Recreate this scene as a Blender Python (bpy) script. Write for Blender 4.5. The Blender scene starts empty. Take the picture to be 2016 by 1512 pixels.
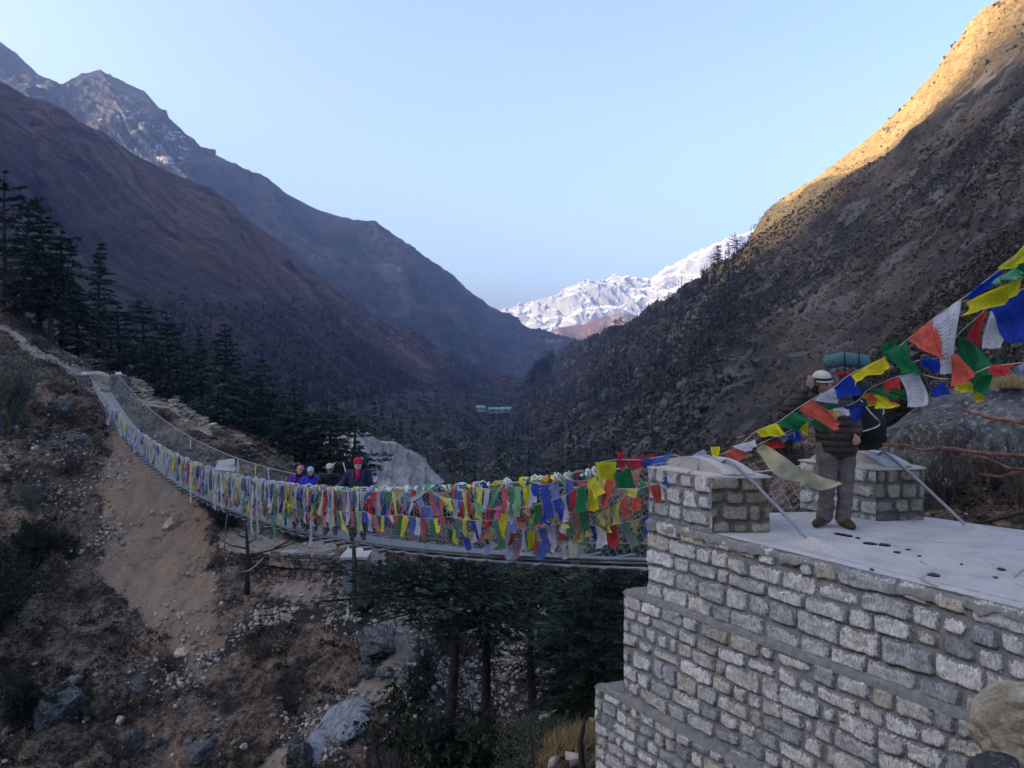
import bpy, bmesh, math, random
import numpy as np
from mathutils import Vector, Matrix

R = math.radians
scene = bpy.context.scene
# ------------------------------------------------------------------ camera, sky, sun, exposure
F, CX, HY = 1550.0, 1008.0, 707.0          # focal length and horizon of the photograph, in its pixels
cam_d = bpy.data.cameras.new("camera")
cam = bpy.data.objects.new("camera", cam_d)
scene.collection.objects.link(cam)
cam.location = (0, 0, 0)
cam.rotation_euler = (R(90), 0, 0)
cam_d.sensor_width = 36.0
cam_d.lens = 36.0 * F / 2016.0
cam_d.shift_y = -(756.0 - HY) / 2016.0
cam_d.clip_start = 0.1
cam_d.clip_end = 30000
scene.camera = cam

SUN = Vector((-0.93, -0.21, 0.29)).normalized()      # direction towards the sun
sun_el = math.asin(SUN.z)
sun_az = math.atan2(SUN.x, SUN.y)                    # clockwise from +Y
world = bpy.data.worlds.new("World")
scene.world = world
world.use_nodes = True
wn = world.node_tree
bg = wn.nodes["Background"]
sky = wn.nodes.new("ShaderNodeTexSky")
sky.sky_type = 'NISHITA'
sky.sun_disc = False
sky.sun_elevation = sun_el
sky.sun_rotation = sun_az
sky.altitude = 0
sky.air_density = 0.7
sky.dust_density = 4.8
sky.ozone_density = 1.2
wn.links.new(sky.outputs[0], bg.inputs[0])
bg.inputs[1].default_value = 0.15
sun_d = bpy.data.lights.new("sun", 'SUN')
sun_d.energy = 3.3
sun_d.angle = R(0.4)
sun_d.color = (1.0, 0.72, 0.38)
sun_o = bpy.data.objects.new("sun", sun_d)
scene.collection.objects.link(sun_o)
sun_o.rotation_euler = SUN.to_track_quat('Z', 'Y').to_euler()
scene.view_settings.view_transform = 'Standard'
scene.view_settings.look = 'None'
scene.view_settings.gamma = 1.0
scene.view_settings.exposure = 1.95
scene.render.engine = 'CYCLES'
scene.cycles.max_bounces = 5
scene.cycles.diffuse_bounces = 3
scene.cycles.glossy_bounces = 2
scene.cycles.transparent_max_bounces = 16
scene.cycles.volume_bounces = 0
scene.cycles.use_denoising = True

rng = random.Random(7)
nrg = np.random.default_rng(11)

# ------------------------------------------------------------------ helpers
def P(px, py, Y):
    """a point at distance Y in front of the camera, given where the photograph shows it"""
    return Vector(((px - CX) / F * Y, Y, (HY - py) / F * Y))

def lerp(a, b, t): return a + (b - a) * t

def _hash(ix, iy, iz, seed):
    h = (ix.astype(np.int64) * 374761393 + iy.astype(np.int64) * 668265263 + iz.astype(np.int64) * 2147483647 + seed * 1274126177) & 0xffffffff
    h = ((h ^ (h >> 13)) * 1274126177) & 0xffffffff
    h = ((h ^ (h >> 16)) * 2246822519) & 0xffffffff
    return ((h ^ (h >> 15)) & 0xffff) / 32767.5 - 1.0

def vnoise(p, seed=0):
    f = np.floor(p); i = f.astype(np.int64); t = p - f
    t = t * t * t * (t * (t * 6 - 15) + 10)
    x, y, z = i[..., 0], i[..., 1], i[..., 2]
    r = 0
    for dx in (0, 1):
        wx = t[..., 0] if dx else 1 - t[..., 0]
        for dy in (0, 1):
            wy = t[..., 1] if dy else 1 - t[..., 1]
            for dz in (0, 1):
                wz = t[..., 2] if dz else 1 - t[..., 2]
                r = r + wx * wy * wz * _hash(x + dx, y + dy, z + dz, seed)
    return r

def fbm(p, octs=5, seed=0, gain=0.5, ridged=False):
    p = np.asarray(p, float); a = 1.0; s = 0; tot = 0
    for k in range(octs):
        n = vnoise(p * (2.03 ** k) + 17.3 * k, seed + k)
        if ridged: n = 1 - 2 * np.abs(n)
        s = s + a * n; tot += a; a *= gain
    return s / tot

class MB:
    """collects vertices and faces, links them as one mesh object"""
    def __init__(s): s.v = []; s.f = []; s.c = []
    def add(s, vs, fs, col=None):
        o = len(s.v); s.v.extend([tuple(q) for q in vs]); s.f.extend([tuple(i + o for i in f) for f in fs])
        if col is not None: s.c.extend([col] * len(vs))
    def box(s, c, size, M=None, col=None):
        c = Vector(c); hx, hy, hz = [q / 2 for q in size]
        vs = [Vector((x, y, z)) for x in (-hx, hx) for y in (-hy, hy) for z in (-hz, hz)]
        if M is not None: vs = [M @ q for q in vs]
        s.add([c + q for q in vs], [(0, 1, 3, 2), (4, 6, 7, 5), (0, 4, 5, 1), (2, 3, 7, 6), (0, 2, 6, 4), (1, 5, 7, 3)], col)
    def tube(s, pts, rad, n=6, col=None, cap=True):
        pts = [Vector(q) for q in pts]; m = len(pts); vs = []
        if not hasattr(rad, '__len__'): rad = [rad] * m
        up = Vector((0.31, 0.17, 0.93)).normalized()
        for i, q in enumerate(pts):
            d = (pts[min(i + 1, m - 1)] - pts[max(i - 1, 0)])
            if d.length < 1e-9: d = Vector((0, 0, 1))
            d.normalize()
            a = d.cross(up)
            if a.length < 0.05: a = d.cross(Vector((1, 0, 0)))
            a.normalize(); b = d.cross(a)
            for k in range(n):
                t = 2 * math.pi * k / n
                vs.append(q + (a * math.cos(t) + b * math.sin(t)) * rad[i])
        fs = [(i * n + k, i * n + (k + 1) % n, (i + 1) * n + (k + 1) % n, (i + 1) * n + k) for i in range(m - 1) for k in range(n)]
        if cap: fs += [tuple(range(n - 1, -1, -1)), tuple((m - 1) * n + k for k in range(n))]
        s.add(vs, fs, col)
    def build(s, name, mat, parent=None, smooth=False):
        me = bpy.data.meshes.new(name)
        me.from_pydata(s.v, [], s.f)
        if s.c and len(s.c) == len(s.v): set_attr(me, 'tint', s.c)
        return link(name, me, mat, parent, smooth)

def set_attr(me, name, data):
    data = np.asarray(data, dtype=np.float32)
    if data.ndim == 1:
        a = me.attributes.new(name, 'FLOAT', 'POINT'); a.data.foreach_set('value', data)
    else:
        if data.shape[1] == 3: data = np.concatenate([data, np.ones((len(data), 1), np.float32)], 1)
        a = me.attributes.new(name, 'FLOAT_COLOR', 'POINT'); a.data.foreach_set('color', data.ravel())

def link(name, me, mat, parent=None, smooth=False):
    if mat is not None:
        for m in (mat if isinstance(mat, (list, tuple)) else [mat]): me.materials.append(m)
    if smooth: me.polygons.foreach_set('use_smooth', [True] * len(me.polygons))
    me.update()
    o = bpy.data.objects.new(name, me)
    scene.collection.objects.link(o)
    if parent is not None: o.parent = parent
    return o

def np_mesh(name, verts, faces, mat, parent=None, smooth=True, attrs=None):
    """fast mesh from arrays; faces is an (n, k) array"""
    verts = np.ascontiguousarray(verts, dtype=np.float32); faces = np.ascontiguousarray(faces, dtype=np.int32)
    me = bpy.data.meshes.new(name)
    me.vertices.add(len(verts)); me.vertices.foreach_set('co', verts.ravel())
    n, k = faces.shape
    me.loops.add(n * k); me.loops.foreach_set('vertex_index', faces.ravel())
    me.polygons.add(n); me.polygons.foreach_set('loop_start', np.arange(0, n * k, k, dtype=np.int32))
    me.polygons.foreach_set('loop_total', np.full(n, k, dtype=np.int32))
    if smooth: me.polygons.foreach_set('use_smooth', np.ones(n, dtype=bool))
    me.update(calc_edges=True)
    for a, d in (attrs or {}).items(): set_attr(me, a, d)
    return link(name, me, mat, parent)

def grid_faces(nu, nv):
    i, j = np.meshgrid(np.arange(nu - 1), np.arange(nv - 1), indexing='ij')
    a = (i * nv + j).ravel()
    return np.stack([a, a + nv, a + nv + 1, a + 1], 1)

def empty(name, loc=(0, 0, 0), rz=0.0):
    o = bpy.data.objects.new(name, None); scene.collection.objects.link(o)
    o.empty_display_size = 0.2; o.location = loc; o.rotation_euler = (0, 0, rz); return o

def tag(o, label=None, cat=None, group=None, kind=None):
    if label: o['label'] = label
    if cat: o['category'] = cat
    if group: o['group'] = group
    if kind: o['kind'] = kind
    return o

def copy_tree(o, parent=None):
    c = o.copy(); scene.collection.objects.link(c)
    if parent is not None: c.parent = parent
    for ch in [q for q in scene.objects if q.parent == o]:
        copy_tree(ch, c)
    return c

# ------------------------------------------------------------------ materials
class NT:
    def __init__(s, name):
        s.m = bpy.data.materials.new(name); s.m.use_nodes = True; s.t = s.m.node_tree
        s.b = s.t.nodes['Principled BSDF']
    def n(s, typ, **kw):
        nd = s.t.nodes.new(typ)
        for k, v in kw.items(): setattr(nd, k, v)
        return nd
    def set(s, sock, v):
        if isinstance(v, bpy.types.NodeSocket): s.t.links.new(v, sock)
        elif hasattr(v, '__len__') and len(v) == 3 and sock.type == 'RGBA': sock.default_value = (*v, 1)
        else: sock.default_value = v
    def coord(s, scale=(1, 1, 1), out='Object', rot=(0, 0, 0)):
        tc = s.n('ShaderNodeTexCoord'); mp = s.n('ShaderNodeMapping')
        mp.inputs['Scale'].default_value = scale if hasattr(scale, '__len__') else (scale,) * 3
        mp.inputs['Rotation'].default_value = rot
        s.t.links.new(tc.outputs[out], mp.inputs[0]); return mp.outputs[0]
    def noise(s, vec, scale, detail=6, rough=0.55, dist=0.0):
        nd = s.n('ShaderNodeTexNoise'); s.set(nd.inputs['Vector'], vec); nd.inputs['Scale'].default_value = scale
        nd.inputs['Detail'].default_value = detail; nd.inputs['Roughness'].default_value = rough
        nd.inputs['Distortion'].default_value = dist; return nd.outputs['Fac']
    def voro(s, vec, scale, feature='F1', out='Distance'):
        nd = s.n('ShaderNodeTexVoronoi', feature=feature); s.set(nd.inputs['Vector'], vec); nd.inputs['Scale'].default_value = scale
        return nd.outputs[out]
    def ramp(s, fac, stops, interp='LINEAR'):
        nd = s.n('ShaderNodeValToRGB'); nd.color_ramp.interpolation = interp
        e = nd.color_ramp.elements
        while len(e) < len(stops): e.new(0.5)
        for k, (p, c) in enumerate(stops):
            e[k].position = p; e[k].color = (*c, 1) if hasattr(c, '__len__') else (c, c, c, 1)
        s.set(nd.inputs[0], fac); return nd.outputs[0]
    def mix(s, fac, a, b, mode='MIX'):
        nd = s.n('ShaderNodeMix', data_type='RGBA', blend_type=mode)
        s.set(nd.inputs[0], fac); s.set(nd.inputs[6], a); s.set(nd.inputs[7], b); return nd.outputs[2]
    def math(s, op, a, b=0.0, clamp=False):
        nd = s.n('ShaderNodeMath', operation=op, use_clamp=clamp); s.set(nd.inputs[0], a); s.set(nd.inputs[1], b); return nd.outputs[0]
    def attr(s, name, out='Fac'):
        nd = s.n('ShaderNodeAttribute', attribute_name=name); return nd.outputs[out]
    def bump(s, h, strength=0.5, dist=0.05, normal=None):
        nd = s.n('ShaderNodeBump'); nd.inputs['Strength'].default_value = strength; nd.inputs['Distance'].default_value = dist
        s.set(nd.inputs['Height'], h)
        if normal is not None: s.set(nd.inputs['Normal'], normal)
        return nd.outputs[0]
    def out(s, col, rough=0.9, normal=None, metal=0.0, spec=0.3):
        s.set(s.b.inputs['Base Color'], col); s.set(s.b.inputs['Roughness'], rough)
        s.b.inputs['Metallic'].default_value = metal; s.b.inputs['Specular IOR Level'].default_value = spec
        if normal is not None: s.set(s.b.inputs['Normal'], normal)
        return s.m

def plain(name, col, rough=0.85, var=0.25, scale=8.0, bump=0.2, bd=0.01, metal=0.0, spec=0.3):
    t = NT(name); v = t.coord()
    n = t.noise(v, scale, 5)
    c = t.mix(n, tuple(q * (1 - var) for q in col), tuple(min(1, q * (1 + var)) for q in col))
    return t.out(c, rough, t.bump(t.noise(v, scale * 6, 3), bump, bd) if bump else None, metal, spec)

def tinted(name, rough=0.9, var=0.3, scale=6.0, trans=0.0, spec=0.1):
    """colour comes from the thing's own point colours, broken up with noise"""
    t = NT(name); v = t.coord()
    c = t.mix(t.noise(v, scale, 4), (1 - var,) * 3, (1 + var,) * 3)
    c = t.mix(1.0, t.attr('tint', 'Color'), c, 'MULTIPLY')
    t.out(c, rough, None, 0.0, spec)
    if trans:
        tr = t.n('ShaderNodeBsdfTranslucent'); t.set(tr.inputs[0], c)
        mx = t.n('ShaderNodeMixShader'); mx.inputs[0].default_value = trans
        t.t.links.new(t.b.outputs[0], mx.inputs[1]); t.t.links.new(tr.outputs[0], mx.inputs[2])
        t.t.links.new(mx.outputs[0], t.t.nodes['Material Output'].inputs[0])
    return t.m

M = {}
def slope_mat(name, stops, scale, rock=(0.11, 0.115, 0.13), rockamt=0.5, streak=(1, 1, 1), rot=(0, 0, 0), bd=1.0, patch=None, fine=6.0, par=None):
    t = NT(name); v = t.coord(streak, rot=rot)
    n = t.noise(v, scale, 9, 0.62, 0.3)
    c = t.ramp(n, stops)
    n2 = t.noise(v, scale * fine, 6, 0.7)
    c = t.mix(t.ramp(n2, [(0.3, 0.55), (0.7, 1.35)]), (0, 0, 0), c, 'MULTIPLY') if False else t.mix(1.0, c, t.ramp(n2, [(0.3, (0.5,) * 3), (0.7, (1.0,) * 3)]), 'MULTIPLY')
    n3 = t.noise(v, scale * 38, 4, 0.75)
    c = t.mix(1.0, c, t.ramp(n3, [(0.35, (0.5,) * 3), (0.62, (1.2,) * 3)]), 'MULTIPLY')
    rk = t.ramp(t.noise(v, scale * 2.3, 8, 0.7, 0.8), [(0.53, 0.0), (0.6, 1.0)])
    c = t.mix(t.math('MULTIPLY', rk, rockamt), c, rock)
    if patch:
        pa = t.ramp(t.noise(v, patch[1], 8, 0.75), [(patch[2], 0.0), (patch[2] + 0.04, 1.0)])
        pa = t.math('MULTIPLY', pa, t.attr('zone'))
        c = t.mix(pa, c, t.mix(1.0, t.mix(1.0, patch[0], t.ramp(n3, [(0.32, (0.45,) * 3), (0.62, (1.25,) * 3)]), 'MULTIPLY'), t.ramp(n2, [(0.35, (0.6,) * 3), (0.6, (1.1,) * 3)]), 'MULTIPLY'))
    if par:
        mp = t.n('ShaderNodeMapping'); mp.inputs['Scale'].default_value = (par[0], par[1], 1)
        t.t.links.new(t.attr('par', 'Vector'), mp.inputs[0])
        st = t.noise(mp.outputs[0], 1.0, 8, 0.68, 0.4)
        c = t.mix(1.0, c, t.ramp(st, [(0.34, (0.42,) * 3), (0.62, (1.35,) * 3)]), 'MULTIPLY')
        n2 = t.math('ADD', n2, st)
    h = t.math('ADD', t.noise(v, scale * 1.7, 9, 0.65), t.math('MULTIPLY', n2, 0.4))
    return t.out(c, 0.95, t.bump(t.math('ADD', h, t.math('MULTIPLY', n3, 0.35)), 1.0, bd), spec=0.1)

# ------------------------------------------------------------------ far terrain, each a ruled surface between its foot and its ridge
def catmull(pts, n):
    pts = np.asarray(pts, float); m = len(pts); t = np.linspace(0, m - 1 - 1e-9, n); i = t.astype(int); f = (t - i)[:, None]
    f = f.reshape((-1,) + (1,) * (pts.ndim - 1))
    p0, p1, p2, p3 = pts[np.clip(i - 1, 0, m - 1)], pts[i], pts[np.clip(i + 1, 0, m - 1)], pts[np.clip(i + 2, 0, m - 1)]
    return 0.5 * (2 * p1 + (p2 - p0) * f + (2 * p0 - 5 * p1 + 4 * p2 - p3) * f ** 2 + (3 * p1 - p0 - 3 * p2 + p3) * f ** 3)

TERR = {}
def ruled(name, rows, nu, nv, amp, scale, mat, seed=0, gully=0.0, gfreq=14, back=True, zone=None, fade=0.0, edge=1.0, kind='structure', shear=0.0, lin=False, jag=0.0, gtop=1.15):
    """rows: polylines of 3D points, foot first, ridge last; the far side of the ridge is added behind"""
    rows = [np.array([tuple(q) for q in r], float) for r in rows]
    def linr(r, n):
        t_ = np.linspace(0, len(r) - 1, n); return np.stack([np.interp(t_, np.arange(len(r)), r[:, k]) for k in range(3)], 1)
    A = np.stack([(linr if lin else catmull)(r, nu) for r in rows])              # rows x nu x 3
    nf = nv
    G = catmull(A, nf)                                        # nf x nu x 3
    G = np.transpose(G, (1, 0, 2))                            # nu x nf
    dist = np.linalg.norm(G, axis=2)
    du = np.gradient(G, axis=0); dv = np.gradient(G, axis=1)
    N = np.cross(du, dv); N /= np.linalg.norm(N, axis=2, keepdims=True) + 1e-9
    N *= np.where(np.sum(N * G, axis=2, keepdims=True) > 0, -1, 1)
    vv = np.linspace(0, 1, nf)[None, :]; uu = np.linspace(0, 1, nu)[:, None]
    d = fbm(G / scale, 7, seed, 0.52) * amp
    w = 1 - (1 - edge) * np.clip((vv - 0.9) / 0.1, 0, 1)
    d = d + 0.55 * amp * fbm(G / (scale * 0.8) + 5.0, 6, seed + 30, 0.55, ridged=True)
    if gully:
        q = np.stack([(uu + shear * (vv - 1)) * gfreq + 0.35 * fbm(G / scale, 3, seed + 9), vv * 1.6 + 0 * uu, 0 * uu + 0 * vv], 2)
        d = d + fbm(q, 5, seed + 3, 0.55, ridged=True) * gully * (np.clip(gtop - vv, 0, 1) * np.clip(vv * 4, 0.25, 1)) ** 0.7
    rel = dist / np.mean(dist)
    G = G + N * (d * w * np.clip(rel, 0.12, 2.0))[..., None]
    if jag:
        qj = np.stack([uu[:, 0] * 55, 0 * uu[:, 0], 0 * uu[:, 0]], 1)
        G[..., 2] += (fbm(qj, 5, seed + 50, 0.6, ridged=True) * jag)[:, None] * np.clip((vv - 0.75) / 0.25, 0, 1) * dist
    PU = np.repeat(uu, nf, 1); PV = np.repeat(vv, nu, 0)
    z = np.ones((nu, nf)) if zone is None else zone(uu + 0 * vv, vv + 0 * uu, G)
    TERR[name] = dict(G=G, N=N, front=nf)
    if back:
        nb = 14
        rd = G[:, -1, :]; out = rd.copy(); out[:, 2] = 0; out /= np.linalg.norm(out, axis=1, keepdims=True) + 1e-9
        H = np.maximum(rd[:, 2:3], 30.0) + 60
        B = [rd + out * H * 1.5 * (k / nb) - np.array([0, 0, 1.0]) * H * (k / nb) ** 1.3 for k in range(1, nb + 1)]
        G = np.concatenate([G, np.stack(B, 1)], 1); z = np.concatenate([z, np.repeat(z[:, -1:], nb, 1)], 1)
        PU = np.concatenate([PU, PU[:, :nb]], 1); PV = np.concatenate([PV, np.repeat(1 + 0.2 * np.arange(1, nb + 1)[None] / nb, nu, 0)], 1)
    nu_, nv_ = G.shape[:2]
    o = np_mesh(name, G.reshape(-1, 3), grid_faces(nu_, nv_), mat, attrs={'zone': z.ravel(), 'par': np.stack([(PU + shear * (PV - 1)).ravel(), PV.ravel(), 0 * PU.ravel()], 1)})
    tag(o, kind=kind)
    return o

def px_of(G):
    return CX + F * G[..., 0] / G[..., 1], HY - F * G[..., 2] / G[..., 1]

def find(name, px, py):
    """3D point of a far slope that the photograph shows at (px, py)"""
    G = TERR[name]['G']; x, y = px_of(G)
    d = (x - px) ** 2 + (y - py) ** 2 + np.where(G[..., 1] < 1, 1e12, 0)
    d = np.where(d < max(16.0, d.min() * 1.5), G[..., 1] * 1e-3, d + 1e3)
    k = np.unravel_index(np.argmin(d), d.shape); return Vector(G[k]), Vector(TERR[name]['N'][k])
# ---- the right-hand valley side: dry grass, dwarf shrubs and crags, its crest in the first sun
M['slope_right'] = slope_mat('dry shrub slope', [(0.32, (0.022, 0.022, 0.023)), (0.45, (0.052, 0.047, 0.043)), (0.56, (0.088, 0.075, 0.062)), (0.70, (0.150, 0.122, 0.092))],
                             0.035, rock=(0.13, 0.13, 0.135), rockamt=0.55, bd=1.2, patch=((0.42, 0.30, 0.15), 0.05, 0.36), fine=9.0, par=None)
ridgeE = [(3300, -800, 200), (2700, -560, 235), (2250, -215, 275), (2016, -32, 300), (1900, 84, 310), (1800, 186, 320), (1700, 272, 330), (1600, 348, 340), (1520, 408, 350),
          (1475, 456, 365), (1440, 496, 385), (1400, 528, 420), (1350, 566, 480), (1300, 596, 560), (1250, 628, 660), (1200, 653, 790), (1150, 674, 930), (1105, 694, 1080), (1085, 706, 1200)]
footE = [(3600, 1100, 12), (2900, 1040, 13), (2350, 1020, 15), (2040, 1000, 18), (1900, 980, 22), (1780, 960, 28), (1680, 950, 38), (1580, 945, 52), (1480, 945, 70),
         (1380, 945, 95), (1285, 945, 125), (1190, 945, 165), (1105, 940, 220), (1040, 930, 290), (1000, 905, 380), (992, 850, 520), (1020, 790, 700), (1065, 728, 950), (1078, 712, 1150)]
rE = [P(*q) for q in ridgeE]; fE = [P(*q) for q in footE]
mE = [f.lerp(r, 0.5) + Vector((0.0, 0, (-0.075 if i < 9 else -0.05) * (r - f).length)) for i, (f, r) in enumerate(zip(fE, rE))]
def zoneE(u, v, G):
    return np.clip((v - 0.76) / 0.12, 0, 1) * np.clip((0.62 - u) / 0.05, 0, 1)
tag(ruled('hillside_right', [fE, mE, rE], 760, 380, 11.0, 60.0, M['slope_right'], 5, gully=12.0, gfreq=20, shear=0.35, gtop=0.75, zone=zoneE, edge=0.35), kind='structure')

# ---- the left-hand valley side: rust-red heath above, bare forest below; its unseen crest behind the camera is added and shaped to shade the valley
LIT = [(1480, 466), (1560, 426), (1650, 366), (1760, 292), (1830, 240), (1900, 190), (2016, 122)]
crest = []
for q in LIT:
    p, _ = find('hillside_right', *q)
    t = (p.x + 600.0) / -SUN.x
    crest.append(p + SUN * t + Vector((0, 0, 4 + 14 * min(1.0, max(0.0, (1760 - q[0]) / 200.0)))))
crest.sort(key=lambda q: q.y)
cz0 = crest[0].z
lo = [Vector((-620, -900, cz0 + 210)), Vector((-610, -500, cz0 + 120)), Vector((-600, -200, cz0 + 75)), Vector((-600, crest[0].y - 60, cz0 + 30))] + crest
last = crest[-1]
lo += [Vector((-600, last.y + 60, last.z + 22)), Vector((-600, last.y + 180, last.z + 34)), Vector((-597, 620, 318))]
ridgeB = [(0, 165, 900), (60, 195, 905), (125, 228, 910), (225, 290, 925), (330, 340, 940), (425, 376, 955), (480, 425, 960), (560, 485, 970), (640, 550, 985), (720, 612, 1000), (800, 655, 1010), (900, 705, 1030), (1010, 745, 1060), (1100, 770, 1100)]
rB = lo + [P(*q) for q in ridgeB]
fB = []
for i, r in enumerate(rB):
    if i < len(lo): fB.append(Vector((-95, lerp(-900, 330, i / (len(lo) - 1.0)), lerp(-10, -20, i / (len(lo) - 1.0)))))
fBp = [(300, 960, 260), (380, 960, 250), (450, 965, 240), (520, 970, 235), (590, 975, 230), (660, 980, 230), (720, 980, 240), (780, 980, 260), (830, 970, 290), (870, 960, 330), (910, 945, 380), (950, 925, 450), (985, 900, 560), (1015, 850, 750)]
fB += [P(*q) for q in fBp]
mB = [f.lerp(r, 0.45) + Vector((0, 0, -0.04 * (r - f).length)) for f, r in zip(fB, rB)]
M['slope_left'] = slope_mat('rust heath slope', [(0.32, (0.035, 0.028, 0.030)), (0.46, (0.060, 0.045, 0.044)), (0.60, (0.080, 0.058, 0.052))],
                            0.010, rock=(0.07, 0.06, 0.058), rockamt=0.35, bd=3.0, patch=((0.118, 0.070, 0.055), 0.012, 0.42), fine=7.0, par=(90, 4))
def zoneB(u, v, G):
    return np.clip((v - 0.52 + 0.10 * fbm(G / 120.0, 3, 4)) / 0.22, 0, 1)
ruled('hillside_left', [fB, mB, rB], 620, 300, 12.0, 160.0, M['slope_left'], 21, gully=12.0, gfreq=40, shear=0.5, zone=zoneB, edge=0.05, jag=0.0015)

# ---- the rocky mountain behind it, dusted with snow
t = NT('rock mountain with snow'); v = t.coord()
n = t.noise(v, 0.012, 10, 0.75)
c = t.ramp(n, [(0.38, (0.026, 0.027, 0.034)), (0.5, (0.06, 0.058, 0.064)), (0.62, (0.10, 0.094, 0.098))])
vs = t.coord((1.0, 1.0, 1.8), rot=(0.3, 0.5, 0.2))
sn = t.noise(vs, 0.03, 9, 0.8, 1.6)
z2 = t.attr('zone')
thr = t.math('SUBTRACT', 0.70, t.math('MULTIPLY', z2, 0.135))
sm = t.math('MULTIPLY', t.math('SUBTRACT', sn, thr), 22.0, True)
c = t.mix(sm, c, (0.42, 0.43, 0.47))
M['mountain'] = t.out(c, 0.95, t.bump(t.noise(v, 0.02, 9, 0.7), 1.0, 14.0), spec=0.1)
YC = 1500
ridgeC = [(-240, -10, 1500), (-90, 40, 1500), (0, 85, 1500), (40, 112, 1500), (75, 148, 1500), (122, 168, 1500), (160, 146, 1500), (198, 137, 1500), (222, 152, 1500), (285, 182, 1510), (330, 232, 1515),
          (400, 300, 1530), (440, 318, 1535), (495, 340, 1540), (540, 368, 1550), (600, 402, 1560), (660, 425, 1565), (700, 434, 1570), (738, 434, 1570), (775, 462, 1580), (810, 492, 1590), (850, 514, 1600), (895, 545, 1620), (925, 578, 1640), (960, 604, 1660), (1000, 632, 1690), (1040, 654, 1720), (1080, 668, 1760), (1140, 690, 1800), (1200, 712, 1850)]
rC = [P(*q) for q in ridgeC]
fC = [P(px * 0.8 + 260, 900, 1080 + 0.12 * max(0, px)) for px, py, Y in ridgeC]
mC = [f.lerp(r, 0.5) + Vector((0, 0, 0.0)) for f, r in zip(fC, rC)]
def zoneC(u, v, G):
    x, y = px_of(G)
    a = np.exp(-((x - 330) / 95) ** 2 - ((y - 300) / 70) ** 2) * 1.35 + np.exp(-((x - 60) / 110) ** 2 - ((y - 180) / 60) ** 2) + np.exp(-((x - 250) / 90) ** 2 - ((y - 220) / 60) ** 2) * 0.9
    a = a + 0.35 * np.exp(-((x - 490) / 50) ** 2 - ((y - 420) / 60) ** 2)
    return np.clip(a, 0, 1.3)
ruled('mountain_left', [fC, mC, rC], 620, 260, 48.0, 170.0, M['mountain'], 33, gully=30.0, gfreq=40, shear=0.6, zone=zoneC, edge=0.03, lin=True, jag=0.0018)

# ---- sunlit snow peaks closing the valley, with brown foothills before them
t = NT('snow peaks'); v = t.coord((1, 1, 0.8))
sn = t.noise(v, 0.0062, 9, 0.72, 0.8)
z2 = t.attr('zone')
gn = t.n('ShaderNodeNewGeometry'); sx_ = t.n('ShaderNodeSeparateXYZ'); t.t.links.new(gn.outputs['Normal'], sx_.inputs[0])
nz_ = t.math('ABSOLUTE', sx_.outputs[2])
m_ = t.math('MULTIPLY', t.math('SUBTRACT', t.math('ADD', t.math('MULTIPLY', nz_, 0.75), sn), t.math('SUBTRACT', 1.20, t.math('MULTIPLY', z2, 0.26))), 9.0, True)
c = t.mix(m_, (0.27, 0.28, 0.32), (0.80, 0.80, 0.83))
M['snow'] = t.out(c, 0.9, t.bump(t.noise(v, 0.02, 8, 0.7), 1.0, 16.0), spec=0.1)
ridgeD = [(860, 665, 3421), (940, 640, 3421), (985, 616, 3421), (1015, 602, 3421), (1045, 596, 3421), (1070, 590, 3421), (1105, 592, 3421), (1132, 572, 3421), (1150, 570, 3421), (1180, 570, 3405), (1215, 562, 3389), (1245, 555, 3373), (1280, 552, 3342),
          (1310, 530, 3302), (1345, 512, 3262), (1385, 490, 3222), (1440, 470, 3182), (1520, 460, 3182), (1620, 480, 3182)]
rD = [P(*q) for q in ridgeD]
fD = [P(q[0] + 8, 735, 2650) for q in ridgeD]
mD = [f.lerp(r, 0.5) + Vector((0, 0, -18)) for f, r in zip(fD, rD)]
def zoneD(u, v, G):
    x, y = px_of(G); return np.clip((x - 1000) / 260, 0.15, 1) * 0.9 + np.clip((y - 600) / 60, 0, 0.4)
ruled('snow_mountains', [fD, mD, rD], 520, 180, 90.0, 380.0, M['snow'], 47, gully=20.0, gfreq=30, shear=0.5, zone=zoneD, edge=0.10, lin=True, jag=0.004)
M['foothill'] = slope_mat('brown foothill', [(0.35, (0.13, 0.085, 0.07)), (0.65, (0.24, 0.155, 0.12))], 0.006, rock=(0.6, 0.6, 0.62), rockamt=0.3, bd=6.0)
ridgeH = [(960, 700, 2535), (1030, 682, 2535), (1060, 664, 2535), (1095, 648, 2535), (1135, 640, 2516), (1150, 640, 2496), (1175, 628, 2486), (1210, 620, 2467), (1240, 618, 2438), (1300, 640, 2438), (1380, 660, 2438)]
rH = [P(*q) for q in ridgeH]; fH = [P(q[0], 760, 2050) for q in ridgeH]
ruled('foothills', [fH, [a.lerp(b, 0.5) for a, b in zip(fH, rH)], rH], 260, 80, 14.0, 200.0, M['foothill'], 52, gully=12, gfreq=8, edge=0.15)

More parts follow.
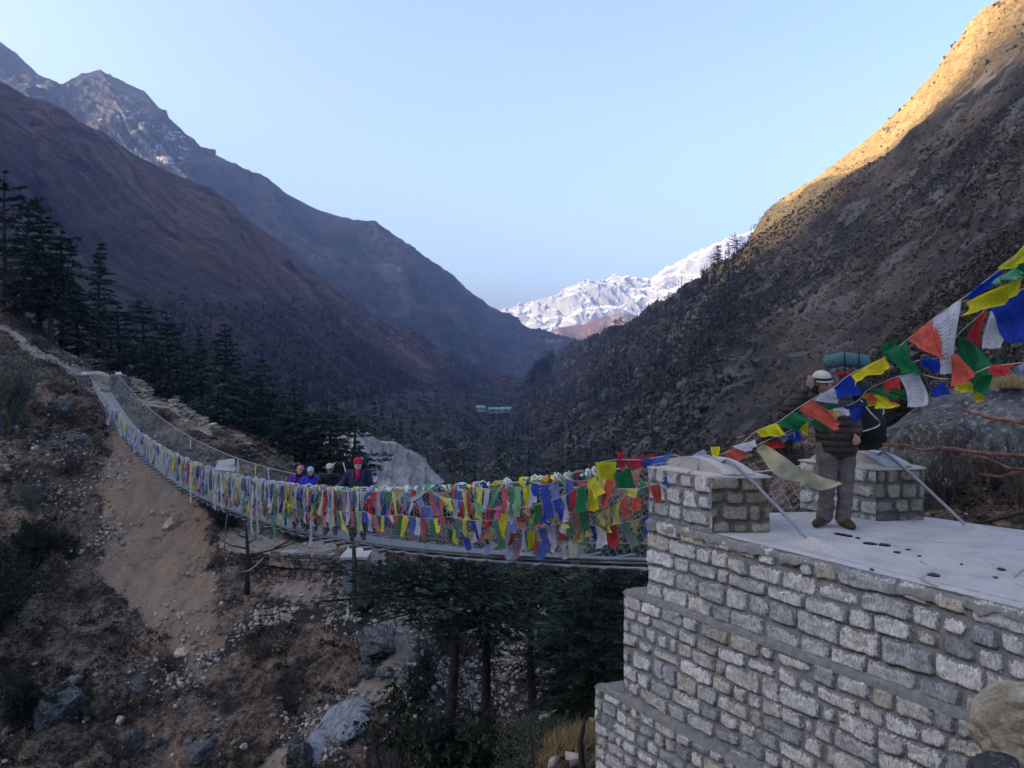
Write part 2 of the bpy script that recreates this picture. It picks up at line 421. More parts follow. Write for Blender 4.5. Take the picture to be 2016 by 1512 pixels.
# ---- valley floor between the slopes, and the bare scar where the left bank has slid
M['floor'] = slope_mat('valley floor heath', [(0.3, (0.022, 0.026, 0.026)), (0.5, (0.040, 0.042, 0.038)), (0.7, (0.075, 0.068, 0.055))], 0.03, rock=(0.12, 0.12, 0.12), rockamt=0.4, bd=1.2)
fl0 = [P(60, 1010, 60), P(350, 1010, 62), P(600, 1010, 65), P(850, 1010, 70), P(1050, 1010, 80), P(1250, 1010, 85), P(1500, 1010, 85)]
fl1 = [P(-100, 900, 150), P(300, 930, 150), P(560, 965, 140), P(780, 975, 145), P(960, 940, 175), P(1100, 930, 200), P(1400, 940, 220)]
fl2 = [P(-100, 800, 330), P(300, 800, 320), P(560, 815, 330), P(800, 830, 340), P(930, 838, 360), P(1050, 862, 380), P(1300, 880, 420)]
fl3 = [P(200, 760, 700), P(500, 760, 700), P(700, 760, 720), P(850, 770, 740), P(960, 786, 760), P(1060, 790, 780), P(1250, 800, 800)]
fl4 = [P(500, 735, 1400), P(650, 735, 1400), P(780, 735, 1400), P(900, 738, 1400), P(1000, 738, 1400), P(1080, 738, 1400), P(1250, 738, 1400)]
ruled('valley_floor', [fl0, fl1, fl2, fl3, fl4], 420, 300, 6.0, 60.0, M['floor'], 61, gully=2.0, gfreq=10, back=False)
t = NT('landslide scar'); v = t.coord((1, 1, 0.35), rot=(0.0, 0.55, 0.0))
c = t.ramp(t.noise(v, 0.25, 9, 0.7), [(0.3, (0.20, 0.17, 0.15)), (0.5, (0.42, 0.37, 0.33)), (0.7, (0.58, 0.52, 0.47))])
M['scar'] = t.out(c, 0.95, t.bump(t.noise(v, 0.5, 9, 0.7), 0.9, 0.8), spec=0.1)
sc_top = [P(640, 870, 141), P(672, 868, 141), P(690, 856, 142), P(715, 853, 144), P(745, 872, 148), P(775, 872, 153), P(800, 886, 158), P(832, 910, 166), P(870, 945, 173)]
sc_bot = [P(600, 985, 115), P(630, 988, 115), P(662, 990, 117), P(695, 990, 118), P(730, 990, 121), P(765, 990, 125), P(800, 990, 131), P(838, 985, 138), P(880, 975, 147)]
ruled('landslide_scar', [sc_bot, [a.lerp(b, 0.5) + Vector((0, 0, -1.5)) for a, b in zip(sc_bot, sc_top)], sc_top], 200, 120, 1.6, 10.0, M['scar'], 71, gully=1.6, gfreq=9, edge=0.5)

# ---- shrubs and trees too many to count on the far slopes, each cover one object
def clumps(name, spots, normals, sizes, tints, mat, ntri=16, flat=0.8, spread=0.5, conifer=None, label=None):
    n = len(spots)
    V = np.zeros((n, ntri, 3, 3), np.float32)
    c = nrg.normal(size=(n, ntri, 3)); c /= np.linalg.norm(c, axis=2, keepdims=True); c *= nrg.random((n, ntri, 1)) ** 0.4 * spread
    c[..., 2] = np.abs(c[..., 2]) * flat * 1.5
    if conifer is not None:
        con = conifer[:, None]
        h = nrg.random((n, ntri)); ang = nrg.random((n, ntri)) * 6.283; rr = (1 - h) * 0.30 * np.sqrt(nrg.random((n, ntri)))
        cc = np.stack([np.cos(ang) * rr, np.sin(ang) * rr, h * 2.4], 2)
        c = np.where(con[..., None] > 0.5, cc, c)
    a = nrg.normal(size=(n, ntri, 3)); a /= np.linalg.norm(a, axis=2, keepdims=True)
    b = nrg.normal(size=(n, ntri, 3)); b -= a * np.sum(a * b, 2, keepdims=True); b /= np.linalg.norm(b, axis=2, keepdims=True)
    s = 0.62 / math.sqrt(ntri) * (0.5 + nrg.random((n, ntri, 1))); a = a * s; b = b * s
    if conifer is not None: a = np.where(conifer[:, None, None] > 0.5, a * 0.9 * np.array([1, 1, 0.6]), a)
    V[:, :, 0] = c + a; V[:, :, 1] = c - 0.5 * a + 0.87 * b; V[:, :, 2] = c - 0.5 * a - 0.87 * b
    V = V * np.asarray(sizes, np.float32)[:, None, None, None] + np.asarray(spots, np.float32)[:, None, None, :]
    tt = np.repeat(np.asarray(tints, np.float32)[:, None, :], ntri * 3, 1) * (0.75 + 0.5 * np.repeat(nrg.random((n, ntri, 1)), 3, 1))
    return np_mesh(name, V.reshape(-1, 3), np.arange(n * ntri * 3).reshape(-1, 3), mat, smooth=False, attrs={'tint': tt.reshape(-1, 3)})

M['leafy'] = tinted('foliage', 0.95, 0.25, 3.0)
def scatter(name, terr, n, smin, smax, tints, dens=None, seed=1, pcon=0.0, ntri=16, conmul=1.0):
    T = TERR[terr]; G = T['G']; nu, nv = G.shape[:2]
    E = np.linalg.norm(np.cross(np.gradient(G, axis=0), np.gradient(G, axis=1)), axis=2)
    x, y = px_of(G)
    dist = np.linalg.norm(G, axis=2)
    w = E / np.maximum(dist, 25) ** 1.2
    w = w * ((x > -150) & (x < 2170) & (G[..., 1] > 4) & (y > -60) & (y < 1100))
    if dens is not None: w = w * dens(x, y, G)
    w = w.ravel() / w.sum(); k = nrg.choice(len(w), n, p=w)
    i, j = np.divmod(k, nv)
    i2 = np.clip(i + 1, 0, nu - 1); j2 = np.clip(j + 1, 0, nv - 1)
    fu = nrg.random((n, 1)); fv = nrg.random((n, 1))
    pts = G[i, j] * (1 - fu) * (1 - fv) + G[i2, j] * fu * (1 - fv) + G[i, j2] * (1 - fu) * fv + G[i2, j2] * fu * fv
    sz = smin + (smax - smin) * nrg.random(n) ** 2.0
    sz *= np.clip(dist[i, j] / 220.0, 0.12, 1.0) ** 0.75
    con = (nrg.random(n) < (pcon if not callable(pcon) else pcon(*px_of(pts)))).astype(float)
    tn = np.asarray(tints)[nrg.integers(0, len(tints), n)]
    tn = np.where(con[:, None] > 0.5, np.array([[0.014, 0.026, 0.020]]), tn)
    sz = np.where(con > 0.5, sz * conmul, sz)
    o = clumps(name, pts - np.array([0, 0, 1]) * 0.15 * sz[:, None], None, sz, tn, M['leafy'], ntri=ntri, conifer=con)
    return tag(o, kind='stuff')
def band(v, a, b, s): return np.clip((v - a) / s, 0, 1) * np.clip((b - v) / s, 0, 1)
# right slope: dark bands of forest along gullies and under the crest, low scrub elsewhere
def dE(x, y, G):
    n = fbm(G / np.array([60.0, 60, 60]), 4, 88)
    return np.clip(0.5 + 2.0 * n, 0.10, 1.5) * np.where((x > 1475) & (y < 3.2 * 0 + (470 - (x - 1480) * 0.63)), 0.10, 1.0)
tag(scatter('hillside_scrub', 'hillside_right', 80000, 0.5, 1.9, [(0.046, 0.042, 0.038), (0.066, 0.056, 0.044), (0.032, 0.034, 0.031), (0.095, 0.080, 0.060), (0.024, 0.027, 0.025)], dE, pcon=lambda x, y: np.where(x < 1450, 0.03, 0.0), ntri=12, conmul=2.0),
    'low brown and dark green scrub covering the right valley side', 'scrub')
def dE2(x, y, G):
    # distance in the picture under the skyline left of the lit crest
    xs = np.array([q[0] for q in ridgeE])[::-1]; ys = np.array([q[1] for q in ridgeE])[::-1]
    sk = np.interp(x, xs, ys)
    return np.exp(-((y - sk) / 85.0) ** 2) * np.clip((1500 - x) / 60, 0, 1) + 0.7 * np.exp(-((x - 1180) / 120) ** 2 - ((y - 760) / 60) ** 2) + 0.5 * np.exp(-((x - 1380 - (740 - y) * 0.55) / 55) ** 2) * np.clip((y - 520) / 60, 0, 1)
tag(scatter('hillside_forest', 'hillside_right', 11000, 1.4, 4.2, [(0.020, 0.028, 0.022), (0.026, 0.032, 0.026), (0.035, 0.038, 0.03)], dE2, pcon=0.16, ntri=34, conmul=1.0),
    'dark conifer and birch forest under the right skyline', 'forest')
def dB(x, y, G):
    n = fbm(G / 50.0, 4, 78)
    return np.clip(0.6 + 1.4 * n, 0.05, 1.6) * np.clip((y - 560 - 0.05 * np.abs(x - 700)) / 130, 0.0, 1.0) ** 1.3
tag(scatter('left_valley_forest', 'hillside_left', 36000, 2.0, 6.0, [(0.060, 0.052, 0.05), (0.085, 0.066, 0.062), (0.045, 0.046, 0.042), (0.028, 0.034, 0.03), (0.10, 0.085, 0.078)], dB, pcon=0.06, ntri=20),
    'bare birch and conifer forest on the lower left valley side', 'forest')
def dF(x, y, G):
    return np.clip(0.8 + 1.2 * fbm(G / 30.0, 3, 79), 0.1, 2) * np.where((x > 670) & (x < 880) & (y > 848) & (G[..., 1] < 172), 0.0, 1.0)
tag(scatter('valley_floor_forest', 'valley_floor', 11000, 2.5, 6.0, [(0.026, 0.034, 0.030), (0.05, 0.052, 0.042), (0.13, 0.13, 0.105), (0.085, 0.078, 0.068), (0.03, 0.04, 0.034)], dF, pcon=0.09, ntri=44),
    'mixed forest filling the valley bottom beyond the bridge', 'forest')

# broken rock on the right slope
IV = np.array([(x, y, z) for x in (-.75, .75) for y in (-.75, .75) for z in (-.7, .7)] + [(0, 0, 1.05), (1.05, 0, 0.1), (0, -1.05, 0)]); IF = np.array([(0, 1, 3), (0, 3, 2), (4, 6, 7), (4, 7, 9), (4, 9, 5), (7, 5, 9), (0, 4, 10), (4, 5, 10), (5, 1, 10), (1, 0, 10), (2, 3, 7), (2, 7, 6), (0, 2, 6), (0, 6, 4), (1, 5, 8), (5, 7, 8), (7, 3, 8), (3, 1, 8)])
M['stony'] = tinted('loose stone', 0.95, 0.35, 9.0, spec=0.15)
def stones(name, spots, sizes, tints, label, cat='stones'):
    n = len(spots); V = (IV[None] + nrg.normal(0, 0.20, (n, len(IV), 3))) * (0.45 + 0.9 * nrg.random((n, 1, 3))); an = nrg.random(n) * 6.283; ca, sa = np.cos(an)[:, None], np.sin(an)[:, None]; b_ = nrg.normal(0, 0.5, n); cb, sb = np.cos(b_)[:, None], np.sin(b_)[:, None]
    V = np.stack([V[..., 0] * cb - V[..., 2] * sb, V[..., 1], V[..., 0] * sb + V[..., 2] * cb], 2); V = np.stack([V[..., 0] * ca - V[..., 1] * sa, V[..., 0] * sa + V[..., 1] * ca, V[..., 2]], 2)
    V = V * np.asarray(sizes)[:, None, None] + np.asarray(spots)[:, None]
    fc = (IF[None] + np.arange(n)[:, None, None] * len(IV)).reshape(-1, 3); tt = np.repeat(np.asarray(tints)[:, None], len(IV), 1)
    o = np_mesh(name, V.reshape(-1, 3), fc, M['stony'], smooth=False, attrs={'tint': tt.reshape(-1, 3)}); tag(o, label, cat, kind='stuff'); return o
G = TERR['hillside_right']['G']; x_, y_ = px_of(G); E_ = np.linalg.norm(np.cross(np.gradient(G, axis=0), np.gradient(G, axis=1)), axis=2)
w = E_ / np.linalg.norm(G, axis=2) ** 1.0 * ((x_ > 950) & (x_ < 2150) & (y_ > -40) & (y_ < 1050) & (G[..., 1] > 5)) * np.clip(-0.15 + 3.0 * fbm(G / np.array([26.0, 40, 40]), 5, 131), 0.0, 2) * (G[..., 1] < 650) * np.where((x_ > 1475) & (y_ < 500 - (x_ - 1480) * 0.63), 0.05, 1.0)
w = w.ravel() / w.sum(); n_ = 7000; k = nrg.choice(len(w), n_, p=w); pt_ = G.reshape(-1, 3)[k] + nrg.normal(0, 0.4, (n_, 3)) * np.array([1, 1, 0.2])
ds = np.linalg.norm(pt_, axis=1)
stones('slope_rocks', pt_, (0.25 + 1.0 * nrg.random(n_) ** 3) * np.clip(ds / 220, 0.10, 1.2) ** 0.9, np.array([(0.085, 0.083, 0.083), (0.065, 0.065, 0.068), (0.11, 0.10, 0.09), (0.05, 0.05, 0.052)])[nrg.integers(0, 4, n_)], 'grey crags and broken rock on the right valley side', 'rocks')
# ------------------------------------------------------------------ the near ground: far bank, gorge and the shoulder this side
CP = []
def cp(px, py, Y): CP.append(tuple(P(px, py, Y)))
for q in [(-420, 520, 60), (-200, 520, 62), (0, 610, 60), (60, 665, 58), (120, 712, 57), (205, 765, 57.5), (270, 775, 57), (330, 800, 55), (400, 842, 53), (460, 880, 50), (520, 925, 48),
          (-420, 760, 50), (-200, 780, 50), (0, 780, 52), (100, 800, 52), (180, 850, 51), (250, 880, 50), (320, 930, 48), (400, 985, 46), (480, 1020, 44),
          (0, 920, 46), (130, 940, 46), (260, 980, 45), (-300, 1000, 44),
          (0, 1060, 42), (130, 1080, 42), (280, 1090, 42), (400, 1110, 41), (480, 1140, 40), (580, 1120, 39.5), (660, 1125, 38), (560, 1088, 41.5), (640, 1075, 41), (600, 1062, 44), (700, 1062, 43),
          (0, 1220, 37), (150, 1230, 37), (330, 1240, 37), (470, 1225, 37), (600, 1210, 36.5), (700, 1215, 35.5), (780, 1200, 36), (820, 1210, 36),
          (0, 1380, 33), (180, 1400, 33), (400, 1400, 33), (560, 1360, 33), (700, 1320, 33), (800, 1290, 33.5), (-300, 1250, 36),
          (0, 1512, 30), (250, 1512, 30), (480, 1512, 30), (600, 1490, 30), (680, 1430, 31), (780, 1370, 32), (-300, 1500, 31),
          (0, 1800, 26), (300, 1850, 25.5), (600, 1850, 25), (-400, 1800, 27),
          (880, 1290, 38), (960, 1300, 38), (900, 1400, 35), (1000, 1390, 35), (850, 1480, 29), (800, 1420, 30.5),
          (900, 1620, 20.5), (1040, 1600, 19), (1000, 1500, 25), (780, 1600, 25), (1100, 1400, 27), (1180, 1300, 30), (1180, 1180, 36), (1000, 1180, 50),
          (1100, 1515, 12.6), (1150, 1500, 12.0), (1190, 1490, 11.6), (1075, 1560, 13.2)]:
    cp(*q)
# behind the near towers and up to the right
for q in [(1545, 1010, 17), (1480, 1010, 19), (1400, 1010, 26), (1300, 1005, 38), (1180, 1000, 55), (1050, 1000, 66), (1700, 985, 15), (1840, 1035, 10.2), (1940, 1045, 9.4), (2060, 1060, 8.6),
          (2300, 1120, 8.2), (1860, 960, 12.5), (2016, 960, 11.5), (2200, 960, 11.5), (2400, 900, 13), (1950, 900, 15), (2100, 860, 17), (1800, 930, 20), (1650, 950, 28), (1520, 960, 45)]:
    cp(*q)
# behind the crest of the far bank, where the forest stands, and out to the sides
for q in [(-34, 66, -2.5), (-26, 64, -5.5), (-19, 60, -8.5), (-12, 57, -11), (-6, 56, -13), (2, 60, -15), (-46, 72, 4), (-60, 78, 12), (-36, 84, -6), (-22, 80, -13), (-8, 80, -17), (8, 85, -16), (-50, 95, 2), (-74, 90, 16), (-30, 110, -14), (5, 112, -20), (30, 110, -12), (42, 80, -2), (45, 50, 6), (40, 25, 5), (36, 5, 4),
          (-62, 60, 12), (-74, 40, 9), (-74, 10, 2), (-60, 18, -6), (-45, 12, -12), (-30, 8, -15), (-15, 5, -12.5), (-8, 8, -9.5), (-5, 3.5, -6.2), (-3, 0, -3.6), (-2.5, 11, -10), (0.3, 7.2, -5.6), (-0.6, 4.5, -4.6), (0, 1.5, -2.2), (0, 0, -1.8), (1.3, 3.0, -2.75), (2.0, 4.4, -4.2), (2.2, 6, -4.6), (2.2, 7.4, -5.3), (0.4, 9.5, -5.9), (1.5, 10.2, -5.6), (3, 10.3, -4.9), (4.6, 9.6, -3.2),
          (2.35, 3.5, -1.98), (3.2, 3.9, -2.1), (2.9, 2.5, -1.85), (5, 2, -1.8), (9, 2, -1.2), (12, 5, -0.8), (20, 6, 0.5), (6.5, 4.5, -2.4), (4.6, 6.6, -3.2), (7, 9, -1.9), (3, 0, -1.7), (8, -6, -1.4), (-8, -8, -5), (-30, -8, -12), (-60, -8, -2)]:
    CP.append(q)
CP = np.array(CP)
def _phi(d): return np.where(d > 1e-9, d * d * np.log(d + 1e-12), 0.0)
_xy = CP[:, :2]; _n = len(CP)
_K = _phi(np.linalg.norm(_xy[:, None] - _xy[None], axis=2)) + np.eye(_n) * 1.5
_A = np.zeros((_n + 3, _n + 3)); _A[:_n, :_n] = _K; _A[:_n, _n] = 1; _A[:_n, _n + 1:] = _xy; _A[_n, :_n] = 1; _A[_n + 1:, :_n] = _xy.T
_w = np.linalg.solve(_A, np.concatenate([CP[:, 2], np.zeros(3)]))
def h0(x, y):
    x = np.asarray(x, float); y = np.asarray(y, float); s = _w[_n] + _w[_n + 1] * x + _w[_n + 2] * y
    for k in range(_n):
        r2 = (x - CP[k, 0]) ** 2 + (y - CP[k, 1]) ** 2
        s = s + _w[k] * 0.5 * r2 * np.log(r2 + 1e-12)
    return s
X0, X1, Y0, Y1, NX, NY = -72.0, 44.0, -6.0, 112.0, 840, 855
gx = np.linspace(X0, X1, NX); gy = np.linspace(Y0, Y1, NY)
# thin-plate field on a coarse grid, then refined
cx_ = np.linspace(X0, X1, 233); cy_ = np.linspace(Y0, Y1, 237)
cxx, cyy = np.meshgrid(cx_, cy_, indexing='ij'); HC = h0(cxx, cyy)
def bil(A, x, y):
    fx = np.clip((np.asarray(x, float) - X0) / (X1 - X0) * (A.shape[0] - 1), 0, A.shape[0] - 1.001); fy = np.clip((np.asarray(y, float) - Y0) / (Y1 - Y0) * (A.shape[1] - 1), 0, A.shape[1] - 1.001)
    i = fx.astype(int); j = fy.astype(int); a = fx - i; b = fy - j
    return A[i, j] * (1 - a) * (1 - b) + A[i + 1, j] * a * (1 - b) + A[i, j + 1] * (1 - a) * b + A[i + 1, j + 1] * a * b
xx, yy = np.meshgrid(gx, gy, indexing='ij')
Z = bil(HC, xx, yy)
rr = np.sqrt(xx ** 2 + yy ** 2)
pxg, pyg = CX + F * xx / np.maximum(yy, 0.5), HY - F * Z / np.maximum(yy, 0.5)
q3 = np.stack([xx, yy, Z], 2)
def blob(x, y, cx, cy, sx, sy, rot=0.0):
    c, s = math.cos(rot), math.sin(rot); a = (x - cx) * c + (y - cy) * s; b = -(x - cx) * s + (y - cy) * c
    return np.exp(-(a / sx) ** 2 - (b / sy) ** 2)
# bare slide of earth below the far tower
wob = 34 * fbm(q3 / 5.0, 4, 3) + 26 * fbm(q3 / 1.4, 4, 5)
def chute(x, y):
    cxl = np.interp(y, [800, 870, 1000, 1150, 1300, 1380], [215, 240, 290, 330, 385, 400])
    hw = np.interp(y, [800, 870, 1000, 1150, 1300, 1380], [10, 40, 120, 120, 55, 25])
    return np.clip((hw - np.abs(x + wob - cxl)) / 28.0, 0, 1) * np.clip((y - 800) / 60, 0, 1) * np.clip((1400 - y) / 60, 0, 1)
earth = chute(pxg, pyg)
tan_ = np.clip((34 - np.abs(pyg + wob * 0.6 - np.interp(pxg, [420, 560, 700, 800], [1050, 1078, 1072, 1080]))) / 14, 0, 1) * ((pxg > 430) & (pxg < 760))
tan_ = np.maximum(tan_, blob(pxg, pyg, 600, 1165, 110, 34) * 0.9)
pth = blob(pxg, pyg, 810, 1215, 80, 32) + np.clip((58 - np.abs(pxg + 0.7 * wob - np.interp(pyg, [1190, 1280, 1350, 1420, 1512], [815, 800, 745, 665, 560]))) / 24, 0, 1) * (pyg > 1200)
tan_ = np.clip(np.maximum(tan_, pth), 0, 1)
tan_ = np.maximum(tan_, np.clip((18 - np.abs(pyg + 0.5 * wob - np.interp(pxg, [0, 60, 130, 210, 300, 420], [640, 690, 722, 760, 790, 850]))) / 12, 0, 1) * (pxg < 420) * 0.8)
gravel = np.clip((26 - np.abs(pyg + 0.8 * wob - np.interp(pxg, [380, 430, 500, 600, 700, 760], [1330, 1290, 1235, 1205, 1215, 1235]))) / 14, 0, 1) * ((pxg > 390) & (pxg < 770))
gravel = np.maximum(gravel, blob(pxg, pyg, 670, 1180, 26, 55) + blob(pxg, pyg, 640, 1440, 70, 60, 0) * 0.8 + blob(pxg, pyg, 330, 1330, 60, 45) * 0.8 + blob(pxg, pyg, 140, 940, 100, 60) * 0.55 + blob(pxg, pyg, 210, 1040, 50, 40) * .6)
river = blob(pxg, pyg, 915, 1310, 115, 120) * np.clip((yy - 26.0) / 3, 0, 1) * (yy < 50)
gravel = np.clip(np.maximum(gravel, river * 1.4), 0, 1)
rel = np.clip((rr - 1.0) / 14.0, 0.06, 1.0)
bush = np.clip(1 - earth * 1.2 - tan_ - 0.6 * gravel, 0, 1)
rough = fbm(q3 / 7.0, 6, 14) * 0.9 + fbm(q3 / 2.2, 5, 15, ridged=True) * 0.42 * (0.35 + 0.65 * bush) + fbm(q3 / 0.7, 3, 16) * 0.10
Z = Z + rough * rel * np.where(tan_ > 0.3, 0.45, 1.0)
g_ = np_mesh('ground', np.stack([xx, yy, Z], 2).reshape(-1, 3), grid_faces(NX, NY), None, attrs={'mask': np.stack([earth, tan_, gravel], 2).reshape(-1, 3)})
def H(x, y): return bil(Z, x, y)
t = NT('hill ground'); v = t.coord()
n = t.noise(v, 0.5, 9, 0.68); n2 = t.noise(v, 4.0, 8, 0.72)
base = t.ramp(n, [(0.34, (0.018, 0.016, 0.014)), (0.45, (0.060, 0.046, 0.037)), (0.55, (0.16, 0.118, 0.09)), (0.66, (0.235, 0.17, 0.125)), (0.8, (0.31, 0.24, 0.185))])
base = t.mix(1.0, base, t.ramp(n2, [(0.3, (0.25,) * 3), (0.62, (1.45,) * 3)]), 'MULTIPLY')
base = t.mix(1.0, base, t.ramp(t.noise(v, 16.0, 4, 0.8), [(0.35, (0.5,) * 3), (0.6, (1.3,) * 3)]), 'MULTIPLY')
sep = t.n('ShaderNodeSeparateColor'); t.t.links.new(t.attr('mask', 'Color'), sep.inputs[0])
jit = t.math('ADD', t.math('MULTIPLY', t.math('SUBTRACT', n2, 0.5), 1.5), t.math('MULTIPLY', t.math('SUBTRACT', n, 0.5), 1.6))
def msk(s, lo=0.38, k=2.2): return t.math('MULTIPLY', t.math('SUBTRACT', t.math('ADD', s, jit), lo), k, True)
vs = t.coord((1.2, 0.5, 0.5), rot=(0, 0, 0.4))
earthc = t.ramp(t.noise(vs, 1.3, 10, 0.8), [(0.3, (0.17, 0.118, 0.082)), (0.5, (0.29, 0.21, 0.15)), (0.72, (0.40, 0.31, 0.23))])
c = t.mix(msk(sep.outputs[0]), base, earthc)
tanc = t.ramp(t.noise(v, 1.6, 8, 0.7), [(0.3, (0.23, 0.18, 0.14)), (0.7, (0.46, 0.38, 0.315))])
c = t.mix(msk(sep.outputs[1], 0.4, 3.0), c, tanc)
peb = t.voro(v, 5.5, out='Color'); pd = t.voro(v, 5.5)
grc = t.mix(1.0, t.ramp(t.noise(v, 2.0, 5), [(0.3, (0.34, 0.31, 0.28)), (0.7, (0.62, 0.59, 0.56))]), peb, 'MULTIPLY')
grc = t.mix(t.math('MULTIPLY', t.math('SUBTRACT', pd, 0.09), 9.0, True), grc, (0.05, 0.045, 0.04))
c = t.mix(msk(sep.outputs[2], 0.5, 3.0), c, grc)
# stray pale stones everywhere
st = t.math('MULTIPLY', t.math('LESS_THAN', t.voro(v, 3.2), 0.10), t.math('GREATER_THAN', t.noise(v, 0.9, 3), 0.52))
c = t.mix(st, c, (0.30, 0.29, 0.28))
h = t.math('ADD', t.math('MULTIPLY', n2, 1.0), t.math('MULTIPLY', t.noise(v, 1.3, 8, 0.7), 1.2))
M['ground'] = t.out(c, 0.97, t.bump(h, 1.0, 0.22), spec=0.1)
g_.data.materials.append(M['ground']); tag(g_, kind='structure')

def ground_at(px, py, y0=8.0, y1=110.0):
    """where the near ground is seen at (px, py)"""
    ys = np.linspace(y0, y1, 1600); xs = (px - CX) / F * ys; zs = (HY - py) / F * ys
    below = zs < H(xs, ys)
    k = int(np.argmax(below)) if below.any() else len(ys) - 1
    return Vector((xs[k], ys[k], float(H(xs[k], ys[k]))))
# ------------------------------------------------------------------ masonry
t = NT('stone masonry'); v = t.coord()
edge = t.attr('edge'); tint = t.attr('tint', 'Color')
nA = t.noise(v, 26.0, 6, 0.7); nB = t.noise(v, 9.0, 6, 0.65)
nC = t.noise(t.coord((1, 1, 0.35), rot=(0.4, 0.6, 0.2)), 70.0, 5, 0.75)
e2 = t.math('ADD', edge, t.math('ADD', t.math('MULTIPLY', t.math('SUBTRACT', nA, 0.53), 0.115), t.math('MULTIPLY', t.math('SUBTRACT', nC, 0.5), 0.085)))
mk = t.math('MULTIPLY', e2, 110.0, True)
sc_ = t.mix(1.0, tint, t.ramp(nC, [(0.33, (0.45,) * 3), (0.5, (1.02,) * 3), (0.68, (1.42,) * 3)]), 'MULTIPLY')
sc_ = t.mix(1.0, sc_, t.ramp(nB, [(0.3, (0.68, 0.67, 0.65)), (0.65, (1.18, 1.18, 1.18))]), 'MULTIPLY')
mor = t.ramp(t.noise(v, 14.0, 8, 0.7), [(0.3, (0.17, 0.175, 0.18)), (0.55, (0.25, 0.257, 0.262)), (0.75, (0.32, 0.325, 0.325))])
c = t.mix(mk, mor, sc_)
hh = t.math('ADD', t.math('MULTIPLY', mk, 0.6), t.math('ADD', t.math('MULTIPLY', nC, 0.9), t.math('MULTIPLY', nA, 0.8)))
M['stone'] = t.out(c, 0.95, t.bump(hh, 0.9, 0.016), spec=0.15)
t = NT('old stone masonry'); v = t.coord()
tint = t.attr('tint', 'Color'); nC = t.noise(v, 40.0, 6, 0.75); nB = t.noise(v, 7.0, 6, 0.7)
mk = t.math('MULTIPLY', t.math('ADD', t.attr('edge'), t.math('MULTIPLY', t.math('SUBTRACT', nC, 0.5), 0.05)), 55.0, True)
sc_ = t.mix(1.0, t.mix(1.0, tint, (0.46, 0.41, 0.34), 'MULTIPLY'), t.ramp(nC, [(0.33, (0.5,) * 3), (0.66, (1.3,) * 3)]), 'MULTIPLY')
mor = t.ramp(nB, [(0.3, (0.060, 0.058, 0.055)), (0.7, (0.12, 0.115, 0.11))])
c = t.mix(1.0, t.mix(mk, mor, sc_), t.ramp(nB, [(0.3, (0.6,) * 3), (0.7, (1.15,) * 3)]), 'MULTIPLY')
M['stone_old'] = t.out(c, 0.95, t.bump(t.math('ADD', mk, nC), 0.8, 0.012), spec=0.12)
t = NT('brown stone masonry'); v = t.coord()
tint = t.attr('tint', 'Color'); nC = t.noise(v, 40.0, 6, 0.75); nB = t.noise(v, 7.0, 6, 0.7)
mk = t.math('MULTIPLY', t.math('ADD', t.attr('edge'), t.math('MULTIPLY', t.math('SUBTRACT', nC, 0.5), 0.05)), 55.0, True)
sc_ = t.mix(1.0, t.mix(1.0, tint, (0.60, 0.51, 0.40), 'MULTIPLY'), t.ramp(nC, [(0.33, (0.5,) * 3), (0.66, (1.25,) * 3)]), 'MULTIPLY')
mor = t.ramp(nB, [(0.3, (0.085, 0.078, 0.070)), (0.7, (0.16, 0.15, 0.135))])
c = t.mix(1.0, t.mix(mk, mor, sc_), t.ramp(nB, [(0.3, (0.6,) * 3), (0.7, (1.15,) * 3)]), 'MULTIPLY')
M['stone_brown'] = t.out(c, 0.95, t.bump(t.math('ADD', mk, nC), 0.8, 0.012), spec=0.12)
t = NT('cement'); v = t.coord()
nn = t.noise(v, 2.2, 8, 0.65); nf = t.noise(v, 30.0, 6, 0.7)
c = t.ramp(nn, [(0.3, (0.33, 0.31, 0.30)), (0.5, (0.43, 0.405, 0.39)), (0.72, (0.49, 0.465, 0.445))])
c = t.mix(1.0, c, t.ramp(nf, [(0.3, (0.85,) * 3), (0.6, (1.06,) * 3)]), 'MULTIPLY')
c = t.mix(t.ramp(t.noise(v, 5.5, 7, 0.75), [(0.62, 0.0), (0.74, 0.45)]), c, (0.17, 0.165, 0.16))
c = t.mix(t.ramp(t.noise(t.coord((1, 0.25, 1), rot=(0, 0, 0.6)), 3.0, 8, 0.8, 1.5), [(0.56, 0.0), (0.66, 0.22)]), c, (0.19, 0.185, 0.18))
ek = t.math('MULTIPLY', t.math('SUBTRACT', t.math('ADD', t.attr('zone'), t.math('MULTIPLY', t.math('SUBTRACT', t.noise(v, 14.0, 7, 0.7), 0.5), 1.0)), 0.42), 3.0, True)
c = t.mix(ek, c, t.ramp(t.noise(v, 22.0, 8, 0.75), [(0.3, (0.13, 0.135, 0.14)), (0.7, (0.27, 0.272, 0.27))]))
ckn = t.voro(t.coord((1, 1, 0.02)), 0.55, 'DISTANCE_TO_EDGE'); ck = t.math('MULTIPLY', t.math('LESS_THAN', t.math('ADD', ckn, t.math('MULTIPLY', t.math('SUBTRACT', t.noise(v, 7, 5), 0.5), 0.03)), 0.0018), 0.55)
c = t.mix(ck, c, (0.09, 0.09, 0.09))
M['cement'] = t.out(c, 0.92, t.bump(t.math('ADD', nf, t.math('MULTIPLY', nn, 3.0)), 0.45, 0.010), spec=0.2)
t = NT('rough mortar'); v = t.coord()
nf = t.noise(v, 16.0, 9, 0.75)
c = t.ramp(nf, [(0.3, (0.15, 0.153, 0.157)), (0.5, (0.235, 0.238, 0.24)), (0.7, (0.32, 0.32, 0.315))])
M['mortar'] = t.out(c, 0.95, t.bump(nf, 1.0, 0.03), spec=0.15)

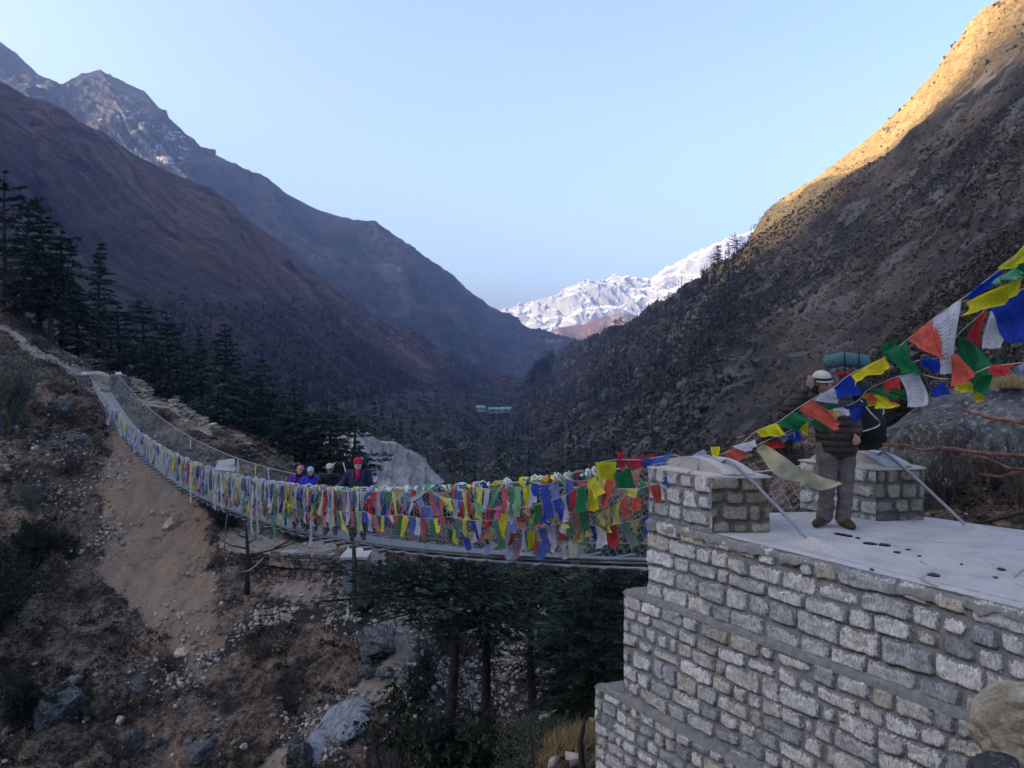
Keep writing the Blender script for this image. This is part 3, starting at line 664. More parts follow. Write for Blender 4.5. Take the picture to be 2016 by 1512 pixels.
STONES = [tuple(a * b for a, b in zip(q, (0.97, 1.0, 1.07))) for q in [(0.60, 0.59, 0.56), (0.66, 0.645, 0.61), (0.55, 0.55, 0.535), (0.60, 0.56, 0.49), (0.54, 0.49, 0.41), (0.46, 0.475, 0.475), (0.36, 0.37, 0.38), (0.62, 0.61, 0.58), (0.58, 0.57, 0.54), (0.68, 0.665, 0.63), (0.64, 0.62, 0.57)]]
def stone_layout(L, z0, z1, seed, ch=(0.15, 0.22), sw=(0.16, 0.42)):
    r = random.Random(seed); rows = []; z = z1
    while z > z0:
        h = r.uniform(*ch); js = [0.0]; x = -r.uniform(0, 0.2)
        js = [x]
        while x < L:
            x += r.uniform(*sw) * r.choice([0.7, 1, 1, 1.25]); js.append(x)
        rows.append((max(z - h, z0 - 0.3), z, js, [r.randrange(len(STONES)) for _ in js])); z -= h
    return rows
def stone_face(name, O, U, Nrm, L, z0, z1, seed, mat, parent, res=0.013, depth=0.022, joint=0.008, top=None, sag=0.02, bevel=0.0, **kw):
    """a wall face of coursed rubble from O along U, between heights z0 and z1 (top(u) may lower the crest)"""
    O = np.array(O, float); U = np.array((U[0], U[1], 0.0)); U /= np.linalg.norm(U); Nv = np.array((Nrm[0], Nrm[1], 0.0)); Nv /= np.linalg.norm(Nv)
    nu = max(4, int(L / res)); nv = max(4, int((z1 - z0) / res))
    u, z = np.meshgrid(np.linspace(0, L, nu), np.linspace(z0, z1, nv), indexing='ij')
    base = O[None, None] + U * u[..., None]; q = base.copy(); q[..., 2] = z
    uw = u + 0.022 * fbm(q * 7, 3, seed + 1); zw = z + sag * fbm(q * np.array([0.9, 0.9, 3.0]), 3, seed + 2) + 0.014 * fbm(q * 9, 3, seed + 3)
    rows = stone_layout(L, z0 - 0.1, z1, seed, **kw)
    d = np.full(u.shape, -0.05); tc = np.zeros(u.shape + (3,)); hb = np.zeros(u.shape); r = random.Random(seed + 5)
    for (za, zb, js, ids) in rows:
        inr = (zw <= zb) & (zw > za)
        for k in range(len(js) - 1):
            mm = inr & (uw > js[k]) & (uw <= js[k + 1])
            col = np.array(STONES[ids[k]]) * r.uniform(0.8, 1.1); bulge = r.uniform(0.5, 1.5); tilt = r.uniform(-0.05, 0.05); extra = r.choice([0, 0, 0, 0.006, 0.012, 0.022])
            if not mm.any(): continue
            a = np.minimum(uw[mm] - js[k], js[k + 1] - uw[mm]); b = np.minimum(zb - zw[mm], zw[mm] - za)
            s_ = 0.035; a = a - joint; b = b - joint * 0.9
            hmin = np.minimum(a, b) - s_ * 0.25 * np.clip(1 - np.abs(a - b) / s_, 0, 1) ** 2
            d[mm] = hmin - extra; tc[mm] = col; hb[mm] = bulge * 1.0 + tilt * (uw[mm] - js[k]) * 10
    disp = np.clip(d / 0.017, -0.2, 1) ** 1.0 * depth * np.clip(hb, 0.4, 1.7) + 0.016 * fbm(q * 14, 4, seed + 7) * (d > 0) + 0.007 * fbm(q * 5, 3, seed + 8)
    fade = np.clip(np.minimum(u, L - u) / 0.04, 0, 1)
    if bevel: disp = disp * fade - bevel * (1 - fade) ** 2 + 0.012 * fbm(q * 6, 3, seed + 11) * (1 - fade)
    fz = np.clip((z1 - z) / 0.03, 0, 1) * np.clip((z - z0) / 0.02, 0, 1)
    q = q + Nv * (disp * (0.3 + 0.7 * fz))[..., None]
    fc = grid_faces(nu, nv)
    if top is not None:
        keep = (z <= top(u) + 1e-6).ravel(); fc = fc[keep[fc].all(1)]
    if np.dot(np.cross(U, (0, 0, 1.0)), Nv) < 0: fc = fc[:, ::-1]
    return np_mesh(name, q.reshape(-1, 3), fc, mat, parent, attrs={'edge': d.ravel(), 'tint': tc.reshape(-1, 3)})

def slab_poly(mb, poly, z0, z1):
    n = len(poly); vs = [(p[0], p[1], z0) for p in poly] + [(p[0], p[1], z1) for p in poly]
    fs = [tuple(range(n - 1, -1, -1)), tuple(range(n, 2 * n))] + [(i, (i + 1) % n, (i + 1) % n + n, i + n) for i in range(n)]
    mb.add(vs, fs)

W = Vector((0.545, -0.838, 0)); NO = Vector((-0.838, -0.545, 0))      # along the abutment's long face, and out of it
A_ = Vector((2.07, 8.16, 0)); C_ = A_ - W * 0.95
B_ = Vector((2.68, 8.18, 0)); D_ = C_ + (B_ - A_)
A2 = Vector((4.04, 8.75, 0)); B2 = Vector((4.62, 8.83, 0)); C2 = Vector((3.49, 9.55, 0)); D2 = Vector((4.07, 9.63, 0))
ZP, ZT, ZL1, ZL2 = -1.8, -1.216, -2.68, -3.92
FR = (D2 - C_).normalized(); FN = Vector((-FR.y, FR.x, 0))

def tower(corners, zb, zt, label, seed, mat=None, res=0.013, faces=(0, 1, 2, 3), cap_h=0.13, group='stone pillars carrying the bridge cables', hump=True, kw=None):
    """corners in order rear-left, rear-right, front-right, front-left"""
    e = empty('bridge_pillar', tuple((corners[0] + corners[2]) / 2 + Vector((0, 0, zb))))
    inv = Matrix.Translation(e.location).inverted()
    cen = (corners[0] + corners[2]) / 2
    for k in faces:
        a, b = corners[k], corners[(k + 1) % 4]
        u = (b - a); n = Vector((u.y, -u.x, 0))
        if n.dot((a + b) / 2 - cen) < 0: n = -n
        o = stone_face('stone_facing', a, u, n, u.length, zb, zt, seed + k, mat or (M['stone_brown'] if k == 0 else M['stone']), e, res=res, bevel=0.006, **(kw or {}))  # rear face takes a browner, darker stone with darker joints
        o.matrix_parent_inverse = inv
    mb = MB(); inner = [cen + (q - cen) * 0.94 for q in corners]; slab_poly(mb, [(q.x, q.y) for q in inner], zb + 0.002, zt - 0.004)
    o = mb.build('core', M['mortar'], e); o.matrix_parent_inverse = inv
    nx = 24; q = []
    for i in range(nx):
        for j in range(nx):
            s, tt = i / (nx - 1), j / (nx - 1)
            ex = 0.012
            p = (corners[0] * (1 - s) + corners[1] * s) * (1 - tt) + (corners[3] * (1 - s) + corners[2] * s) * tt
            p = cen + (p - cen) * (1 + 0.03)
            m_ = min(s, 1 - s, tt, 1 - tt)
            q.append((p.x, p.y, zt + 0.022 * min(1, m_ / 0.1) + 0.006 * math.sin(9 * s + 5 * tt + seed)))
    vs = q + [(a[0], a[1], zt - 0.02) for a in q]
    fc = grid_faces(nx, nx)[:, ::-1]; n2 = nx * nx; ring = [i * nx for i in range(nx)] + [(nx - 1) * nx + j for j in range(1, nx)] + [i * nx + nx - 1 for i in range(nx - 2, -1, -1)] + [j for j in range(nx - 2, 0, -1)]
    me = bpy.data.meshes.new('cap'); me.from_pydata(vs, [], [tuple(int(k) for k in f) for f in fc] + [(ring[i], ring[(i + 1) % len(ring)], ring[(i + 1) % len(ring)] + n2, ring[i] + n2) for i in range(len(ring))])
    o = link('cap', me, M['mortar'] if mat else M['cement'], e, True); o.matrix_parent_inverse = inv; capo = o
    if hump:
        ax = ((corners[0] + corners[1]) - (corners[3] + corners[2])) / 2      # from front to rear
        Lh = ax.length * 0.98; ax.normalize(); sd = (corners[1] - corners[0]).normalized(); mid = cen
        prof = []; N = 20; m2 = MB(); w = 0.165
        for i in range(N + 1):
            s = -0.5 + i / N; hgt = cap_h * max(0, 1 - (abs(s) * 2) ** 2.2) + 0.012
            prof.append((s * Lh, hgt))
        vs = []; fs = []
        for (s, hgt) in prof:
            for (o_, z_) in [(-w, 0), (-w, hgt), (-w * 0.3, hgt + 0.004), (-w * 0.16, hgt - 0.02), (w * 0.16, hgt - 0.02), (w * 0.3, hgt + 0.004), (w, hgt), (w, 0)]:
                p = mid + ax * s + sd * o_; vs.append((p.x, p.y, zt + 0.012 + z_))
        K = 8
        for i in range(N):
            for k in range(K - 1): fs.append((i * K + k, i * K + k + 1, (i + 1) * K + k + 1, (i + 1) * K + k))
        fs += [tuple(range(K)), tuple(N * K + k for k in range(K - 1, -1, -1))]
        m2.add(vs, fs); o = m2.build('saddle', M['cement'], capo)
    tag(e, label, 'bridge pillar', group)
    return e
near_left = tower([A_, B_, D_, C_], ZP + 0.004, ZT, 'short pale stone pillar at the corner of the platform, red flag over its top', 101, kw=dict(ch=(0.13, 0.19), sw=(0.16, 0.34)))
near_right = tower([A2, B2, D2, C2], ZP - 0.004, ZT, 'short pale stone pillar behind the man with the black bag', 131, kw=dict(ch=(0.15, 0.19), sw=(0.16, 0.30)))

# the abutment: three tiers of coursed stone under a cement platform
ab = empty('abutment', (2.6, 8.0, ZP)); inv = Matrix.Translation(ab.location).inverted()
def P_ab(o): o.matrix_parent_inverse = inv; return o
C3 = C_ - W * 0.36 + NO * 0.06; C4 = C3 - W * 0.44 + NO * 0.07
P_ab(stone_face('upper_wall', C_, W, NO, 6.4, ZL1, ZP, 201, M['stone'], ab, res=0.012, depth=0.026, sag=0.05, ch=(0.17, 0.25), sw=(0.20, 0.46)))
P_ab(stone_face('middle_wall', C3, W, NO, 6.9, ZL2, ZL1 - 0.03, 211, M['stone'], ab, res=0.012, depth=0.024, sag=0.06, ch=(0.14, 0.20), sw=(0.15, 0.42), bevel=0.012))
P_ab(stone_face('lower_wall', C4, W, NO, 5.4, -6.4, ZL2 - 0.03, 221, M['stone'], ab, res=0.014, depth=0.024, sag=0.05, ch=(0.12, 0.18), sw=(0.13, 0.34), bevel=0.012))
FRn = Vector((FR.x, FR.y, 0))
P_ab(stone_face('end_wall', C_, FRn, -FN if (-FN).y > 0 else FN, 3.4, ZL1, ZP - 0.0, 231, M['stone'], ab, res=0.03))
P_ab(stone_face('end_wall', C3, FRn, FN if FN.y > 0 else -FN, 3.6, ZL2, ZL1 - 0.03, 241, M['stone'], ab, res=0.03, bevel=0.012))
P_ab(stone_face('end_wall', C4, FRn, FN if FN.y > 0 else -FN, 3.8, -6.4, ZL2 - 0.03, 251, M['stone'], ab, res=0.03, bevel=0.012))
def ledge(Ci, Co, z, L, seed):
    """mortar bed sloping from the wall above (Ci) to the wall below (Co)"""
    nu, nw = 420, 14; vs = np.zeros((nu, nw, 3))
    n_in = 0.06
    for i in range(nu):
        u = i / (nu - 1)
        for j in range(nw):
            w = j / (nw - 1)
            a = Vector(Ci) + W * (-0.0 + u * L) - NO * n_in; b = Vector(Co) + W * (0 + u * (L + 0.4)) + NO * 0.022
            p = a.lerp(b, w); zz = z + 0.035 * (1 - w) - 0.055 * max(0, (w - 0.8) / 0.2) ** 2
            vs[i, j] = (p.x, p.y, zz)
    nz = fbm(vs * 6, 5, seed); vs[..., 2] += nz * 0.034; vs[:, -1, 0] += NO.x * 0.02 * nz[:, -1]
    vs[:, -1, 2] = z - 0.055
    return P_ab(np_mesh('ledge', vs.reshape(-1, 3), grid_faces(nu, nw), M['mortar'], ab))
# ledges along the side and in front, rounded over the corner
ledge(C_, C3, ZL1, 6.4, 5); ledge(C3, C4, ZL2, 5.3, 6)
for (ci, co, z) in ((C_, C3, ZL1), (C3, C4, ZL2)):
    nu, nw = 80, 14; vs = np.zeros((nu, nw, 3)); back = FN if FN.y > 0 else -FN
    for i in range(nu):
        for j in range(nw):
            u, w = i / (nu - 1), j / (nw - 1)
            a = Vector(ci) + FRn * (u * 3.4) - back * 0.04 - FRn * 0.0; b = Vector(co) + FRn * (u * 3.4) + back * 0.022
            if u == 0: pass
            p = a.lerp(b, w); vs[i, j] = (p.x, p.y, z + 0.035 * (1 - w) - 0.055 * max(0, (w - 0.8) / 0.2) ** 2)
    vs[..., 2] += fbm(vs * 6, 5, 9) * 0.02; vs[:, -1, 2] = z - 0.055
    P_ab(np_mesh('ledge', vs.reshape(-1, 3), grid_faces(nu, nw), M['mortar'], ab))
# platform top: a trowelled cement sheet whose outer edge is ragged
E0 = C_ - W * 0.0
def plat(u, w):
    """u along the long face, w across to the far edge"""
    a = C_ + W * (0.0 + u * 6.4)
    far0, far1 = Vector((4.30, 9.42, 0)), Vector((8.9, 4.55, 0))
    b = far0.lerp(far1, u); return a.lerp(b, w)
nu, nw = 520, 200; vs = np.zeros((nu, nw, 3))
uu = np.linspace(0, 1, nu)[:, None]; ww = np.concatenate([np.linspace(0, 0.05, 24), np.linspace(0.05, 1, nw - 24)[0:]])[None, :nw]
for ax_ in range(3):
    a = C_[ax_] + W[ax_] * 6.4 * uu; b = lerp(Vector((4.30, 9.42, 0))[ax_], Vector((8.9, 4.55, 0))[ax_], uu)
    vs[..., ax_] = a * (1 - ww) + b * ww
vs[..., 2] = ZP
dd = ww * 3.4
jag = 0.045 * fbm(np.stack([uu * 40 + 0 * ww, 0 * uu + 0 * ww, 0 * uu + 0 * ww], 2), 5, 3) + 0.012
nz = fbm(vs * np.array([3, 3, 1]), 4, 8)
edgew = np.clip(1 - dd / 0.10, 0, 1)
vs[..., 2] += nz * 0.006 - 0.045 * edgew ** 2.0 + edgew * 0.030 * fbm(vs * 11, 5, 77)
vs[..., 0] += NO.x * (jag * edgew + 0.022 * edgew); vs[..., 1] += NO.y * (jag * edgew + 0.022 * edgew)
vs[:, 0, 2] -= 0.05 + 0.03 * fbm(np.stack([uu[:, 0] * 60, 0 * uu[:, 0], 0 * uu[:, 0]], 1), 4, 31)
P_ab(np_mesh('platform', vs.reshape(-1, 3), grid_faces(nu, nw)[:, ::-1], M['cement'], ab, attrs={'zone': (edgew + 0 * uu).ravel()}))
mb = MB(); fill = [C_ + Vector((0.12, -0.02, 0)), Vector((4.25, 9.36, 0)), Vector((8.8, 4.55, 0)), C_ + W * 6.3 - NO * 0.1]
slab_poly(mb, [(q.x, q.y) for q in fill], -4.5, ZP - 0.05); P_ab(mb.build('filling', M['mortar'], ab))
# mortar smeared along the top of the long face
mm = MB(); r = random.Random(5)
# dark spots on the cement
M['stain'] = plain('dark oil spot', (0.012, 0.012, 0.013), 0.5, 0.2, 20, 0)
for (px, py, s) in [(1649, 1052, 7), (1660, 1054, 8), (1671, 1056, 7), (1689, 1060, 5), (1711, 1071, 10), (1722, 1072, 5), (1742, 1074, 11), (1766, 1088, 8), (1788, 1083, 5), (1839, 1133, 12), (1716, 1122, 4), (1972, 1122, 9), (1810, 1096, 4), (1960, 1138, 5), (1893, 1112, 3)]:
    Y = -ZP * F / (py - HY); c = P(px, py, Y); m1 = MB(); k = 14; rr_ = s / F * Y
    vs = [(c.x + rr_ * math.cos(6.283 * i / k) * r.uniform(0.7, 1.15), c.y + rr_ * 1.1 * math.sin(6.283 * i / k) * r.uniform(0.6, 1.2), ZP + 0.010) for i in range(k)]
    m1.add(vs + [(a, b, z - 0.008) for a, b, z in vs], [tuple(range(k))] + [(i, i + k, (i + 1) % k + k, (i + 1) % k) for i in range(k)])
    P_ab(m1.build('stain', M['stain'], ab))
tag(ab, 'large stepped stone abutment with a flat cement platform on top', 'abutment')

# ------------------------------------------------------------------ the suspension bridge
M['steel'] = plain('galvanised wire rope', (0.30, 0.31, 0.33), 0.5, 0.3, 12, 0.3, 0.004, metal=0.6, spec=0.5)
M['steel_dark'] = plain('weathered steel section', (0.17, 0.185, 0.20), 0.6, 0.35, 9, 0.3, 0.004, metal=0.4)
M['wire'] = plain('fence wire', (0.40, 0.42, 0.45), 0.55, 0.2, 5, 0, metal=0.35)
SL, YA, YB = 0.68, 9.05, 55.0
def zc(Y, z0, sag): u = (Y - YA) / (YB - YA); return z0 - sag * 4 * u * (1 - u)
def zr(Y): u = max(0.0, (Y - YA) / (YB - YA)) ** 0.93; return -1.16 - 2.62 * 4 * u * (1 - u)
def railL(Y): return Vector((7.92 - SL * Y, Y, zr(Y)))
def railR(Y): return Vector((9.95 - SL * Y, Y, zr(Y)))
def deckL(Y): return Vector((8.34 - SL * Y, Y, zc(Y, -2.31, 2.85)))
def deckR(Y): return Vector((9.46 - SL * Y, Y, zc(Y, -2.31, 2.85)))
br = empty('suspension_bridge', tuple(deckL(YA)))
inv = Matrix.Translation(br.location).inverted()
def P_br(o): o.matrix_parent_inverse = inv; return o
ys = np.linspace(YA, YB, 140)
def rope(pts, rad, name, parent=None, twist=False):
    mb = MB()
    if not twist: mb.tube(pts, rad, 6)
    else:
        # laid strands: three thinner tubes wound round each other
        pts = [Vector(q) for q in pts]; L = sum((pts[i + 1] - pts[i]).length for i in range(len(pts) - 1)); n = int(L / 0.035)
        A = catmull([tuple(q) for q in pts], n); d = np.gradient(A, axis=0); d /= np.linalg.norm(d, axis=1, keepdims=True)
        a = np.cross(d, (0.2, 0.1, 1.0)); a /= np.linalg.norm(a, axis=1, keepdims=True); b = np.cross(d, a)
        for k in range(4):
            ph = np.arange(n) * 0.55 + k * math.pi / 2
            q = A + (a * np.cos(ph)[:, None] + b * np.sin(ph)[:, None]) * rad * 0.5
            mb.tube(q, rad * 0.52, 5)
    return mb.build(name, M['steel'], parent, True)
# handrail cables run over the pillars' saddles and down to the anchors
sadL = (A_ + D_) / 2; sadR = (A2 + D2) / 2
def over(rail, sad, anchor):
    top = Vector((sad.x, sad.y, ZT + 0.03 + 0.13))
    back = sad + Vector((W.x, W.y, 0)) * 0.42; fr = sad - Vector((W.x, W.y, 0)) * 0.42
    a = [rail(Y) for Y in np.linspace(YB, YA + 0.5, 130)]
    a += [Vector((fr.x, fr.y, ZT + 0.06)), top.lerp(Vector((fr.x, fr.y, top.z - 0.07)), 0.5) + Vector((0, 0, 0.0)), top, top.lerp(Vector((back.x, back.y, top.z - 0.07)), 0.5), Vector((back.x, back.y, ZT + 0.10)), Vector(anchor)]
    return a
ancL = P(1597, 1066, -ZP * F / (1074 - HY)); ancL.z = ZP + 0.03
ancR = P(1908, 1040, -ZP * F / (1046 - HY)); ancR.z = ZP + 0.03
pl = over(railL, sadL, ancL); pr = over(railR, sadR, ancR)
P_br(rope(pl[:131], 0.017, 'handrail_cable', br)); P_br(rope(pr[:131], 0.017, 'handrail_cable', br))
P_br(rope(pl[130:], 0.0175, 'anchor_cable', br, True)); P_br(rope(pr[130:], 0.0175, 'anchor_cable', br, True))
for f_, off in ((deckL, 0.02), (deckR, -0.02), (deckL, 0.30), (deckR, -0.30)):
    P_br(rope([f_(Y) + Vector((off, 0, -0.05)) for Y in ys], 0.016, 'deck_cable', br))
P_br(rope([deckL(Y) + Vector((-0.06, 0, -0.115)) for Y in ys], 0.020, 'edge_pipe', br))
P_br(rope([deckL(Y) + Vector((-0.01, 0, 0.20)) for Y in ys], 0.006, 'stay_wire', br))
P_br(rope([deckR(Y) + Vector((0.01, 0, 0.20)) for Y in ys], 0.006, 'stay_wire', br))
across = Vector((0.827, 0.562, 0)); along = Vector((-0.562, 0.827, 0))
nb_ = 74
for i in range(nb_):
    Y = YA + 0.25 + (YB - YA - 0.4) * i / (nb_ - 1)
    a = deckL(Y) - across * 0.14; b = deckR(Y) + across * 0.04
    m1 = MB(); d = (b - a); c = (a + b) / 2 + Vector((0, 0, -0.035)); Mx = Matrix((( across.x, along.x, 0), (across.y, along.y, 0), (0, 0, 1)))
    L = d.length
    m1.box(c, (L, 0.085, 0.012), Mx); m1.box(c - Vector((0, 0, 0.034)) + along * 0.036, (L, 0.012, 0.056), Mx)
    P_br(m1.build('crossbeam', M['steel_dark'], br))
# walkway of steel strips laid along the bridge
M['deck'] = plain('steel walkway', (0.22, 0.235, 0.25), 0.6, 0.35, 3.0, 0.3, 0.01, metal=0.3)
mb = MB(); ny = 150
for k in range(9):
    f0, f1 = (k + 0.06) / 9, (k + 0.90) / 9; vs = []
    for Y in np.linspace(YA - 0.2, YB, ny):
        a, b = deckL(Y), deckR(Y)
        for ff, dz in ((f0, -0.004), (f1, -0.004), (f1, -0.022), (f0, -0.022)):
            vs.append(a.lerp(b, ff) + Vector((0, 0, dz)))
    mb.add(vs, [(i * 4 + q, i * 4 + (q + 1) % 4, (i + 1) * 4 + (q + 1) % 4, (i + 1) * 4 + q) for i in range(ny - 1) for q in range(4)])
P_br(mb.build('walkway', M['deck'], br))
def chainlink(fa, fb, y0, y1, name, pitch=0.085, rad=0.0026, rows=15, wob=0.03, seed=1):
    n = int((y1 - y0) * 1.21 / pitch)
    S = np.linspace(y0, y1, n + 1)
    Ab = np.array([tuple(fa(Y)) for Y in S]); Bt = np.array([tuple(fb(Y)) for Y in S])
    hh = np.linspace(0, 1, rows + 1)
    Gd = Ab[:, None] * (1 - hh[None, :, None]) + Bt[:, None] * hh[None, :, None]
    nrm = np.array([-0.827, -0.562, 0.0]); Gd = Gd + nrm * (wob * fbm(Gd * 1.5, 3, seed) * np.sin(np.pi * hh)[None, :])[..., None]
    segs = []
    i, j = np.meshgrid(np.arange(n), np.arange(rows), indexing='ij')
    i = i.ravel(); j = j.ravel()
    e = ((i + j) % 2 == 0)
    # diamond lattice: alternate cells carry alternate diagonals
    P0 = np.where(e[:, None], Gd[i, j], Gd[i + 1, j]); P1 = np.where(e[:, None], Gd[i + 1, j + 1], Gd[i, j + 1])
    d = P1 - P0; a = np.cross(d, nrm); a /= np.linalg.norm(a, axis=1, keepdims=True)
    vs = []
    off = [a * rad, (-0.5 * a + 0.87 * nrm) * rad, (-0.5 * a - 0.87 * nrm) * rad]
    V = np.stack([P0 + off[0], P0 + off[1], P0 + off[2], P1 + off[0], P1 + off[1], P1 + off[2]], 1)
    m = len(P0); b6 = np.arange(m)[:, None] * 6
    fc = np.concatenate([b6 + np.array(q) for q in ([0, 1, 4, 3], [1, 2, 5, 4], [2, 0, 3, 5])])
    return np_mesh(name, V.reshape(-1, 3), fc, M['wire'], br, smooth=False)
P_br(chainlink(deckL, railL, YA + 0.1, YB, 'wire_netting')); P_br(chainlink(deckR, railR, YA - 0.1, YB, 'wire_netting', seed=4))
for f0, f1, n in ((deckL, railL, 38), (deckR, railR, 38)):
    for i in range(n):
        Y = YA + 0.6 + (YB - YA - 0.8) * i / (n - 1); m1 = MB(); m1.tube([f0(Y) + Vector((0, 0, -0.05)), f1(Y)], 0.006, 4)
        P_br(m1.build('suspender', M['steel'], br))
tag(br, 'long sagging steel suspension footbridge with wire netting sides', 'footbridge')
# concrete feet of the two anchor cables
for (a, ln, lb) in ((ancL, 0.42, 'low cement mound holding the cable in the middle of the platform'), (ancR, 0.42, 'low cement mound holding the cable at the platform edge')):
    n = 28; m1 = MB(); vs = []; rings = [(1.0, 0.0), (0.72, 0.018), (0.42, 0.045), (0.2, 0.075), (0.06, 0.088)]
    for (q, z) in rings:
        for i in range(n):
            an = 6.283 * i / n; p = Vector((a.x, a.y, 0)) + W * (math.cos(an) * q * 0.36 + 0.16 * q) + across * (math.sin(an) * q * 0.15)
            vs.append((p.x, p.y, ZP - 0.004 + z + 0.006 * math.sin(5 * an + a.x) * q))
    m1.add(vs, [(k * n + i, k * n + (i + 1) % n, (k + 1) * n + (i + 1) % n, (k + 1) * n + i) for k in range(len(rings) - 1) for i in range(n)] + [tuple((len(rings) - 1) * n + i for i in range(n))])
    o = m1.build('cable_anchor', M['cement'], None, True); tag(o, lb, 'cable anchor', 'cement cable anchors on the platform')

# far end: two weathered pillars, a footing, treads between them
def quad(cx, cy, wx, wy):
    c = Vector((cx, cy, 0)); s = across * wx / 2; l = along * wy / 2
    return [c - s - l, c + s - l, c + s + l, c - s + l]
fl = P(166, 760, 56.2); fr = P(233, 760, 56.2)
kw2 = dict(ch=(0.12, 0.18), sw=(0.14, 0.32))
tower(quad(fl.x, fl.y, 0.95, 1.0), -3.0, -1.12, 'weathered stone pillar at the far end, on the left of the walkway', 301, M['stone_old'], 0.03, faces=(0, 1, 3), cap_h=0.18, kw=kw2)
tower(quad(fr.x, fr.y, 0.95, 1.0), -3.0, -1.12, 'weathered stone pillar at the far end, on the right before the dark firs', 311, M['stone_old'], 0.03, faces=(0, 1, 3), cap_h=0.18, kw=kw2)
fa = empty('far_abutment', (fl.x, fl.y, -3.0)); inv = Matrix.Translation(fa.location).inverted()
cc = quad((fl.x + fr.x) / 2 - 0.2, (fl.y + fr.y) / 2, 4.0, 2.2)
for k in (0, 1, 3):
    a, b = cc[k], cc[(k + 1) % 4]; u = b - a; n = Vector((u.y, -u.x, 0)); n = n if n.dot((a + b) / 2 - (cc[0] + cc[2]) / 2) > 0 else -n
    o = stone_face('stone_facing', a, u, n, u.length, -6.5, -3.0, 330 + k, M['stone_old'], fa, res=0.035, **kw2); o.matrix_parent_inverse = inv
m1 = MB(); slab_poly(m1, [(q.x, q.y) for q in cc], -3.05, -2.99); o = m1.build('cap', M['mortar'], fa); o.matrix_parent_inverse = inv
tag(fa, 'grey stone footing under the far bridge pillars', 'abutment')
fs_ = empty('entrance_steps', (fl.x + 2, fl.y + 1, -2.9)); inv = Matrix.Translation(fs_.location).inverted()
for k in range(4):
    m1 = MB(); c = (fl + fr) / 2 + along * (0.3 + 0.35 * k); m1.box(Vector((c.x, c.y, -2.75 + 0.19 * k)), (1.35, 0.45, 0.19), Matrix(((across.x, along.x, 0), (across.y, along.y, 0), (0, 0, 1))))
    o = m1.build('tread', M['cement'], fs_); o.matrix_parent_inverse = inv
tag(fs_, 'pale cement steps between the far pillars', 'steps')
# ------------------------------------------------------------------ trees, shrubs, rocks
M['bark'] = plain('dark fir bark', (0.045, 0.038, 0.036), 0.95, 0.5, 7, 0.8, 0.02, spec=0.1)
M['needles'] = tinted('fir needles', 0.85, 0.35, 2.0, trans=0.12, spec=0.1)
M['twig'] = tinted('bare twigs', 0.95, 0.3, 4.0, spec=0.1)

def tri_batch(C, A, B):
    """triangles centred at C spanned by A (long) and B (side)"""
    V = np.stack([C - A * 0.5 - B * 0.5, C - A * 0.5 + B * 0.5, C + A * 0.5], 1); return V.reshape(-1, 3)

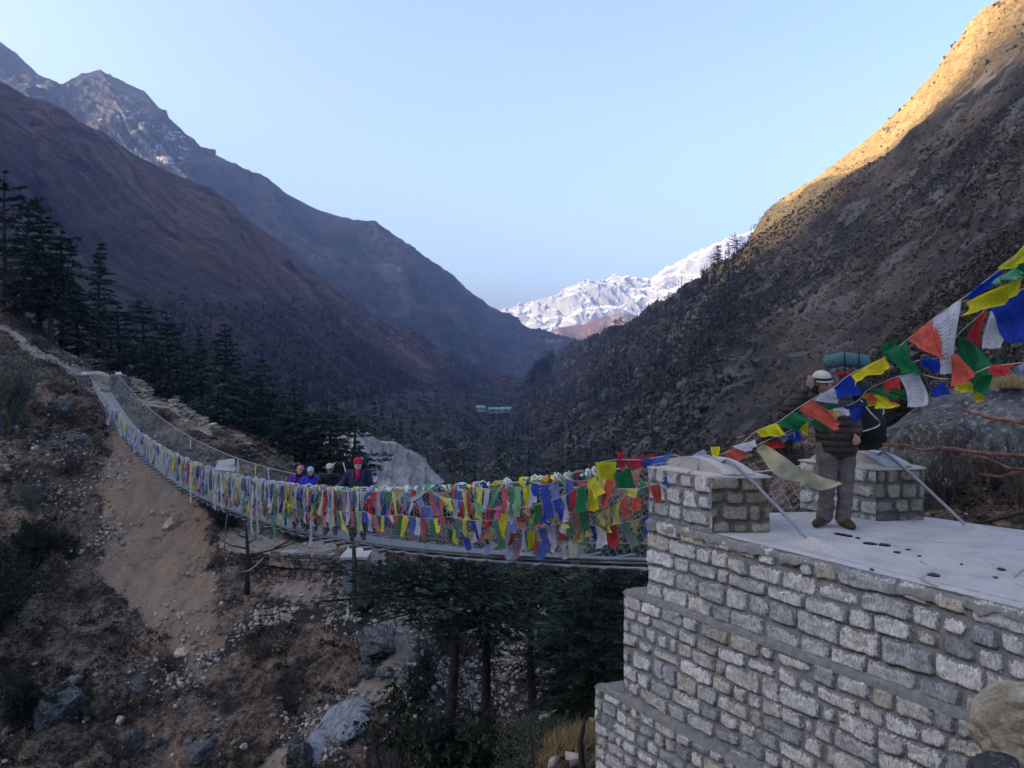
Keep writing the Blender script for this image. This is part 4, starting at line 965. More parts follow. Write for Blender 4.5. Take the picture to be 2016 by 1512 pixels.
def fir_mesh(seed, h=12.0, base=0.28, rad=2.4, nbr=70, per=26, droop=0.25, flat=False, tuft=0.34, col=(0.030, 0.048, 0.034), lean=0.02, irr=0.35, dead=8):
    r = np.random.default_rng(seed); pyr = random.Random(seed)
    lx, ly = r.normal(0, lean, 2)
    def axis(z): return np.array([lx * z + 0.12 * math.sin(z * 0.6 + seed), ly * z + 0.10 * math.sin(z * 0.5 + 2 * seed), z])
    tr = MB(); n = 16
    tr.tube([axis(h * i / (n - 1)) for i in range(n)], [0.020 * h * (1 - i / (n - 1)) ** 0.8 + 0.02 + (0.05 if i == 0 else 0) for i in range(n)], 8)
    Cs, As, Bs, Ts = [], [], [], []
    levels = []
    z = base * h
    while z < h * 0.985:
        levels.append(z); z += h * (1 - base) / (nbr / 4.2) * r.uniform(0.7, 1.3)
    for z in levels:
        t = (z / h - base) / (1 - base)
        prof = (1 - t) ** 0.6 * (0.45 + 0.55 * min(1, t * 3.2 + 0.35)) if not flat else (0.75 + 0.35 * math.sin(t * 5)) * (1 - t ** 3)
        k = int(r.integers(4, 7)) if t < 0.8 else 3
        a0 = r.uniform(0, 6.28)
        for q in range(k):
            if r.random() < irr * 0.35: continue
            az = a0 + 6.283 * q / k + r.normal(0, 0.25); L = max(0.25, rad * prof * r.uniform(1 - irr, 1 + irr * 0.7))
            el = (0.25 + 0.5 * t) - droop * r.uniform(0.3, 1.2)
            p0 = axis(z); d = np.array([math.cos(az), math.sin(az), 0])
            s = np.linspace(0, 1, 7); pts = p0 + d * L * s[:, None] + np.array([0, 0, 1.0]) * (L * (el * s - droop * 1.3 * s ** 2 + 0.25 * droop * s ** 4))[:, None]
            tr.tube(pts, [0.012 * L * (1 - 0.85 * w) + 0.008 for w in s], 3, cap=False)
            m = max(6, int(per * L / rad)); w = r.uniform(0.12, 1.0, m) ** 0.75
            side = np.array([-d[1], d[0], 0]); wd = L * 0.30 * (1 - w * 0.55) + 0.06
            off = r.uniform(-1, 1, m) * wd
            i = np.clip((w * 6).astype(int), 0, 5); f = w * 6 - i
            c = pts[i] * (1 - f)[:, None] + pts[i + 1] * f[:, None] + side * off[:, None] + np.array([0, 0, 1.0]) * (r.normal(0, 0.05, m) * L * 0.5 - 0.12 * np.abs(off))[:, None]
            for _ in range(3):
                a = d * r.uniform(0.3, 1.0, (m, 1)) + side * (np.sign(off)[:, None] * r.uniform(0.2, 1.0, (m, 1))) + np.array([0, 0, 1.0]) * r.normal(-0.12, 0.28, (m, 1))
                a /= np.linalg.norm(a, axis=1, keepdims=True); b = np.cross(a, np.array([0, 0, 1.0]) + r.normal(0, 0.45, (m, 3))); b /= np.linalg.norm(b, axis=1, keepdims=True)
                sz = tuft * r.uniform(0.55, 1.25, (m, 1)); Cs.append(c + r.normal(0, 0.07, (m, 3)) * tuft * 2); As.append(a * sz); Bs.append(b * sz * 0.42)
                Ts.append(np.array(col) * (0.55 + 1.1 * r.random((m, 1)) ** 2) * (1 + 0.5 * (w[:, None] > 0.8)))
    # dead lower limbs
    for _ in range(dead):
        z = r.uniform(0.06, base + 0.05) * h; az = r.uniform(0, 6.28); L = r.uniform(0.3, 0.8) * rad * 0.7; d = np.array([math.cos(az), math.sin(az), 0]); p0 = axis(z)
        q = [p0, p0 + d * L * 0.5 + np.array([0, 0, 0.04 * L]), p0 + d * L + np.array([0, 0, -0.12 * L])]
        tr.tube(q, [0.028, 0.018, 0.006], 3)
        for _ in range(4):
            s_ = r.uniform(0.3, 0.95); c = p0 + d * L * s_; e = c + np.array([r.normal(), r.normal(), -0.3]) * 0.16 * L; tr.tube([c, e], [0.010, 0.003], 3)
    V = tri_batch(np.concatenate(Cs), np.concatenate(As), np.concatenate(Bs)); T = np.repeat(np.concatenate(Ts), 3, 0)
    return tr, V, T, h

def tree_proto(kind, seed, mat_leaf='needles', **kw):
    tr, V, T, h = fir_mesh(seed, **kw)
    e = empty(kind); tr.build('trunk', M['bark'], e, True)
    np_mesh('crown', V, np.arange(len(V)).reshape(-1, 3), M[mat_leaf], e, smooth=False, attrs={'tint': T})
    return e, h
FIRS = [tree_proto('fir_tree', 11, h=12, base=0.30, rad=3.2, nbr=66, per=42, tuft=0.42, irr=0.5), tree_proto('fir_tree', 12, h=12, base=0.20, rad=3.0, nbr=84, per=42, tuft=0.42, droop=0.3, irr=0.4, lean=0.035), tree_proto('fir_tree', 13, h=12, base=0.34, rad=3.3, nbr=56, per=44, tuft=0.44, irr=0.6),
        tree_proto('fir_tree', 14, h=12, base=0.42, rad=3.2, nbr=40, per=50, tuft=0.42, flat=True, irr=0.55, droop=0.15), tree_proto('fir_tree', 15, h=12, base=0.16, rad=2.5, nbr=92, per=36, tuft=0.40, col=(0.032, 0.055, 0.040), irr=0.45)]
used = {}
def plant(protos, k, loc, height, label, group, rz=None, sx=1.0):
    e, h = protos[k]
    o = e if id(e) not in used else copy_tree(e)
    used[id(e)] = 1
    s = height / h; o.location = loc; o.rotation_euler = (0, 0, rz if rz is not None else rng.uniform(0, 6.28)); o.scale = (s * sx, s * sx, s)
    tag(o, label, 'tree' if 'tree' in o.name else 'shrub', group); return o
def gpt(px, Y, dz=-0.15):
    x = (px - CX) / F * Y; return Vector((x, Y, float(H(x, Y)) + dz))
far_firs = [(5, 325, 66, 3, 'tall ragged fir at the left picture edge, highest of the wood'), (42, 392, 72, 2, 'dark fir at the left edge with its crown just under the tallest one'), (78, 412, 63, 1, 'broad dark fir with a spiky top above the rust brown knoll'),
    (122, 432, 69, 0, 'fir standing just right of the broad spiky one on the knoll'), (104, 505, 62, 2, 'lower fir with bare trunk rising behind the brown knoll'), (193, 466, 92, 4, 'lone small fir standing apart above the wood on the open slope'),
    (150, 560, 67, 1, 'fir directly above the pale boulder at the bridge end'), (205, 632, 62, 3, 'fir with a long bare trunk right behind the far bridge pillars'), (232, 588, 69, 0, 'fir behind the far right pillar with a rounded top'),
    (275, 585, 74, 2, 'fir between the two rounded crowns over the stone stairs'), (300, 662, 63, 1, 'low fir at the head of the stone stairs'), (332, 606, 71, 0, 'wide flat topped fir above the stone stairs'),
    (365, 682, 66, 2, 'short fir in the middle of the dark wood, left of the tall spire'), (398, 655, 76, 4, 'narrow fir peeping behind the tall spire on its left'), (447, 636, 59, 4, 'tall spire shaped fir with feathery tiers, standing forward of the wood'),
    (420, 730, 63, 2, 'low fir at the foot of the tall spire'), (482, 722, 67, 0, 'fir just right of the tall spire'), (512, 705, 78, 1, 'fir seen far back in the gap right of the tall spire'), (541, 758, 63, 2, 'fir above the women in woollen hats, left of the pair'),
    (585, 762, 59, 1, 'bushy fir straight above the pink woollen hat'), (560, 805, 67, 3, 'flat crowned fir behind the bushy one'), (615, 800, 65, 2, 'fir above the pale blue hat'), (645, 789, 58, 0, 'fir with bare trunk above the man in the cream cap'),
    (685, 815, 67, 2, 'last fir of the wood, beside the pale landslide'), (662, 855, 61, 1, 'small fir left of the red balaclava'), (-30, 450, 62, 0, 'fir cut by the left edge of the picture halfway up'), (32, 530, 60, 1, 'fir rising from the brown knoll at the left edge'),
    (255, 690, 66, 2, 'low fir behind the rubble wall of the stairs'), (706, 868, 72, 4, 'short fir at the top of the pale landslide')]
for px, pt, Y, k, lab in far_firs:
    g = gpt(px, Y); zt = (HY - pt) / F * Y; hh = max(3.0, zt - g.z); plant(FIRS, k, g, hh, lab, 'firs beyond the far end of the bridge', sx=min(1.5, max(0.8, 12 / hh * 0.95)))
# the big trees in the gorge under the bridge
BIG = [tree_proto('hemlock_tree', 31, h=10, base=0.77, rad=2.9, nbr=42, per=60, tuft=0.22, droop=0.12, flat=True, irr=0.45, col=(0.024, 0.040, 0.028), dead=18),
       tree_proto('hemlock_tree', 32, h=10, base=0.66, rad=2.2, nbr=46, per=50, tuft=0.22, droop=0.2, irr=0.4, col=(0.028, 0.046, 0.030), dead=16),
       tree_proto('hemlock_tree', 33, h=10, base=0.10, rad=2.7, nbr=110, per=62, tuft=0.22, droop=0.22, irr=0.4, col=(0.020, 0.034, 0.024), dead=4)]
for px, pt, Y, k, lab, rad in [(885, 1078, 19.2, 0, 'large conifer with a long bare trunk and flat crown under the bridge deck', 1.0), (958, 1092, 21.5, 1, 'slimmer conifer with lichen on its trunk, right of the large bare trunked one', 0.9),
        (1110, 1100, 22.5, 2, 'dense dark conifer in the gorge under the middle flags', 0.62), (1190, 1108, 20.5, 2, 'dense dark conifer beside the stepped stone abutment', 0.62), (1235, 1112, 26, 2, 'dark conifer half hidden behind the stone abutment', 0.85),
        (1160, 1280, 16.2, 2, 'lower dark conifer at the foot of the abutment', 0.5), (1050, 1106, 27, 0, 'conifer glimpsed behind the two dense ones', 0.9)]:
    g = gpt(px, Y, -0.3); zt = (HY - pt) / F * Y; hh = max(3.5, zt - g.z); plant(BIG, k, g, hh, lab, 'conifers in the gorge below the bridge', sx=rad * max(0.75, 10 / hh))
# skyline trees of the right slope
for px, pt, pb, k, lab in [(1444, 455, 505, 3, 'tallest umbrella topped pine on the right skyline'), (1431, 474, 510, 2, 'pine leaning beside the tallest skyline one'), (1413, 474, 524, 0, 'skyline pine left of the tall pair'), (1403, 492, 535, 3, 'small skyline pine under the tall group'),
        (1381, 528, 560, 2, 'skyline pine halfway between the tall group and the snowy gap'), (1345, 556, 588, 0, 'low skyline pine over the snow peak'), (1318, 572, 600, 3, 'flat topped pine against the bright snow'), (1290, 588, 615, 2, 'pine against the snow, lower down the crest'),
        (1275, 598, 624, 0, 'small pine against the snow beside the flat topped one'), (1224, 616, 658, 3, 'tall lean pine before the brown foothill'), (1212, 626, 664, 2, 'pine beside the tall lean one before the foothill'), (1200, 638, 668, 0, 'pine at the left of the foothill group'),
        (1178, 650, 678, 2, 'little pine low on the crest near the valley gap'), (1160, 661, 684, 1, 'little bushy pine at the valley gap'), (1141, 671, 694, 0, 'last little pine of the crest at the valley gap')]:
    p, _ = find('hillside_right', px, pb); hh = (pb - pt) / F * p.y * 1.05; plant(FIRS, k, p + Vector((0, 0, -0.04 * hh)), hh, lab, 'pines on the right skyline', sx=0.85)

# bare shrubs
def shrub_mesh(seed, h=2.0, spread=1.3, stems=9, col=(0.055, 0.042, 0.040), leaf=0, lcol=(0.05, 0.06, 0.04), lsz=0.07):
    r = random.Random(seed); mb = MB(); tips = []
    def grow(p, d, L, rad, lev):
        n = 4; pts = [p]; 
        for i in range(n):
            d = (d + Vector((r.gauss(0, .16), r.gauss(0, .16), r.gauss(0.04, .12)))).normalized(); pts.append(pts[-1] + d * L / n)
        mb.tube(pts, [rad * (1 - 0.6 * i / n) for i in range(n + 1)], 3, tuple(c * r.uniform(0.6, 1.5) for c in col), cap=False)
        tips.extend(pts[2:])
        if lev > 0:
            for _ in range(r.randint(3, 5)):
                k = r.randint(1, n); dd = (d + Vector((r.gauss(0, .6), r.gauss(0, .6), r.gauss(0.1, .35)))).normalized()
                grow(pts[k], dd, L * r.uniform(0.45, 0.75), rad * 0.5, lev - 1)
    for _ in range(stems):
        a = r.uniform(0, 6.28); s = r.uniform(0.1, 1) * spread / h
        grow(Vector((r.gauss(0, .08), r.gauss(0, .08), 0)), Vector((math.cos(a) * s, math.sin(a) * s, 1)).normalized(), h * r.uniform(0.4, 0.6), 0.018 * h, 3)
    L = None
    if leaf:
        rr_ = np.random.default_rng(seed); tp = np.array([tuple(q) for q in tips]); k = rr_.integers(0, len(tp), leaf); c = tp[k] + rr_.normal(0, lsz * 1.2, (leaf, 3))
        a = rr_.normal(size=(leaf, 3)); a /= np.linalg.norm(a, axis=1, keepdims=True); b = np.cross(a, rr_.normal(size=(leaf, 3))); b /= np.linalg.norm(b, axis=1, keepdims=True)
        s = lsz * rr_.uniform(0.6, 1.4, (leaf, 1)); L = (tri_batch(c, a * s * 1.3, b * s), np.repeat(np.array(lcol) * (0.5 + rr_.random((leaf, 1))), 3, 0))
    return mb, L, h
def shrub_proto(kind, seed, **kw):
    mb, L, h = shrub_mesh(seed, **kw); e = empty(kind); mb.build('stems', M['twig'], e)
    if L: np_mesh('foliage', L[0], np.arange(len(L[0])).reshape(-1, 3), M['needles'], e, smooth=False, attrs={'tint': L[1]})
    return e, h
SH = [shrub_proto('bare_shrub', 51, h=2.2, spread=1.6, stems=11), shrub_proto('bare_shrub', 52, h=1.8, spread=2.0, stems=12, col=(0.075, 0.06, 0.055)),
      shrub_proto('leafy_shrub', 53, h=1.8, spread=1.5, stems=9, leaf=14000, lcol=(0.026, 0.036, 0.024), lsz=0.045), shrub_proto('lichen_shrub', 54, h=2.4, spread=1.5, stems=9, leaf=14000, col=(0.09, 0.09, 0.075), lcol=(0.125, 0.14, 0.11), lsz=0.035)]
shr = [(800, 1500, 2, 0, 2.6, 'dense bare purple brown shrub beside the path at the bottom'), (760, 1515, 0, 1, 1.9, 'bare shrub at the bottom left of the purple brown one'), (880, 1500, 0, 2, 2.7, 'green bush at the foot of the large bare trunk'), (850, 1330, 0, 0, 2.2, 'bare grey shrub left of the large conifer trunk'), (905, 1290, 0, 1, 2.6, 'bare shrub between the two conifer trunks'),
       (985, 1480, 0, 0, 2.6, 'tangled bare shrub at the foot of the lichened trunk'), (1040, 1505, 0, 3, 1.8, 'pale lichen covered bush low between the conifers'), (930, 1505, 0, 3, 1.8, 'lichen grey bush between the two trunks at the bottom'),
       (15, 850, 0, 3, 4.6, 'pale green lichen covered shrub at the left edge'), (60, 1010, 0, 3, 1.8, 'small lichened shrub below the pale one at the left edge'), (-10, 1250, 0, 2, 4.5, 'dark drooping bush at the left edge below'), (60, 1130, 0, 2, 3.0, 'dark evergreen bush on the left bank above the slide'), (45, 1430, 0, 2, 2.2, 'dark bush behind the black and white boulder'),
       (140, 930, 0, 1, 1.9, 'bare bush left of the slide near its top'), (110, 1080, 0, 1, 1.9, 'bare grey bush left of the brown slide'), (440, 1045, 0, 2, 2.3, 'dark bush hugging the underside of the bridge on the far bank'), (592, 1068, 0, 2, 1.3, 'dark green bush on the path under the bridge'), (415, 1000, 0, 2, 1.6, 'dark bush where the bank meets the hanging scarves'),
       (330, 1330, 0, 0, 1.2, 'brown bush at the foot of the slide'), (520, 1300, 0, 1, 1.2, 'brown bush below the band of gravel'), (230, 1500, 0, 1, 1.5, 'bare bush beside the round pale boulder'), (560, 1400, 0, 0, 1.3, 'bare bush on the dark bank left of the path'),
       (835, 905 + 40, 0, 2, 2.0, 'dark bush showing over the rail beside the landslide')]
for px, py, _, k, hh, lab in shr:
    g = ground_at(px, py)
    if px in (800, 760, 880, 985, 1040, 930): g = gpt(px, {800: 24, 760: 25, 880: 17.5, 985: 19.5, 1040: 17, 930: 18}[px]); top = (HY - {800: 1385, 760: 1440, 880: 1385, 985: 1340, 1040: 1400, 930: 1420}[px]) / F * g.y; hh = max(1.0, top - g.z)
    plant(SH, k, g + Vector((0, 0, -0.1)), hh, lab, 'shrubs on the far bank and in the gorge')
for px, py, Y, k, hh, lab in [(1860, 1010, 11.0, 0, 1.1, 'dark bare shrub behind the platform, right of the second pillar'), (1950, 1015, 11.2, 1, 1.0, 'bare shrub under the big grey boulder'), (2010, 1030, 9.8, 1, 0.8, 'bare twigs at the right edge of the platform'), (1890, 960, 12.2, 0, 1.2, 'dark shrub between the boulder and the pillar'), (1775, 930, 19, 2, 1.6, 'dark leafy shrub behind the black bag'), (1690, 960, 24, 1, 1.8, 'bare shrub behind the black bag'), (1560, 960, 22, 0, 1.6, 'bare shrub seen through the netting between the pillars'), (1540, 930, 34, 2, 2.2, 'dark leafy shrub beyond the netting between the pillars'), (2040, 960, 10.6, 0, 1.2, 'dark shrub at the right picture edge below the boulder')]:
    g = gpt(px, Y); plant(SH, k, g, hh, lab, 'shrubs behind the platform')
# ---- ground scrub: low heath, far too many to count
nn_ = 26000
w = (bush ** 2) * (pyg < 1560) * (pxg > -60) * (pxg < 1450) / np.maximum(rr, 6) ** 0.8 * np.clip(0.35 + 2.0 * fbm(q3 / 3.5, 4, 91), 0.02, 2)
w = w * (yy > 9) * (rr > 11); w = w.ravel() / w.sum(); k_ = nrg.choice(len(w), nn_, p=w); i_, j_ = np.divmod(k_, NY)
sp = np.stack([gx[i_] + nrg.uniform(-.07, .07, nn_), gy[j_] + nrg.uniform(-.07, .07, nn_), Z[i_, j_]], 1)
tn = np.array([(0.030, 0.022, 0.018), (0.055, 0.036, 0.026), (0.016, 0.018, 0.014), (0.080, 0.050, 0.032), (0.020, 0.024, 0.016), (0.095, 0.082, 0.070)])[nrg.integers(0, 6, nn_)]
tag(clumps('ground_scrub', sp, None, 0.16 + 0.40 * nrg.random(nn_) ** 3, tn, M['leafy'], ntri=20, spread=0.55), 'low brown heath covering the far bank', 'heath', kind='stuff')
w = (pxg > 1400) * (pxg < 2250) * (pyg > 800) * (pyg < 1080) * (yy > 9.4) / np.maximum(rr, 8) ** 0.6 * np.clip(0.3 + 2 * fbm(q3 / 2.5, 4, 93), 0.05, 2)
inplat = ((xx - 2) * 0 + 1) * (FN.dot(FN) > 0); nn_ = 5200
w = w.ravel() / w.sum(); k_ = nrg.choice(len(w), nn_, p=w); i_, j_ = np.divmod(k_, NY)
sp = np.stack([gx[i_], gy[j_], Z[i_, j_]], 1) + nrg.uniform(-.07, .07, (nn_, 3)) * np.array([1, 1, 0])
tn = np.array([(0.030, 0.024, 0.020), (0.055, 0.040, 0.030), (0.018, 0.020, 0.016), (0.10, 0.080, 0.062), (0.040, 0.030, 0.026)])[nrg.integers(0, 5, nn_)]
tag(clumps('shoulder_scrub', sp, None, 0.08 + 0.30 * nrg.random(nn_) ** 2, tn, M['leafy'], ntri=26, spread=0.6), 'low dark heath behind the platform', 'heath', kind='stuff')

# ---- rocks
t = NT('grey boulder'); v = t.coord()
n1 = t.noise(v, 1.6, 9, 0.7); n2 = t.noise(v, 9.0, 8, 0.75)
c = t.ramp(n1, [(0.3, (0.035, 0.037, 0.040)), (0.5, (0.09, 0.092, 0.095)), (0.7, (0.19, 0.19, 0.19))])
c = t.mix(t.ramp(n2, [(0.52, 0.0), (0.60, 0.8)]), c, (0.32, 0.325, 0.325))
c = t.mix(t.ramp(t.noise(v, 4.0, 7, 0.8), [(0.52, 0.0), (0.60, 0.85)]), c, (0.022, 0.022, 0.024))
M['rock'] = t.out(c, 0.95, t.bump(t.math('ADD', n2, n1), 1.0, 0.08), spec=0.15)
t = NT('pale boulder'); v = t.coord()
n1 = t.noise(v, 3.0, 9, 0.75); n2 = t.noise(v, 14.0, 8, 0.75)
c = t.ramp(n1, [(0.3, (0.22, 0.175, 0.12)), (0.5, (0.45, 0.385, 0.285)), (0.68, (0.62, 0.56, 0.45))])
c = t.mix(1.0, c, t.ramp(n2, [(0.3, (0.55,) * 3), (0.62, (1.15,) * 3)]), 'MULTIPLY')
M['rock_pale'] = t.out(c, 0.95, t.bump(t.math('ADD', n2, n1), 1.0, 0.035), spec=0.15)
t = NT('pale slab'); v = t.coord((1, 3, 3), rot=(0.2, 0.1, 0.5))
c = t.ramp(t.noise(v, 2.5, 9, 0.75), [(0.35, (0.10, 0.11, 0.125)), (0.5, (0.24, 0.26, 0.28)), (0.65, (0.38, 0.40, 0.42))])
M['slab'] = t.out(c, 0.9, t.bump(t.noise(v, 5.0, 8, 0.7), 1.0, 0.08), spec=0.15)
def rock(loc, size, label, seed, mat='rock', group='boulders lying on the far bank', sub=4, rot=None, rough=0.30, name='boulder', cuts=7):
    bm = bmesh.new(); bmesh.ops.create_icosphere(bm, subdivisions=sub, radius=1.0)
    r = random.Random(seed); V = np.array([tuple(q.co) for q in bm.verts])
    for _ in range(cuts):
        n = np.array([r.gauss(0, 1), r.gauss(0, 1), r.gauss(0, 0.8)]); n /= np.linalg.norm(n); dd = r.uniform(0.55, 0.85)
        s = V @ n; V = V - np.outer(np.clip(s - dd, 0, None) * 0.9, n)
    V = V + V / np.linalg.norm(V, axis=1, keepdims=True) * (rough * fbm(V * 1.3 + seed, 5, seed) + rough * 0.3 * fbm(V * 4 + seed, 4, seed + 3, ridged=True))[:, None]
    V = V * np.array(size)
    for q, c in zip(bm.verts, V): q.co = c
    me = bpy.data.meshes.new(name); bm.to_mesh(me); bm.free()
    o = link(name, me, M[mat], None, sub >= 5); o.location = loc; o.rotation_euler = rot or (r.uniform(-.3, .3), r.uniform(-.3, .3), r.uniform(0, 6.28))
    tag(o, label, 'boulder', group); return o
for px, py, s, asp, lab, mt in [(103, 1400, 50, 0.95, 'large dark boulder with a white patch at the lower left', 'rock'), (258, 1463, 23, 1, 'round pale and black boulder at the bottom left', 'rock'), (395, 1482, 30, 0.6, 'low grey boulder at the bottom, right of the round one', 'rock'), (585, 1500, 38, 1.3, 'upright grey boulder at the bottom beside the path', 'rock'),
        (272, 1352, 20, 0.9, 'grey boulder below the foot of the slide', 'rock'), (742, 1272, 46, 0.75, 'big grey boulder left of the path bend', 'rock'), (760, 1330, 17, 0.8, 'white speckled boulder on the path edge', 'rock'), (722, 1328, 16, 0.9, 'small grey boulder under the big one by the path', 'rock'), (698, 1342, 13, 0.8, 'smallest grey boulder left of the path', 'rock'),
        (128, 802, 14, 1, 'grey rock left of the far footing', 'rock'), (150, 868, 24, 0.6, 'grey rock outcrop below the far footing', 'rock'), (332, 1034, 15, 0.9, 'round earth coloured boulder on the brown slide', 'rock_pale'), (358, 1288, 17, 0.4, 'flat stone lying at the foot of the slide', 'rock_pale'), (690, 1430, 62, 0.28, 'flat pale blue slab beside the lower path', 'slab'), (640, 1470, 60, 0.28, 'flat pale slab at the bottom of the path', 'slab'), (716, 1393, 30, 0.35, 'small flat slab above the pale blue one', 'slab'),
        (480, 1475, 8, 0.8, 'little cream stone at the bottom centre left', 'rock_pale'), (235, 1420, 8, 1.2, 'little white stone above the round boulder', 'rock_pale'), (310, 1465, 12, 0.9, 'small speckled rock between the round and the low boulder', 'rock'), (465, 1352, 8, 0.9, 'little bluish stone below the gravel band', 'rock'), (200, 1310, 9, 0.9, 'small grey stone near the yellow scrap', 'rock'), (720, 1300, 14, 0.8, 'rock between the big boulder and the path', 'rock'), (245, 1510, 10, 0.9, 'small rock at the bottom edge', 'rock')]:
    g = ground_at(px, min(py + s * asp * 0.5, 1600)); rr_ = s / F * g.y
    o = rock(g + Vector((0, 0.3 * rr_, rr_ * asp * 0.45)), (rr_, rr_ * 0.9, rr_ * asp), lab, px + py, mt, sub=4)
o = rock(P(176, 745, 59.5) + Vector((0, 0, -0.6)), (1.75, 1.5, 1.25), 'large smooth pale boulder behind the far pillars', 9, 'rock_pale', None, 4, (0, 0.1, 0.3), 0.12, cuts=3)
# far right big outcrop behind the platform and the rock near the camera
o = rock(P(2010, 905, 13.2), (3.0, 2.0, 1.25), 'huge grey lichened boulder rising behind the platform at the right edge', 77, 'rock', None, 6, (0.15, -0.34, 0.1), 0.16, cuts=5)
o = rock(P(2010, 850, 15.5), (2.9, 1.8, 1.15), 'upper slab of grey rock behind the huge lichened boulder', 78, 'rock', None, 5, (0.1, -0.30, 0.2), 0.18, cuts=5)
o = rock(P(2022, 1432, 3.9), (0.27, 0.25, 0.235), 'rough cream coloured rock close to the camera at the lower right corner', 81, 'rock_pale', None, 6, (0.1, 0.2, 0.4), 0.14, name='rock', cuts=5)
o = rock(P(1962, 1530, 3.75), (0.13, 0.13, 0.10), 'small grey rock below the cream one at the lower right corner', 82, 'rock', None, 5, None, 0.2, name='rock')
o = rock(P(2080, 1560, 3.7), (0.25, 0.22, 0.16), 'shadowed rock under the cream one at the lower right corner', 83, 'rock', None, 5, None, 0.2, name='rock')
# loose stones: rubble bands and path edges
w = (gravel ** 1.2 * 1.6 + 0.06 * earth * np.clip((pyg - 1100) / 120, 0.2, 2) + 0.05 * tan_ + 0.012) * (pyg < 1560) * (pxg > -60) * (pxg < 1250) * (yy > 11) * (yy < 62) / np.maximum(rr, 6) ** 1.2 * np.clip(0.5 + 1.5 * fbm(q3 / 1.8, 3, 95), 0.05, 2)
w = w.ravel() / w.sum(); nn_ = 16000; k_ = nrg.choice(len(w), nn_, p=w); i_, j_ = np.divmod(k_, NY)
sp = np.stack([gx[i_] + nrg.uniform(-.07, .07, nn_), gy[j_] + nrg.uniform(-.07, .07, nn_), Z[i_, j_] + 0.02], 1)
tn = np.array([(0.32, 0.28, 0.23), (0.46, 0.41, 0.35), (0.24, 0.20, 0.17), (0.38, 0.35, 0.31), (0.18, 0.15, 0.12)])[nrg.integers(0, 5, nn_)]
stones('loose_stones', sp, 0.022 + 0.095 * nrg.random(nn_) ** 3.5, tn, 'pale rubble and loose stones strewn over the far bank and path')
w = (0.25 + blob(pxg, pyg, 130, 930, 120, 110) * 2 + blob(pxg, pyg, 330, 1400, 260, 90) + blob(pxg, pyg, 640, 1440, 90, 90)) * (bush > 0.5) * (pyg < 1560) * (pxg > -60) * (pxg < 1150) * (yy > 14) * (yy < 60) / np.maximum(rr, 6) ** 1.3 * np.clip(-0.1 + 2.6 * fbm(q3 / 2.4, 4, 195), 0.0, 2)
w = w.ravel() / w.sum(); nn_ = 800; k_ = nrg.choice(len(w), nn_, p=w); i_, j_ = np.divmod(k_, NY)
sp = np.stack([gx[i_], gy[j_], Z[i_, j_] - 0.02], 1)
stones('bank_rocks', sp, 0.05 + 0.20 * nrg.random(nn_) ** 4, np.array([(0.09, 0.082, 0.075), (0.13, 0.12, 0.105), (0.06, 0.055, 0.05), (0.22, 0.21, 0.19)])[nrg.integers(0, 4, nn_)], 'half buried dark rocks of the far bank', 'rocks')
# dry-stone stair walls climbing beyond the bridge, retaining wall by the path
def dry_wall(name, pts, hgt, label, cat, seed, stone=0.30, grp=None, rows=None, spread=0.25):
    """irregular flat stones stacked along a line; one thing, each course band is part of it"""
    r = random.Random(seed); e = empty(name, tuple(pts[0])); inv = Matrix.Translation(e.location).inverted()
    L = [0]; 
    for a, b in zip(pts, pts[1:]): L.append(L[-1] + (b - a).length)
    rows = rows or max(2, int(hgt / 0.16))
    for k in range(rows):
        mb = MB(); s = 0
        while s < L[-1]:
            i = max(q for q in range(len(L) - 1) if L[q] <= s); f = (s - L[i]) / (L[i + 1] - L[i]); p = pts[i].lerp(pts[i + 1], f); d = (pts[i + 1] - pts[i]); d.z = 0; d.normalize()
            w = stone * r.uniform(0.6, 1.5); th = hgt / rows * r.uniform(0.8, 1.1)
            Mx = Matrix.Rotation(math.atan2(d.y, d.x) + r.gauss(0, 0.12), 3, 'Z') @ Matrix.Rotation(r.gauss(0, 0.06), 3, 'X')
            c = p + Vector((r.gauss(0, 0.03), -0.10 * 0 + r.gauss(0, spread * 0.2), (k + 0.5) * hgt / rows + r.gauss(0, 0.015)))
            hx, hy, hz = w / 2, r.uniform(0.16, 0.3), th / 2
            vs = [c + Mx @ Vector((x * hx * r.uniform(0.8, 1.0), y * hy * r.uniform(0.75, 1.0), z * hz * r.uniform(0.8, 1.0))) for x in (-1, 1) for y in (-1, 1) for z in (-1, 1)]
            b = r.uniform(0.55, 1.3); col = r.choice([(0.30, 0.26, 0.21), (0.26, 0.23, 0.20), (0.34, 0.29, 0.22), (0.24, 0.24, 0.24)])
            mb.add(vs, [(0, 1, 3, 2), (4, 6, 7, 5), (0, 4, 5, 1), (2, 3, 7, 6), (0, 2, 6, 4), (1, 5, 7, 3)], tuple(q * b for q in col)); s += w * 0.97
        o = mb.build('stone_course', M['stony'], e); o.matrix_parent_inverse = inv
    tag(e, label, cat, grp); return e
def gline(pxs, lift=0.0): return [ground_at(a, b) + Vector((0, 0, lift)) for a, b in pxs]
def yline(l): return [P(a, b, Y) for a, b, Y in l]
dry_wall('rubble_wall', yline([(95, 735, 58), (130, 745, 57.8), (158, 752, 57.5)]), 0.9, 'rubble wall left of the far pillars', 'stone wall', 3)
dry_wall('rubble_wall', yline([(60, 700, 60), (95, 712, 59.5), (150, 722, 59.5)]), 0.8, 'tumbled stone edge of the path above the far pillars', 'stone wall', 13, stone=0.45, spread=0.6)
dry_wall('rubble_wall', yline([(246, 775, 56.5), (262, 772, 56.6), (285, 785, 56), (300, 797, 55.6)]), 1.1, 'rubble wall stepping down from the far right pillar', 'stone wall', 4, stone=0.5)
